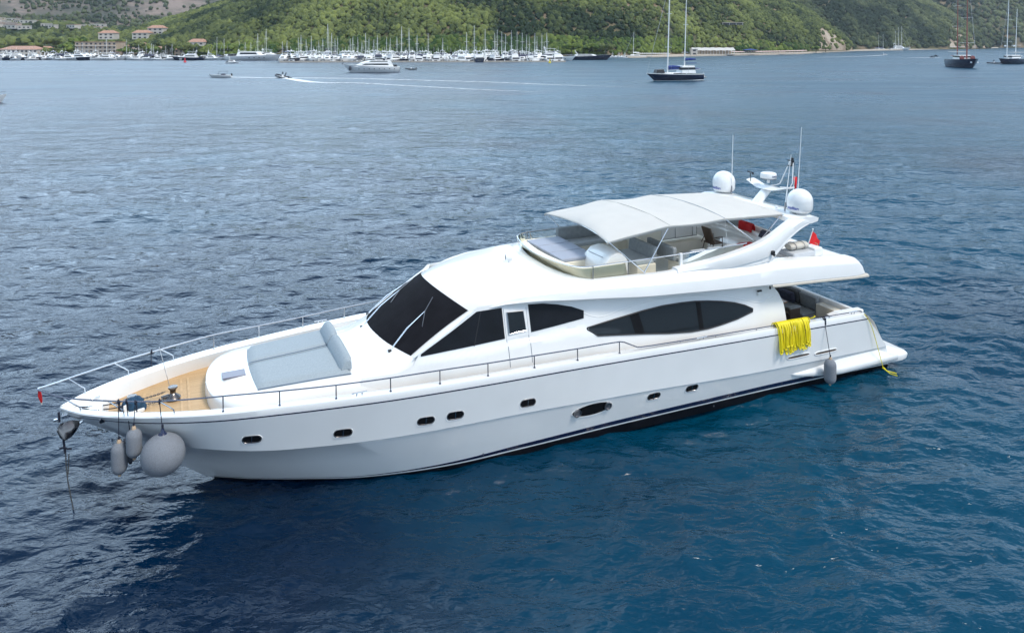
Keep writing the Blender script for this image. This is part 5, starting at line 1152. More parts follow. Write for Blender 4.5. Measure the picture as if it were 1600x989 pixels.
# bare rock slope at the end of the hill and the cut on the headland
def rockface(h, a0, a1, d0, d1, name, label, na=40, nd=24, up=.7):
    a = np.linspace(a0, a1, na); d = np.linspace(d0, d1, nd); A, Dd = np.meshgrid(a, d, indexing='ij'); X, Y, Z = h.pos(A, Dd); Z = Z + up + 3.0 * (fbm(X / 9, Y / 9, 3) - .5) * np.clip((Dd - d0) * 12, 0, 1)
    o = MB().grid([[(X[i, j], Y[i, j], Z[i, j]) for j in range(nd)] for i in range(na)]).build(name, 'rock', ang=180); tag(o, label, kind='structure')
rockface(hills['mid'], 1280, 1331, 0.01, .60, 'rock_slope', 'pale bare scree slope running down to the beach')
rockface(hills['right'], 1484, 1545, 0.01, .45, 'rock_slope', 'reddish bare rock cut at the tip of the headland')
# track on the hill
h = hills['mid']; rows = []
for q in np.linspace(0, 1, 16):
    a = 900 + 60 * q; d = .60 + .33 * q; X, Y, Z = h.pos(np.array([a]), np.array([d])); X2, Y2, Z2 = h.pos(np.array([a + 1.5]), np.array([d + .03])); rows.append([(X[0], Y[0], Z[0] + 3.0), (X2[0], Y2[0], Z2[0] + 3.6)])
tag(MB().grid(rows).build('dirt_track', mat('red_earth_track', (.42, .22, .13), .95, noise=.1)), 'reddish dirt track cut through the trees near the hill top', kind='structure')
# shore strip
def strip(name, pts, depth, z, mt, label):
    rows = []
    for px, py in pts:
        x, y, _ = at(px, py); k = (y + depth) / y; rows.append([(x, y, -.6), (x, y, z), (x * k, y + depth, z + .5)])
    o = MB().grid(rows).build(name, mt, ang=60); return tag(o, label, kind='structure')
strip('shore', [(-400, 92.3), (-100, 92.3), (150, 92.2), (340, 91.8), (440, 91)], 130, 1.0, 'sand', 'low shore with quay in front of the harbour village')
strip('beach', [(930, 91.8), (1000, 90.8), (1080, 88.6), (1150, 87.3), (1180, 87.0), (1250, 85.2), (1300, 82), (1335, 80.5), (1400, 79.3), (1440, 78.4), (1560, 75.8)], 45, .7, 'sand', 'pale pebble beach below the wooded hill')

# ================================================================= BACKGROUND THINGS
M['wallw'] = mat('whitewashed_wall', (.50, .47, .43), .8, noise=.10, nscale=.4); M['walls'] = mat('sandstone_wall', (.42, .33, .25), .85, noise=.15, nscale=.5)
M['tile'] = mat('terracotta_tiles', (.40, .22, .15), .8, noise=.35, nscale=1.2); M['dark'] = mat('dark_opening', (.03, .03, .035), .3); M['conc'] = mat('quay_concrete', (.42, .38, .33), .85, noise=.15, nscale=.5)
M['blued'] = mat('navy_hull_paint', (.008, .014, .04), .25, coat=.4); M['bluecan'] = mat('royal_blue_canvas', (.015, .04, .20), .8); M['teakf'] = mat('faded_teak', (.35, .24, .15), .7); M['maroon'] = mat('varnished_mast', (.25, .06, .045), .4, coat=.3)
M['redb'] = mat('red_buoy_paint', (.65, .02, .03), .5); M['yelb'] = mat('yellow_buoy_paint', (.75, .62, .03), .5); M['trunkm'] = mat('tree_bark', (.10, .075, .055), .9, noise=.3); M['ribg'] = mat('grey_inflatable_rubber', (.05, .055, .065), .6)
M['skin'] = mat('skin', (.42, .24, .16), .6); M['shirt'] = mat('dark_clothing', (.03, .035, .05), .8); M['winbl'] = mat('pale_blue_glass', (.04, .07, .09), .1)

def boat_hull(Lh, B, H, bowk=1.0, sheer=.35, transom=.85, rake=.12):
    """lofted hull, bow at -x, length Lh, origin amidships on the waterline"""
    rows = []
    for i in range(19):
        q = i / 18; w = B / 2 * min(1, (max(0, math.sin(min(1, q / .55) * math.pi / 2)) ** .75)) * (1 - (1 - transom) * max(0, (q - .55) / .45) ** 2)
        zs = H * (1 + sheer * (1 - q) ** 2); x = -Lh / 2 + Lh * q; r = []
        for k, (f, zf) in enumerate(((.62, -.35), (.80, .0), (.93, .30), (1.0, .72), (1.02, 1.0))):
            xs = x + rake * Lh * (1 - zf) * (1 - q) ** 3 * .9; r.append((xs, -w * f ** (1 + 2.5 * (1 - q)), zs * zf))
        rows.append(r + [(x, -w * .9, zs), (x, 0, zs + .02)])
    return rows
PROTO = {}
def P_(name, fn):
    """a prototype boat is the first one placed; later ones are copies"""
    return PROTO.setdefault(name, fn)
def part(m_, name, mt, root, **k): return m_.build(name, mt, root, **k)
def new_root(name, cat): o = bpy.data.objects.new(name, None); col.objects.link(o); o['category'] = cat; return o
def hull_part(root, mt, *a, boot=None, **k):
    rows = boat_hull(*a, **k); m_ = MB().grid(rows); m_.mirror(); ns = len(rows[0]); e = rows[-1]
    m_.add(e + [(x, -y, z) for x, y, z in reversed(e)], [tuple(range(2 * len(e)))]); return m_.build('hull', mt, root, ang=40)
def motor_cruiser(L_=14, B=4.2, H=1.25, tiers=2, hull='gel', arch=True, win=6, top='gel', x0=-.22, x1=.30):
    r = new_root('motor_cruiser', 'motor boat'); hp = hull_part(r, hull, L_, B, H, sheer=.45)
    def house(x0, x1, w, z0, z1, nm, fs=.22, rs=.06):
        h_ = z1 - z0; rows = []
        for z, i in ((z0, 0), (z0 + h_ * .45, .45), (z0 + h_ * .82, .8), (z1, 1)):
            a = x0 + fs * (x1 - x0) * i; b = x1 - rs * (x1 - x0) * i; ww = w * (1 - .14 * i); rows.append([(a, -ww * .55, z), (a + .12 * (b - a), -ww, z), (b, -ww, z), (b, ww, z), (a + .12 * (b - a), ww, z), (a, ww * .55, z)])
        c = MB().grid(rows, 0, True, True).build(nm, 'gel', r, ang=30, bevel=.03)
        # dark window band standing just proud
        for sg in (-1, 1):
            xa, xb = x0 + fs * (x1 - x0) * .5 + .14 * (x1 - x0), x1 - .12 * (x1 - x0); za, zb_ = z0 + h_ * .42, z0 + h_ * .80
            wa = lambda z: w * (1 - .14 * (z - z0) / h_) + .02
            MB().add([(xa, sg * wa(za), za), (xb, sg * wa(za), za), (xb - .05 * (xb - xa), sg * wa(zb_), zb_), (xa + .12 * (xb - xa), sg * wa(zb_), zb_)], [(0, 1, 2, 3)]).build('window_band', 'glass', c)
        i1, i2 = .45, .8; xa, xb = x0 + fs * (x1 - x0) * i1 - .03, x0 + fs * (x1 - x0) * i2 - .03
        MB().add([(xa, -w * .5, z0 + h_ * .45), (xa, w * .5, z0 + h_ * .45), (xb, w * .47, z0 + h_ * .80), (xb, -w * .47, z0 + h_ * .80)], [(0, 1, 2, 3)]).build('windscreen', 'glass', c)
        return c
    house(L_ * x0, L_ * x1, B * .38, H * .95, H + 1.35, 'deckhouse')
    MB().box((L_ * .40, 0, H + .28), (L_ * .10, B * .66, .75)).build('cockpit_shade_box', 'dark', r); MB().box((L_ * .505, 0, H * .55), (.06, B * .34, H * .5)).build('transom_door', 'dark', r)  # cockpit box is a solid dark block painting the shade inside
    if tiers > 1:
        house(L_ * (x0 + .14), L_ * (x1 - .04), B * .34, H + 1.33, H + 2.1, 'flybridge', fs=.3); MB().box((L_ * .13, 0, H + 2.95), (L_ * .26, B * .62, .08)).build('hardtop', top, r, bevel=.02)
        m_ = MB()
        for x in (L_ * .02, L_ * .24):
            for y in (-B * .28, B * .28): m_.tube([(x, y, H + 2.0), (x + .2, y, H + 2.95)], .05, 5)
        m_.build('hardtop_frame', 'steel', r)
    if arch: m_ = MB(); m_.tube([(L_ * .22, -B * .3, H + 1.3), (L_ * .27, -B * .26, H + 3.1), (L_ * .27, B * .26, H + 3.1), (L_ * .22, B * .3, H + 1.3)], .12, 6); m_.build('radar_arch', 'gel', r); MB().rev([(0, 0), (.3, 0), (.32, .2), (.2, .35), (0, .38)], (L_ * .27, 0, H + 3.2), 12).build('radome', 'gel', r)
    MB().tube([(L_ * .27, .2, H + 3.2), (L_ * .28, .2, H + 5.2)], .03, 5).build('antenna', 'gel', r)
    for k in range(win):
        for sg in (-1, 1):
            x = -L_ * .22 + k * L_ * .09; MB().rev([(0, 0), (.15, 0), (.15, .03), (0, .03)], (x, sg * (B * .485 - .02 * 0), H * .62), 10, axis=(0, sg, 0)).build('porthole', 'pane', r)
    MB().grid([[(-L_ * .46 + L_ * .5 * q, sg * B * .5 * min(1, math.sin(min(1, (q + .06) * .9) * math.pi / 2) ** .75) * .93, H * (1 + .45 * (1 - (.04 + .5 * q)) ** 2) + .45) for q in np.linspace(0, 1, 10)] for sg in (-1,)] * 1 + [[(-L_ * .46 + L_ * .5 * q, -B * .5 * min(1, math.sin(min(1, (q + .06) * .9) * math.pi / 2) ** .75) * .93, H * (1 + .45 * (1 - (.04 + .5 * q)) ** 2) + .52) for q in np.linspace(0, 1, 10)]]).build('bow_rail', 'steel', r)
    return r
def sail_boat(L_=13, B=4, H=1.1, mh=17, hull='gel', cov='bluecan', masts=1, mastm='gel', spread=2, house=True, mast_x=None):
    r = new_root('sailing_boat', 'sailboat'); hull_part(r, hull, L_, B, H, sheer=.25, transom=.7, rake=.16)
    if house:
        rows = []
        for z, k in ((H * .95, 1), (H + .45, .92), (H + .55, .8)): rows.append([(-L_ * .2, -B * .1 * k, z), (-L_ * .05, -B * .27 * k, z), (L_ * .2, -B * .28 * k, z), (L_ * .2, B * .28 * k, z), (-L_ * .05, B * .27 * k, z), (-L_ * .2, B * .1 * k, z)])
        c = MB().grid(rows, 0, True, True).build('coachroof', 'gel', r, bevel=.02)
        for sg in (-1, 1): MB().add([(-L_ * .06, sg * B * .272, H + .12), (L_ * .17, sg * B * .282, H + .12), (L_ * .17, sg * B * .27, H + .36), (-L_ * .05, sg * B * .26, H + .36)], [(0, 1, 2, 3)]).build('cabin_window', 'glass', c)
    xs = mast_x or ([-L_ * .08] if masts == 1 else [-L_ * .16, L_ * .20])
    hs = [mh] if masts == 1 else [mh, mh * .84]
    for x, h_ in zip(xs, hs):
        rk = .022 * h_
        m_ = MB().tube([(x, 0, H), (x + rk, 0, h_)], [.0065 * h_ + .03, .003 * h_ + .03], 8).build('mast', mastm, r)
        for k in range(spread):
            f = (k + 1) / (spread + 1) ; MB().tube([(x + rk * f, -B * .36 * (1 - .2 * k), h_ * f), (x + rk * f - .1, 0, h_ * f + .12), (x + rk * f, B * .36 * (1 - .2 * k), h_ * f)], .05, 5).build('spreader', mastm if mastm != 'maroon' else 'gel', m_)
        bm_ = MB().tube([(x + .1, 0, H + 1.3), (x + L_ * .30, 0, H + 1.45)], .09, 7).build('boom', 'gel', r); MB().tube([(x + .2, 0, H + 1.55), (x + L_ * .15, 0, H + 1.62), (x + L_ * .29, 0, H + 1.6)], [.28, .22, .10], 8).build('sail_cover', cov, bm_)
        st = MB()
        for sg in (-1, 1): st.tube([(x, sg * B * .46, H), (x + rk * .95, 0, h_ * .97)], .022, 4)
        st.build('shroud', 'dsteel', r)
    MB().tube([(-L_ * .49, 0, H * 1.25), (xs[0] + .02 * mh, 0, mh * .97)], .05, 5).build('forestay', 'lfab' , r); MB().tube([(L_ * .48, 0, H), (xs[-1] + .02 * hs[-1], 0, hs[-1] * .99)], .022, 4).build('backstay', 'dsteel', r)
    return r
def place(o, x, y, rz, label, cat, group=None, sc_=1, z=0):
    o.location = (x, y, z); o.rotation_euler = (0, 0, rz)
    if sc_ != 1: o.scale = (sc_,) * 3
    if 'group' in o: del o['group']
    return tag(o, label, cat, group)
used = set()
def boat(kind, x, y, rz, label, cat, group=None, sc_=1):
    o = PROTO[kind]
    if kind in used: o = copy_tree(o)
    used.add(kind); return place(o, x, y, rz, label, cat, group, sc_)
PROTO['cruiser'] = motor_cruiser(14, 4.2, 1.2)
PROTO['cruiserb'] = motor_cruiser(13, 4.1, 1.2, top='bluecan'); PROTO['open'] = motor_cruiser(12, 3.9, 1.1, tiers=1, arch=True, win=3); MB().box((2.6, 0, 2.7), (4.4, 3.0, .9), taper=.8).build('canopy', 'navyfab', PROTO['open'], bevel=.1)
PROTO['small'] = motor_cruiser(9.5, 3.2, .95, tiers=1, win=3)
PROTO['sport'] = motor_cruiser(17, 4.6, 1.3, tiers=1, arch=False, win=4)
PROTO['bluehull'] = motor_cruiser(15, 4.4, 1.3, hull='blued', win=0)
PROTO['sloop'] = sail_boat(13, 4, 1.1, 16.5); PROTO['sloopb'] = sail_boat(12, 3.8, 1.1, 13.5, cov='gel'); PROTO['sloopc'] = sail_boat(15, 4.3, 1.2, 20, cov='canvas', spread=3)

# --- marina quay and the boats on it
q0, q1 = at(437, 98.2), at(884, 97.6)
dq = Vector((q1[0] - q0[0], q1[1] - q0[1], 0)); lq = dq.length; dq.normalize(); nq = Vector((-dq.y, dq.x, 0))
m_ = MB(); 
def qpt(f, back, z): p = Vector(q0) + dq * (f * lq) + nq * back; return (p.x, p.y, z)
quay = bpy.data.objects.new('marina_quay', None); col.objects.link(quay); tag(quay, 'long low concrete quay in front of the packed marina', 'quay')
MB().prism([(0, -.6), (1, -.6), (1, .75), (0, .75)], 0, 3.2, lambda a, z, h: qpt(a, h, z)).build('deck', 'conc', quay, bevel=.05)
for k in range(30): 
    f = .015 + k * .0334; p = qpt(f, .25, 0); MB().box((p[0], p[1], 1.05), (.5, .4, .6)).build('service_bollard', 'gel' if k % 3 else 'dark', quay, bevel=.05)
g = random.Random(21); rzq = math.atan2(dq.y, dq.x)
mast_px = [441, 449, 466, 471, 478, 487, 498, 505, 512, 519, 523, 528, 547, 552, 559, 566, 571, 577, 584, 590, 604, 610, 620, 628, 639, 652, 669, 692, 729, 741, 758, 773, 777, 784, 790, 799, 808, 816, 823, 827, 836, 839, 847, 854]
mast_top = [70, 64, 66, 55, 62, 57, 64, 61, 38, 52, 60, 62, 60, 58, 60, 64, 51, 60, 62, 56, 64, 60, 58, 42, 45, 55, 52, 60, 50, 40, 46, 45, 47, 50, 54, 48, 50, 48, 55, 58, 52, 57, 53, 42]
for i, (px, pt) in enumerate(zip(mast_px, mast_top)):
    back = 9 + (i * 7919 % 5) * 13; p0 = q0[1] + (q1[1] - q0[1]) * (px - 437) / 447; Y = p0 + back; X = (px - 800) / F * Y; hgt = CAMH + (YH - pt) * Y / F
    kind, bh = [('sloop', 16.5), ('sloopb', 13.5), ('sloopc', 20)][i % 3]; s_ = min(1.25, max(.7, hgt / bh)); 
    boat(kind, X, Y, rzq + R(90 if i % 2 else -90) + g.uniform(-.05, .05), ['white sloop with blue sail cover and bare mast in the packed marina', 'white sloop with white sail cover and bare mast in the packed marina', 'tall masted white sloop with three spreaders in the packed marina'][i % 3], 'sailboat', ['sloops with blue sail covers in the marina', 'sloops with white sail covers in the marina', 'tall sloops in the marina'][i % 3], s_)
n = 0
for row, (back, step, zz) in enumerate(((10.5, 4.2, 0), (26, 4.3, 0), (42, 4.6, 0), (58, 5.2, 0))):
    f = .0
    while f < 1.0:
        kind = g.choice(['cruiser', 'cruiserb', 'sport', 'small', 'open', 'cruiser', 'bluehull', 'open', 'sport']); px_f = f
        if row == 0 and 0.03 < f < .02: pass
        p = qpt(f, back + g.uniform(-1, 1.5), 0)
        nm = {'cruiserb': 'white cruiser with blue canvas top', 'open': 'white cruiser with dark cockpit canopy', 'cruiser': 'white flybridge cruiser', 'sport': 'low white sports cruiser', 'small': 'small white motor boat', 'bluehull': 'navy hulled flybridge cruiser'}[kind]
        rw = ['in the front row along the marina quay', 'in the middle rows of the packed marina', 'in the rearmost row of the marina below the trees', 'at the back of the marina against the shore'][row]
        boat(kind, p[0], p[1], rzq + R(90) + R(180) * (g.random() < .4) + g.choice([0, 0, .12, -.12, .5, -.6]) + g.uniform(-.05, .05), nm + ' ' + rw, 'motor boat', nm + 's ' + rw, g.uniform(1.1, 1.4)); n += 1
        f += (step * 1.1 * g.uniform(.92, 1.15)) / lq
# the bigger white boats off the left end of the quay
for px, py, kind, rz, s_, lab in ((398, 94.6, 'sport', 178, 2.0, 'long low white superyacht moored left of the quay end'), (425, 94.3, 'cruiser', 182, 1.5, 'white three deck motor yacht tucked behind the quay end'), (371, 94, 'sport', 176, 1.35, 'white motor yacht leftmost of the big yachts by the quay end'), (385, 93, 'cruiser', 180, 1.3, 'white flybridge yacht moored between the two long low yachts'), (480, 95.8, 'bluehull', 3, 1.35, 'navy hulled motor yacht lying alongside the quay at its left end'), (540, 95.2, 'cruiser', 5, 1.3, 'white motor yacht lying alongside behind the left part of the quay')):
    x, y, _ = at(px, py); boat(kind, x, y, R(rz), lab, 'motor yacht', None, s_)
for px, pt, rz, lab in ((341, 58, 40, 'sloop with slim bare mast at the left end of the marina'), (352, 54, 60, 'tall sloop with raked rig beside the shore village'), (384, 60, 90, 'sloop moored behind the long low yachts'), (404, 44, 90, 'tallest masted sloop behind the long low yachts'), (417, 46, 90, 'tall sloop to the left of the quay end'), (393, 66, 80, 'short masted sloop behind the long low yachts')):
    x, y, _ = at(px, 92.6); hgt = CAMH + (YH - pt) * y / F; boat('sloop' if px % 2 else 'sloopb', x, y, R(rz), lab, 'sailboat', None, hgt / 16.5)
# left shore row
n = 0
for px in np.arange(-60, 335, 8.2):
    kind = g.choice(['small', 'open', 'sport', 'small', 'cruiserb', 'cruiser', 'bluehull']); x, y, _ = at(px + g.uniform(-1.5, 1.5), 94 + g.uniform(-.4, .7))
    nm = {'cruiserb': 'white boat with blue canvas top', 'open': 'white boat with dark canopy', 'cruiser': 'white flybridge boat', 'sport': 'low white open cruiser', 'small': 'small white day boat', 'bluehull': 'dark blue hulled boat'}[kind]
    boat(kind, x, y, R(g.choice([10, 170, 195, 80, 100, 0])), nm + ' moored along the village shore on the left', 'motor boat', nm + 's along the village shore', g.uniform(.9, 1.3)); n += 1
for px, pt in ((62, 78), (128, 66), (139, 72), (151, 70), (168, 60), (200, 62), (216, 70), (228, 72), (238, 68), (241, 70), (260, 72), (270, 69)):
    x, y, _ = at(px, 93.4); hgt = CAMH + (YH - pt) * y / F; boat(['sloop', 'sloopb'][px % 2], x, y, R(g.choice([20, 80, 160])), ['sloop with blue sail cover by the village shore', 'sloop with white sail cover by the village shore'][px % 2], 'sailboat', ['blue covered sloops by the village', 'white covered sloops by the village'][px % 2], hgt / [16.5, 13.5][px % 2])
# right end of the quay
x, y, _ = at(868, 95.5); boat('cruiser', x, y, R(183), 'large white multi deck superyacht moored at the right end of the marina', 'motor yacht', None, 1.75)
nv = motor_cruiser(30, 6.5, 2.2, tiers=1, hull='blued', arch=True, win=0); x, y, _ = at(919, 94); place(nv, x, y, R(180), 'sleek navy blue superyacht at the right end of the marina', 'motor yacht'); nv.name = 'superyacht'
gb = motor_cruiser(18, 4.6, 1.5, tiers=1, hull='beige', win=4); x, y, _ = at(797, 96.2); place(gb, x, y, R(178), 'cream hulled motor yacht lying outside the quay', 'motor yacht'); gb.name = 'motor_cruiser'
x, y, _ = at(718, 97.6); boat('small', x, y, R(5), 'small white boat with dark windows under way by the quay', 'motor boat', None, 1.3)
for px, k in ((953, 'small'), (963, 'small'), (972, 'small')): x, y, _ = at(px, 91.5); boat(k, x, y, R(20), 'small boat moored off the wooded shore right of the superyachts', 'motor boat', 'small boats off the wooded shore', .8)
x, y, _ = at(992, 90.5); boat('sloopb', x, y, R(15), 'lone sloop anchored off the wooded shore right of the marina', 'sailboat', None, 1.35)

# --- anchored three deck motor yacht
my = motor_cruiser(19.5, 5.2, 2.0, tiers=2, win=8, x0=-.36, x1=.40); my.name = 'motor_cruiser'
x, y, _ = at(581, 113.2); place(my, x, y, R(8), 'white flybridge motor yacht anchored in open water before the marina', 'motor yacht', None, 1.08)
for sg in (-1, 1):
    pass
m_ = MB(); m_.tube([(-9.9, 0, 3.6), (-10.1, 0, 3.0), (-9.8, 0, 2.6)], .22, 7); m_.build('anchor', 'dsteel', my)
for yy in (-1.0, 1.0): MB().rev([(.02, -.9), (.45, -.6), (.5, 0), (.42, .5), (.1, .8)], (-7.4, yy * 1.75, 1.5), 12).build('fender', 'fendd', my)
def rib(L_=5.5, people=0):
    r = new_root('inflatable_boat', 'dinghy'); w = L_ * .19
    pts = [(L_ / 2, -w, .42), (0, -w * 1.05, .42), (-L_ * .3, -w * .9, .48), (-L_ * .45, -w * .4, .60), (-L_ * .5, 0, .66), (-L_ * .45, w * .4, .60), (-L_ * .3, w * .9, .48), (0, w * 1.05, .42), (L_ / 2, w, .42)]
    MB().tube(spline(pts, 4), .24, 8).build('tube', 'ribg', r); MB().grid([[(-L_ * .4, 0, .35), (-L_ * .4, 0, .35)], [(-L_ * .1, -w, .30), (-L_ * .1, w, .30)], [(L_ * .48, -w, .28), (L_ * .48, w, .28)]]).build('floor', 'gel', r)
    m_ = MB().box((L_ * .52, 0, .75), (.4, .4, .7), taper=.8); m_.box((L_ * .56, 0, .25), (.16, .14, .6)); m_.build('outboard', 'black', r, bevel=.05); MB().box((.1, 0, .68), (.5, .6, .75), taper=.8).build('steering_console', 'gel', r, bevel=.05); return r
def person(x, y, z, rz, pose, par_label, shirt='shirt'):
    """one continuous skinned body, seated or standing, 1.75 m tall standing"""
    V = {'pel': (0, 0, .92), 'sp': (0, 0, 1.15), 'ch': (.02, 0, 1.38), 'nk': (.02, 0, 1.50), 'hd': (.0, 0, 1.60), 'ht': (0, 0, 1.72)}; E_ = [('pel', 'sp'), ('sp', 'ch'), ('ch', 'nk'), ('nk', 'hd'), ('hd', 'ht')]; Rr = {'pel': .13, 'sp': .12, 'ch': .15, 'nk': .055, 'hd': .095, 'ht': .07}
    dz = -.38 if pose == 'sit' else 0
    for sd, sg in (('l', 1), ('r', -1)):
        V['sh' + sd] = (.02, sg * .19, 1.42); V['el' + sd] = (-.12, sg * .25, 1.18); V['wr' + sd] = (-.36, sg * .20, 1.20); V['ha' + sd] = (-.44, sg * .19, 1.21); Rr.update({'sh' + sd: .065, 'el' + sd: .045, 'wr' + sd: .032, 'ha' + sd: .04}); E_ += [('ch', 'sh' + sd), ('sh' + sd, 'el' + sd), ('el' + sd, 'wr' + sd), ('wr' + sd, 'ha' + sd)]
        if pose == 'sit': V['kn' + sd] = (-.42, sg * .14, .94); V['an' + sd] = (-.42, sg * .14, .52); V['ft' + sd] = (-.58, sg * .14, .46)
        else: V['kn' + sd] = (-.05, sg * .12, .50); V['an' + sd] = (0, sg * .12, .10); V['ft' + sd] = (-.16, sg * .12, .05)
        V['hp' + sd] = (0, sg * .10, .90); Rr.update({'kn' + sd: .07, 'an' + sd: .05, 'ft' + sd: .045, 'hp' + sd: .10}); E_ += [('pel', 'hp' + sd), ('hp' + sd, 'kn' + sd), ('kn' + sd, 'an' + sd), ('an' + sd, 'ft' + sd)]
    ks = list(V); me = bpy.data.meshes.new('person'); me.from_pydata([(V[k][0], V[k][1], V[k][2] + dz) for k in ks], [(ks.index(a), ks.index(b)) for a, b in E_], []); o = bpy.data.objects.new('person', me); col.objects.link(o)
    mo = o.modifiers.new('skin', 'SKIN'); 
    for i, k in enumerate(ks): me.skin_vertices[0].data[i].radius = (Rr[k], Rr[k]); me.skin_vertices[0].data[i].use_root = (k == 'pel')
    o.modifiers.new('sub', 'SUBSURF').render_levels = 1; me.materials.append(M[shirt]); o.location = (x, y, z); o.rotation_euler = (0, 0, rz); return tag(o, par_label, 'person')
x, y, _ = at(642, 110); dg = rib(4.2); place(dg, x, y, R(5), 'dark dinghy trailing behind the anchored motor yacht', 'dinghy')
x, y, _ = at(441, 122.3); rb = rib(6.6); place(rb, x, y, R(-38), 'dark inflatable boat speeding left with people aboard', 'dinghy'); rb.rotation_euler = (0, R(7), R(-38))
person(x + .2, y + .1, .75, R(-38), 'sit', 'seated person in dark clothes steering the speeding inflatable boat'); person(x + 1.5, y - .9, .6, R(-38), 'sit', 'person in dark clothes seated at the stern of the inflatable boat')
sb = new_root('speedboat', 'motor boat'); hull_part(sb, 'gel', 7.2, 2.4, .8, sheer=.3, transom=.95)
MB().grid([[(-.9, -.9, 1.0), (-.9, .9, 1.0)], [(-.4, -.8, 1.5), (-.4, .8, 1.5)]]).build('windscreen', 'glass', sb); MB().box((1.0, 0, 2.05), (2.6, 1.9, .08)).build('sun_top', 'black', sb, bevel=.03)
m_ = MB(); [m_.tube([(a, b, .9), (a, b, 2.05)], .04, 5) for a in (-.2, 2.2) for b in (-.8, .8)]; m_.build('top_frame', 'steel', sb); MB().box((3.6, 0, .9), (.5, .6, .8), taper=.8).build('outboard', 'black', sb, bevel=.05); MB().box((1.0, 0, 1.0), (1.2, 1.5, .5)).build('seat', 'navyfab', sb, bevel=.08)
x, y, _ = at(344, 121.5); place(sb, x, y, R(8), 'white speedboat with dark canopy leaving a wake on the left', 'motor boat')
x, y, _ = at(364, 99.5); boat('small', x, y, R(185), 'small dark topped boat running before the shore on the left', 'motor boat', None, .75)
eb = motor_cruiser(9.5, 3.0, 1.1, tiers=1, arch=False, win=2); x, y, _ = at(-28, 160.5); place(eb, x, y, R(182), 'white boat cut off by the left edge of the photo', 'motor boat'); eb.name = 'motor_cruiser'

# --- buoys
def buoy(px, py, mt, label, s_=1.0):
    x, y, _ = at(px, py); o = empty('navigation_buoy', (x, y, 0), 0, label, 'buoy'); b = MB().rev([(0, -.3), (.8, -.3), (.8, .5), (.35, .7), (.28, 1.9), (0, 2.0)], (0, 0, 0), 14).build('float', mt, o); MB().rev([(0, 1.95), (.3, 1.95), (.05, 2.6), (0, 2.62)], (0, 0, 0), 8).build('topmark', mt, o); o.scale = (s_,) * 3
buoy(289, 98, 'redb', 'small red channel buoy off the village shore'); buoy(859, 99, 'yelb', 'small yellow buoy off the right end of the quay', .9)

# --- two masted dark ketch, the red masted and the twin masted yachts on the right
kt = new_root('sailing_yacht', 'sailboat'); Lk = 19.0
PK = sail_boat(Lk, 5.0, 1.9, 30, hull='blued', cov='bluecan', masts=2, spread=2, mast_x=[-Lk * .12, Lk * .19]); PK.name = 'sailing_yacht'; bpy.data.objects.remove(kt)
x, y, _ = at(1053, 126.3); place(PK, x, y, R(20), 'black hulled two masted ketch with blue sail covers anchored in the bay', 'sailboat')
MB().tube([(-Lk * .11, 0, 4.0), (-Lk * .02, 0, 4.15), (Lk * .12, 0, 4.1)], [.5, .42, .25], 8).build('sail_cover', 'bluecan', PK); MB().tube([(Lk * .20, 0, 6.3), (Lk * .30, 0, 6.4), (Lk * .40, 0, 6.35)], [.42, .35, .2], 8).build('sail_cover', 'bluecan', PK); m_ = MB().box((Lk * .22, 0, 3.3), (5.0, 3.4, 2.3), taper=.85); hh_ = m_.build('wheelhouse', 'gel', PK, bevel=.08); MB().box((Lk * .22 - .1, 0, 3.6), (4.9, 3.3, .7), taper=.95).build('window_band', 'glass', hh_)
MB().box((-Lk * .27, 0, 2.9), (2.8, 2.2, 1.1), taper=.8).build('sail_bag', 'black', PK, bevel=.1); MB().box((Lk * .30, 0, 5.2), (3.2, 2.2, .12)).build('awning', 'bluecan', PK, bevel=.03)
rows = boat_hull(Lk, 5.06, 1.9, sheer=.25, transom=.7, rake=.16); m_ = MB().grid([[(p[4][0] - .01, p[4][1] - .03, p[4][2] - .12), (p[4][0] - .01, p[4][1] - .03, p[4][2] + .02)] for p in rows]).mirror(); m_.build('gunwale', 'gel', PK)
m_ = MB().grid([[(p[1][0], p[1][1] * 1.02 - .05, .02), (p[1][0], p[1][1] * 1.02 - .07, .22)] for p in rows]).mirror(); m_.build('boot_stripe', 'gel', PK)
x, y, _ = at(1096, 122); boat('small', x, y, R(25), 'small white tender at the stern of the black ketch', 'dinghy', None, .35)
RM = sail_boat(26, 8.6, 3.4, 44, hull='blued', cov='maroon', masts=2, mastm='maroon', spread=3, mast_x=[-3.5, 6.5]); RM.name = 'sailing_yacht'
x, y, _ = at(1505, 106.0); place(RM, x, y, R(80), 'dark blue sailing yacht with two reddish masts seen bow on', 'sailboat')
m_ = MB().box((1.5, 0, 4.6), (7, 5.4, 2.0), taper=.85); h2 = m_.build('deckhouse', 'gel', RM, bevel=.1); MB().box((1.4, 0, 4.9), (7.05, 5.1, .6), taper=.97).build('window_band', 'glass', h2); MB().box((5, 0, 6.9), (6.5, 6.8, .15)).build('awning', 'canvas', RM, bevel=.05)
for yy in (-1, 1): MB().rev([(0, 0), (.9, .0), (1.0, .35), (.8, .8), (0, .9)], (-3.6, yy * 2.2, 4.4), 14, axis=(-1, 0, 0)).build('sail_bundle', 'maroon', RM); MB().rev([(0, 0), (.4, 0), (.4, .1), (0, .1)], (-11.2, yy * 1.3, 2.6), 12, axis=(-1, yy * .5, -.2)).build('hawse', 'gel', RM)
TMs = sail_boat(24, 6.5, 2.4, 34, hull='blued', cov='gel', masts=2, mastm='gel', spread=2, mast_x=[-4.5, 4.0]); TMs.name = 'sailing_yacht'
x, y, _ = at(1580, 100.3); place(TMs, x, y, R(30), 'dark hulled yacht with two white masts at the right edge', 'sailboat')
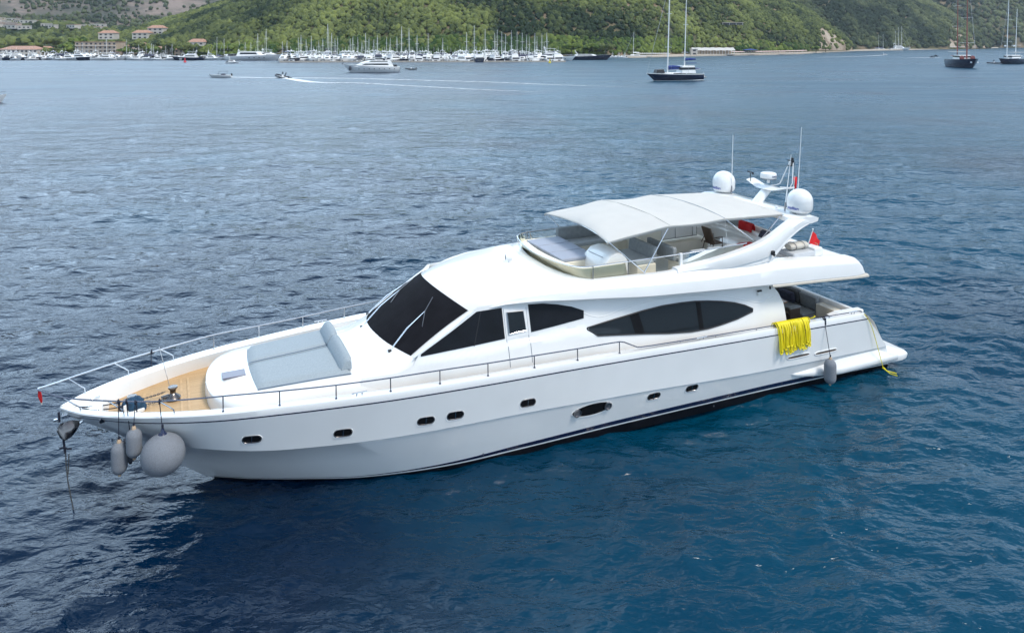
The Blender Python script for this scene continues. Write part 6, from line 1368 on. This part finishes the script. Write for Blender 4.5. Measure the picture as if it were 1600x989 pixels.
m_ = MB().box((1, 0, 3.7), (9, 4.2, 1.8), taper=.85); h3 = m_.build('deckhouse', 'gel', TMs, bevel=.1); MB().box((.9, 0, 3.9), (9.05, 4.0, .55), taper=.97).build('window_band', 'glass', h3); MB().box((5, 0, 5.9), (6, 4.6, .15)).build('awning', 'canvas', TMs, bevel=.05)
for a in (-3.2, 5.4): MB().rev([(0, -.5), (.5, -.2), (.5, .3), (0, .6)], (a, 1.5, 9.2), 12).build('radome', 'gel', TMs)
x, y, _ = at(1553, 100.2); d2 = rib(8); place(d2, x, y, R(10), 'dark tender lying beside the twin masted yacht', 'dinghy'); person(x, y, .9, R(10), 'sit', 'person sitting in the tender beside the twin masted yacht')
x, y, _ = at(1604, 99.2); boat('small', x, y, R(200), 'white tender at the right edge beside the twin masted yacht', 'dinghy', None, .8)
# far right group
x, y, _ = at(1406, 79.0); boat('cruiser', x, y, R(180), 'white motor yacht moored below the dark headland', 'motor yacht', None, 1.9)
for px, pt, lab in ((1377.5, 55, 'sloop leftmost of the boats below the headland'), (1384.5, 54, 'second sloop from the left below the headland'), (1404, 49, 'sloop behind the white yacht below the headland'), (1408, 43, 'tall sloop in the middle of the headland group'), (1413, 42, 'tallest sloop at the right of the headland group')):
    x, y, _ = at(px, 79.0); y += 10; hgt = CAMH + (YH - pt) * y / F; boat('sloop' if px % 2 else 'sloopc', x, y, R(160), lab, 'sailboat', None, hgt / (16.5 if px % 2 else 20))
x, y, _ = at(1383, 87.0); boat('small', x, y, R(170), 'tiny white speedboat running along the right shore', 'motor boat', None, .5)
def jetski(px, py, lab):
    x, y, _ = at(px, py); r = new_root('jet_ski', 'jet ski'); hull_part(r, 'black', 3.3, 1.2, .5, transom=.8); MB().box((.3, 0, .8), (1.4, .4, .4), taper=.8).build('saddle', 'black', r, bevel=.06); m_ = MB().tube([(-.5, -.4, 1.1), (-.4, 0, 1.15), (-.5, .4, 1.1)], .04, 5); m_.tube([(-.8, 0, .6), (-.4, 0, 1.15)], .1, 6); m_.build('handlebar', 'black', r); place(r, x, y, R(-15), lab, 'jet ski')
    person(x + .2, y, .48, R(-15), 'sit', 'rider in dark clothes on the ' + lab)
jetski(1456, 90.6, 'left jet ski of the pair on the right'); jetski(1462, 88.8, 'right jet ski of the pair on the right')

# --- wakes
def foam_mat():
    m = bpy.data.materials.new('wake_foam'); m.use_nodes = True; t = m.node_tree; p = t.nodes['Principled BSDF']; N = t.nodes.new
    p.inputs['Base Color'].default_value = (.75, .78, .8, 1); p.inputs['Roughness'].default_value = .7
    co = N('ShaderNodeTexCoord'); mp_ = N('ShaderNodeMapping'); mp_.inputs['Scale'].default_value = (.35, 1.6, 1); n = N('ShaderNodeTexNoise'); n.inputs['Scale'].default_value = 1.3; n.inputs['Detail'].default_value = 6
    a = N('ShaderNodeAttribute'); a.attribute_name = 'dens'; ad = N('ShaderNodeMath'); sb_ = N('ShaderNodeMath'); sb_.operation = 'SUBTRACT'; sb_.inputs[1].default_value = .5; mu = N('ShaderNodeMath'); mu.operation = 'MULTIPLY'; mu.inputs[1].default_value = 2.4; mu.use_clamp = True
    t.links.new(co.outputs['Object'], mp_.inputs[0]); t.links.new(mp_.outputs[0], n.inputs['Vector']); t.links.new(n.outputs['Fac'], ad.inputs[0]); t.links.new(a.outputs['Fac'], ad.inputs[1]); t.links.new(ad.outputs[0], sb_.inputs[0]); t.links.new(sb_.outputs[0], mu.inputs[0]); t.links.new(mu.outputs[0], p.inputs['Alpha'])
    return m
M['foam'] = foam_mat()
def wake(pts, dens, name, label, thick=1):
    """pts: (px, py, width in metres)"""
    P2 = []; n = 60
    ps = spline([(a, b, c, d) for (a, b, c), d in zip(pts, dens)], 14); rows = []; dn = []
    W = [at(p[0], p[1]) for p in ps]
    for i, (p, w_) in enumerate(zip(ps, W)):
        a = np.array(W[min(i + 1, len(W) - 1)]) - np.array(W[max(i - 1, 0)]); a = a / np.linalg.norm(a); n_ = np.array([-a[1], a[0], 0])
        rows.append([tuple(np.array(w_) + n_ * p[2] * f + np.array([0, 0, .02 + .10 * max(0, 1 - abs(f)) * (p[3] > .3)])) for f in (-1, -.5, 0, .5, 1)]); dn += [p[3] - .5, p[3] - .08, p[3], p[3] - .08, p[3] - .5]
    o = MB().grid(rows); me = bpy.data.meshes.new(name); me.from_pydata(o.v, [], o.f); me.materials.append(M['foam']); at2 = me.attributes.new('dens', 'FLOAT', 'POINT'); at2.data.foreach_set('value', np.array(dn, dtype=np.float32)); ob = bpy.data.objects.new(name, me); col.objects.link(ob); return tag(ob, label, kind='stuff')
wake([(340, 120.8, .7), (360, 121.2, 1.3), (390, 121.6, 1.6), (420, 122.3, 1.5), (470, 122.5, 1.5), (560, 123.5, 1.6), (650, 126, 1.6), (760, 129, 1.5), (880, 133.5, 1.4), (1000, 137, 1.2)], [.7, .75, .6, .45, .5, .38, .33, .31, .27, .08], 'wake', 'long white wake trailing from the speedboat')
wake([(440, 122.5, .8), (455, 124, 1.5), (480, 128, 1.7), (510, 130, 1.4), (560, 130.5, 1.4), (640, 135, 1.4), (740, 140, 1.2), (860, 145, 1.1)], [.8, .8, .7, .48, .36, .33, .28, .08], 'wake', 'broken white wake spreading behind the inflatable boat')
wake([(1384, 86.6, 1.0), (1370, 87.4, 1.4), (1345, 88.6, 1.2), (1300, 89.8, 1), (1270, 90.4, .8)], [.8, .65, .45, .4, .2], 'wake', 'thin white wake by the right shore'); wake([(1470, 90.8, 1.0), (1440, 90.8, 1), (1400, 91.6, .8)], [.5, .45, .2], 'wake', 'short faint wake behind the jet skis')
wake([(366, 99.2, .6), (358, 99.4, .8), (350, 99.6, .7)], [.6, .5, .3], 'wake', 'small wake behind the boat near the village shore')

# --- buildings
def gable(par, x0, x1, y0, y1, z, h_, name='roof', over=.5, hip=.0):
    a, b = x0 - over, x1 + over; c, d = y0 - over, y1 + over; ym = (c + d) / 2; hx = (x1 - x0) * hip
    return MB().add([(a, c, z), (b, c, z), (b, d, z), (a, d, z), (a + hx, ym, z + h_), (b - hx, ym, z + h_)], [(0, 1, 5, 4), (2, 3, 4, 5), (0, 4, 3), (1, 2, 5), (3, 2, 1, 0)]).build(name, 'tile', par)
def house(px, py, w_, d_, fl, label, wall='wallw', rz=0, dY=0, z0=1.0, roof='hip', nwin=4, cat='house'):
    x, y, _ = at(px, py); k = (y + dY) / y; x *= k; y += dY; o = empty('house', (x, y, z0), rz, label, cat); H_ = 2.5 * fl
    b = MB().box((0, d_ / 2, H_ / 2), (w_, d_, H_)).build('wall', wall, o)
    if roof == 'hip': gable(o, -w_ / 2, w_ / 2, 0, d_, H_, min(2.4, d_ * .25), hip=.2)
    else: MB().box((0, d_ / 2, H_ + .1), (w_ + .6, d_ + .6, .25)).build('roof', 'tile' if roof == 'flat' else 'gel', o)
    for f in range(fl):
        for i in range(nwin):
            xx = -w_ / 2 + w_ * (i + .5) / nwin; wn = MB().box((xx, -.03, f * 2.5 + 1.35), (w_ / nwin * .45, .12, 1.2)).build('window', 'dark', o)
        if f and fl > 2: MB().box((0, -.7, f * 2.5 + .1), (w_ * .96, 1.4, .15)).build('balcony', 'gel', o)
    return o
house(28, 92.3, 26, 12, 2, 'long white two storey building with terracotta roof on the left shore', nwin=9, dY=8)
house(150, 92.3, 28, 12, 4, 'four storey sandstone hotel with white balconies behind the moored boats', wall='walls', nwin=9, dY=10, roof='flat', cat='hotel')
house(213, 92, 11, 9, 3, 'sandstone villa with red roof just right of the hotel', wall='walls', nwin=3, dY=14); house(68, 92, 7, 8, 2, 'small pale house among trees right of the long white building', nwin=2, dY=40)
house(252, 92, 10, 8, 2, 'low pale villa behind the shore between hotel and hill', nwin=3, dY=12); house(283, 92, 9, 8, 2, 'low sandstone villa left of the white tower villa', wall='walls', nwin=3, dY=10); house(306, 92, 11, 9, 4, 'tall white villa with small red roofs at the foot of the hill', nwin=3, dY=16); house(330, 91.8, 9, 8, 2, 'small sandstone house at the foot of the green hill', wall='walls', nwin=2, dY=8)
for px, d_, zz, lab in ((243, 90, 17, 'red roofed villa highest on the slope above the village'), (219, 80, 13, 'pale villa with red roof left of the highest villa'), (166, 95, 13, 'white villa half hidden by trees above the hotel')): house(px, 92, 12, 9, 2, lab, nwin=3, dY=d_, z0=zz)
g = random.Random(4); hl = hills['lowleft']
for k in range(34):
    a = g.uniform(-10, 178) if k % 2 else g.uniform(-8, 30); d = g.uniform(.35, .8) if k % 2 else g.uniform(.4, .95); X, Y, Z = hl.pos(np.array([a]), np.array([d]))
    o = empty('house', (X[0], Y[0] - 6, Z[0] + 3.2), g.uniform(-.4, .4), 'small pale terrace house on the far slope above the village', 'house', 'pale houses scattered on the far slope'); w_ = g.uniform(8, 15)
    MB().box((0, 3, 1.4), (w_, 7, 3.8)).build('wall', 'wallw', o); MB().box((0, 3, 3.5), (w_ + .5, 7.5, .4)).build('roof', 'conc' if k % 3 else 'tile', o)
    for i in range(3): MB().box((-w_ / 2 + w_ * (i + .5) / 3, -.52, 1.6), (1.6, .1, 1.5)).build('window', 'dark', o)
rb_ = empty('clubhouse', (*at(546, 92)[:2], 1.0), 0, 'red walled clubhouse with tiled roof behind the marina masts', 'building'); MB().box((0, 6, 3.2), (15, 8, 4.6)).build('wall', mat('dark_red_wall', (.30, .05, .05), .7), rb_); gable(rb_, -8, 8, 2, 10, 5.5, 1.6, hip=.2); [MB().box((-6 + 3 * i, 1.95, 3.4), (1.3, .12, 1.8)).build('window', 'gel', rb_) for i in range(5)]
house(826, 92, 13, 8, 2, 'pale house with terracotta roof at the right end of the marina', nwin=4, dY=20, z0=1); house(752, 92, 8, 8, 2, 'reddish roofed house hidden by masts in the right half of the marina', wall='walls', nwin=2, dY=22); house(617, 92, 12, 8, 2, 'pale stone house behind the masts at the marina middle', nwin=3, dY=30)
# beach restaurant with tent roof, jetty and parasols
x, y, _ = at(1116, 87.6); rs = empty('beach_restaurant', (x, y + 2, .6), R(-6), 'open beach restaurant with pale tent roof on white posts at the water', 'restaurant'); MB().box((0, 6, .3), (33, 13, .8)).build('deck', 'conc', rs)
MB().grid([[(xx, yy, 3.6 + 2.2 * (1 - abs((yy - 6) / 7)) + .15 * math.cos(xx * 1.15)) for xx in np.linspace(-17 + .3 * zz_, 17 - .3 * zz_, 30)] for zz_, yy in enumerate((-1, 2, 6, 10, 13))]).build('tent_roof', 'canvas', rs); [MB().tube([(xx, -.5, .5), (xx, -.5, 3.6)], .16, 6).build('post', 'gel', rs) for xx in np.linspace(-16, 16, 15)]; MB().box((0, 10, 2), (30, .3, 3.2)).build('back_wall', 'walls', rs)
x, y, _ = at(1085, 88); bx = house(1085, 88.3, 5, 5, 2, 'small white kiosk left of the beach restaurant', nwin=1, roof='w', dY=4, z0=.5, cat='kiosk')
g = random.Random(9); k = 0
def parasol(x, y, z, mt, label, grp, s_=1):
    o = empty('parasol', (x, y, z), 0, label, 'parasol', grp); MB().tube([(0, 0, 0), (0, 0, 2.2)], .05, 5).build('pole', 'gel', o); MB().rev([(1.6, 1.95), (.8, 2.3), (.02, 2.55), (0, 2.5), (1.55, 1.9)], (0, 0, 0), 8).build('canopy', mt, o); o.scale = (s_,) * 3; return o
M['pinkc'] = mat('pale_pink_canvas', (.62, .45, .42), .85); pp = parasol(0, 0, 0, 'pinkc', 'pale pink beach parasol in the row along the beach', 'pink parasols along the beach'); first = True
for px in np.arange(1150, 1262, 2.6):
    for dY in (4, 11):
        x, y, _ = at(px, np.interp(px, [1150, 1180, 1250, 1300], [87.3, 87.0, 85.2, 82])); o = pp if first else copy_tree(pp); first = False; o.location = (x, y + dY, .8)
bp = parasol(*at(1172, 86.9)[:2], .8, 'bluecan', 'big blue beach awning right of the restaurant', None, 1); bp.scale = (4.2, 4.2, 1.8)
del bp['label']; tag(bp, 'big blue beach awning right of the restaurant', 'awning')
wp_ = parasol(0, 0, 0, 'canvas', 'white straw parasol under the trees left of the restaurant', 'white parasols left of the restaurant'); first = True
for px in np.arange(998, 1046, 3.4):
    x, y, _ = at(px, 90.6); o = wp_ if first else copy_tree(wp_); first = False; o.location = (x, y + 3, .8)
X, Y, Z = hills['mid'].pos(np.array([1142.]), np.array([.13])); tr_ = empty('hillside_terrace', (X[0], Y[0] - 5, Z[0] + 3.5), 0, 'white flat roofed terrace building showing among the hillside trees', 'building'); MB().box((0, 3, 1.2), (19, 5, 1.6)).build('wall', 'dark', tr_); MB().box((0, 2.6, 2.2), (20, 6, .4)).build('roof', 'conc', tr_); [MB().tube([(q, 0, 0), (q, 0, 2.1)], .15, 5).build('post', 'gel', tr_) for q in (-9, -3, 3, 9)]
x, y, _ = at(1225, 85.9); jt = empty('jetty', (x, y - 1, 0), R(20), 'low pale jetty along the pebble beach', 'jetty'); MB().box((0, 0, .5), (22, 2.4, .3)).build('deck', 'conc', jt); [MB().tube([(q, 0, -1), (q, 0, .5)], .18, 6).build('pile', 'conc', jt) for q in (-9, -3, 3, 9)]

# --- single trees one can tell apart along the shore
def tree(px, py, dY, hgt, rad, mt, label, kind='umbrella', z0=1.0, grp=None, seed=1):
    x, y, _ = at(px, py); kk = (y + dY) / y; x *= kk; y += dY; o = empty('pine_tree' if kind != 'cypress' else 'cypress_tree', (x, y, z0), 0, label, 'tree', grp); g = random.Random(seed)
    MB().tube([(0, 0, -.5), (.1, 0, hgt * .35), (.25, .1, hgt * .7)], [.35, .28, .12], 7).build('trunk', 'trunkm', o)
    V, Fc, Tn, off = [], [], [], 0
    for k in range(34):
        a = g.uniform(0, 6.28); q = g.random() ** .5; zz = g.uniform(-.5, .5)
        if kind == 'cypress': c = (q * rad * .3 * math.cos(a), q * rad * .3 * math.sin(a), hgt * (.2 + .75 * k / 34)); rr = rad * (.55 - .4 * k / 34)
        else: c = (q * rad * math.cos(a), q * rad * math.sin(a), hgt * .68 + zz * hgt * .42 * (1.1 - q)); rr = rad * g.uniform(.22, .42)
        vs, fs = ico(2, k + seed * 3); V.append(vs * rr + np.array(c)); Fc.append(fs + off); off += len(vs); Tn.append(np.full(len(vs), np.clip(.5 + g.gauss(0, .2), 0, 1)))
    V = np.vstack(V); Fc = np.vstack(Fc); me = bpy.data.meshes.new('crown'); me.from_pydata(V.tolist(), [], Fc.tolist()); at_ = me.attributes.new('tint', 'FLOAT', 'POINT'); at_.data.foreach_set('value', np.concatenate(Tn).astype(np.float32)); me.polygons.foreach_set('use_smooth', [True] * len(me.polygons)); me.materials.append(M[mt]); c_ = bpy.data.objects.new('crown', me); col.objects.link(c_); c_.parent = o
TR = [(38, 92, 30, 15, 9, 'pine', 'broad dark green tree behind the long white building', 1), (83, 92, 22, 16, 6, 'pine', 'tall dark conifer between white building and hotel', 2), (66, 92, 12, 6, 4, 'bush', 'bright green shrubby tree right of the long white building', 3), (105, 92, 18, 10, 5, 'bush', 'yellow green tree touching the left side of the hotel', 4), (123, 92, 30, 16, 5, 'bush', 'bright yellow green tree above the left end of the hotel', 5), (181, 92, 26, 13, 6, 'pine', 'round dark green tree above the right end of the hotel', 6), (196, 92, 14, 7, 4, 'bush', 'low bright tree between hotel and sandstone villa', 7), (232, 92, 16, 9, 5, 'pine', 'dark tree right of the sandstone villa', 8), (268, 92, 12, 8, 5, 'bush', 'bright green tree between the two low villas', 9), (295, 92, 6, 6, 3.5, 'pine', 'small dark tree in front of the tall white villa', 10), (320, 92, 5, 5, 3.5, 'pine', 'round dark bush tree at the right foot of the tall white villa', 11), (8, 92, 28, 10, 7, 'pine', 'dark tree at the left edge behind the long white building', 12), (52, 92, 26, 11, 6, 'pine', 'mid green tree over the right roof end of the long white building', 13), (355, 92, 6, 9, 7, 'bush', 'bright green dome shaped tree behind the leftmost marina masts', 14), (388, 92, 8, 8, 7, 'bush', 'bright green spreading tree behind the long low yachts', 15), (580, 92, 18, 10, 6, 'bush', 'light green tree right of the red clubhouse', 16), (606, 92, 14, 9, 6, 'pine', 'dark tree in the middle behind the marina masts', 17), (683, 92, 12, 9, 5, 'pine', 'reddish brown topped tree behind the marina', 18), (700, 92, 12, 8, 5, 'bush', 'bright tree left of the reddish roofed house', 19), (893, 92, 10, 10, 6, 'bush', 'bright green tree behind the white superyacht', 20), (925, 91, 10, 9, 6, 'bush', 'bright green tree behind the navy superyacht', 21), (946, 91, 10, 10, 6, 'pine', 'dark green tree right of the navy superyacht', 22), (1275, 84, 8, 6, 4, 'bush', 'small green tree at the foot of the bare scree slope', 23), (1290, 83, 6, 5, 3, 'pine', 'dark little tree standing on the beach below the scree', 24), (660, 92, 12, 9, 3, 'pine', 'slim cypress behind the marina masts', 25)]
g = random.Random(12); protos = []
for k in range(5): tree(10, 92, 10, [9, 7, 11, 6, 8][k], [4.5, 3.6, 4, 3.4, 5][k], ['bush', 'pine', 'pine', 'bush', 'bush'][k], 'green garden tree among the houses along the village shore', seed=40 + k, grp='garden trees along the village shore'); protos.append([o for o in col.objects if o.get('category') == 'tree'][-1])
for k in range(58):
    px = -30 + 375 * (k + g.random()) / 58; x, y, _ = at(px, 92); dy = 28 if (px < 62 or 128 < px < 180) else g.choice([3, 5, 9, 22, 30]); q = (y + dy) / y; o = protos[k] if k < 5 else copy_tree(protos[g.randrange(5)]); o.location = (x * q, y + dy, 1.0); o.rotation_euler = (0, 0, g.uniform(0, 6)); sc2_ = g.uniform(.7, 1.15); o.scale = (sc2_, sc2_, sc2_ * g.uniform(.8, 1.1))
for px, py, dY, hg, rd, mt, lab, sd_ in TR: tree(px, py, dY, hg, rd, mt, lab, 'cypress' if 'cypress' in lab else 'umbrella', seed=sd_)

# ================================================================= HAZE OVER THE BAY
m = bpy.data.materials.new('sea_haze'); m.use_nodes = True; t = m.node_tree; t.nodes.clear(); o_ = t.nodes.new('ShaderNodeOutputMaterial'); v_ = t.nodes.new('ShaderNodeVolumePrincipled')
v_.inputs['Color'].default_value = (.80, .88, 1, 1); v_.inputs['Density'].default_value = .00008; v_.inputs['Anisotropy'].default_value = .2; t.links.new(v_.outputs[0], o_.inputs['Volume'])
hz_ = MB().box((200, 2500, 250), (9000, 9000, 510)); me = bpy.data.meshes.new('haze'); me.from_pydata(hz_.v, [], hz_.f); me.materials.append(m); ho = bpy.data.objects.new('haze', me); col.objects.link(ho); tag(ho, 'thin pale haze over the bay that fades the far mountain', kind='stuff')
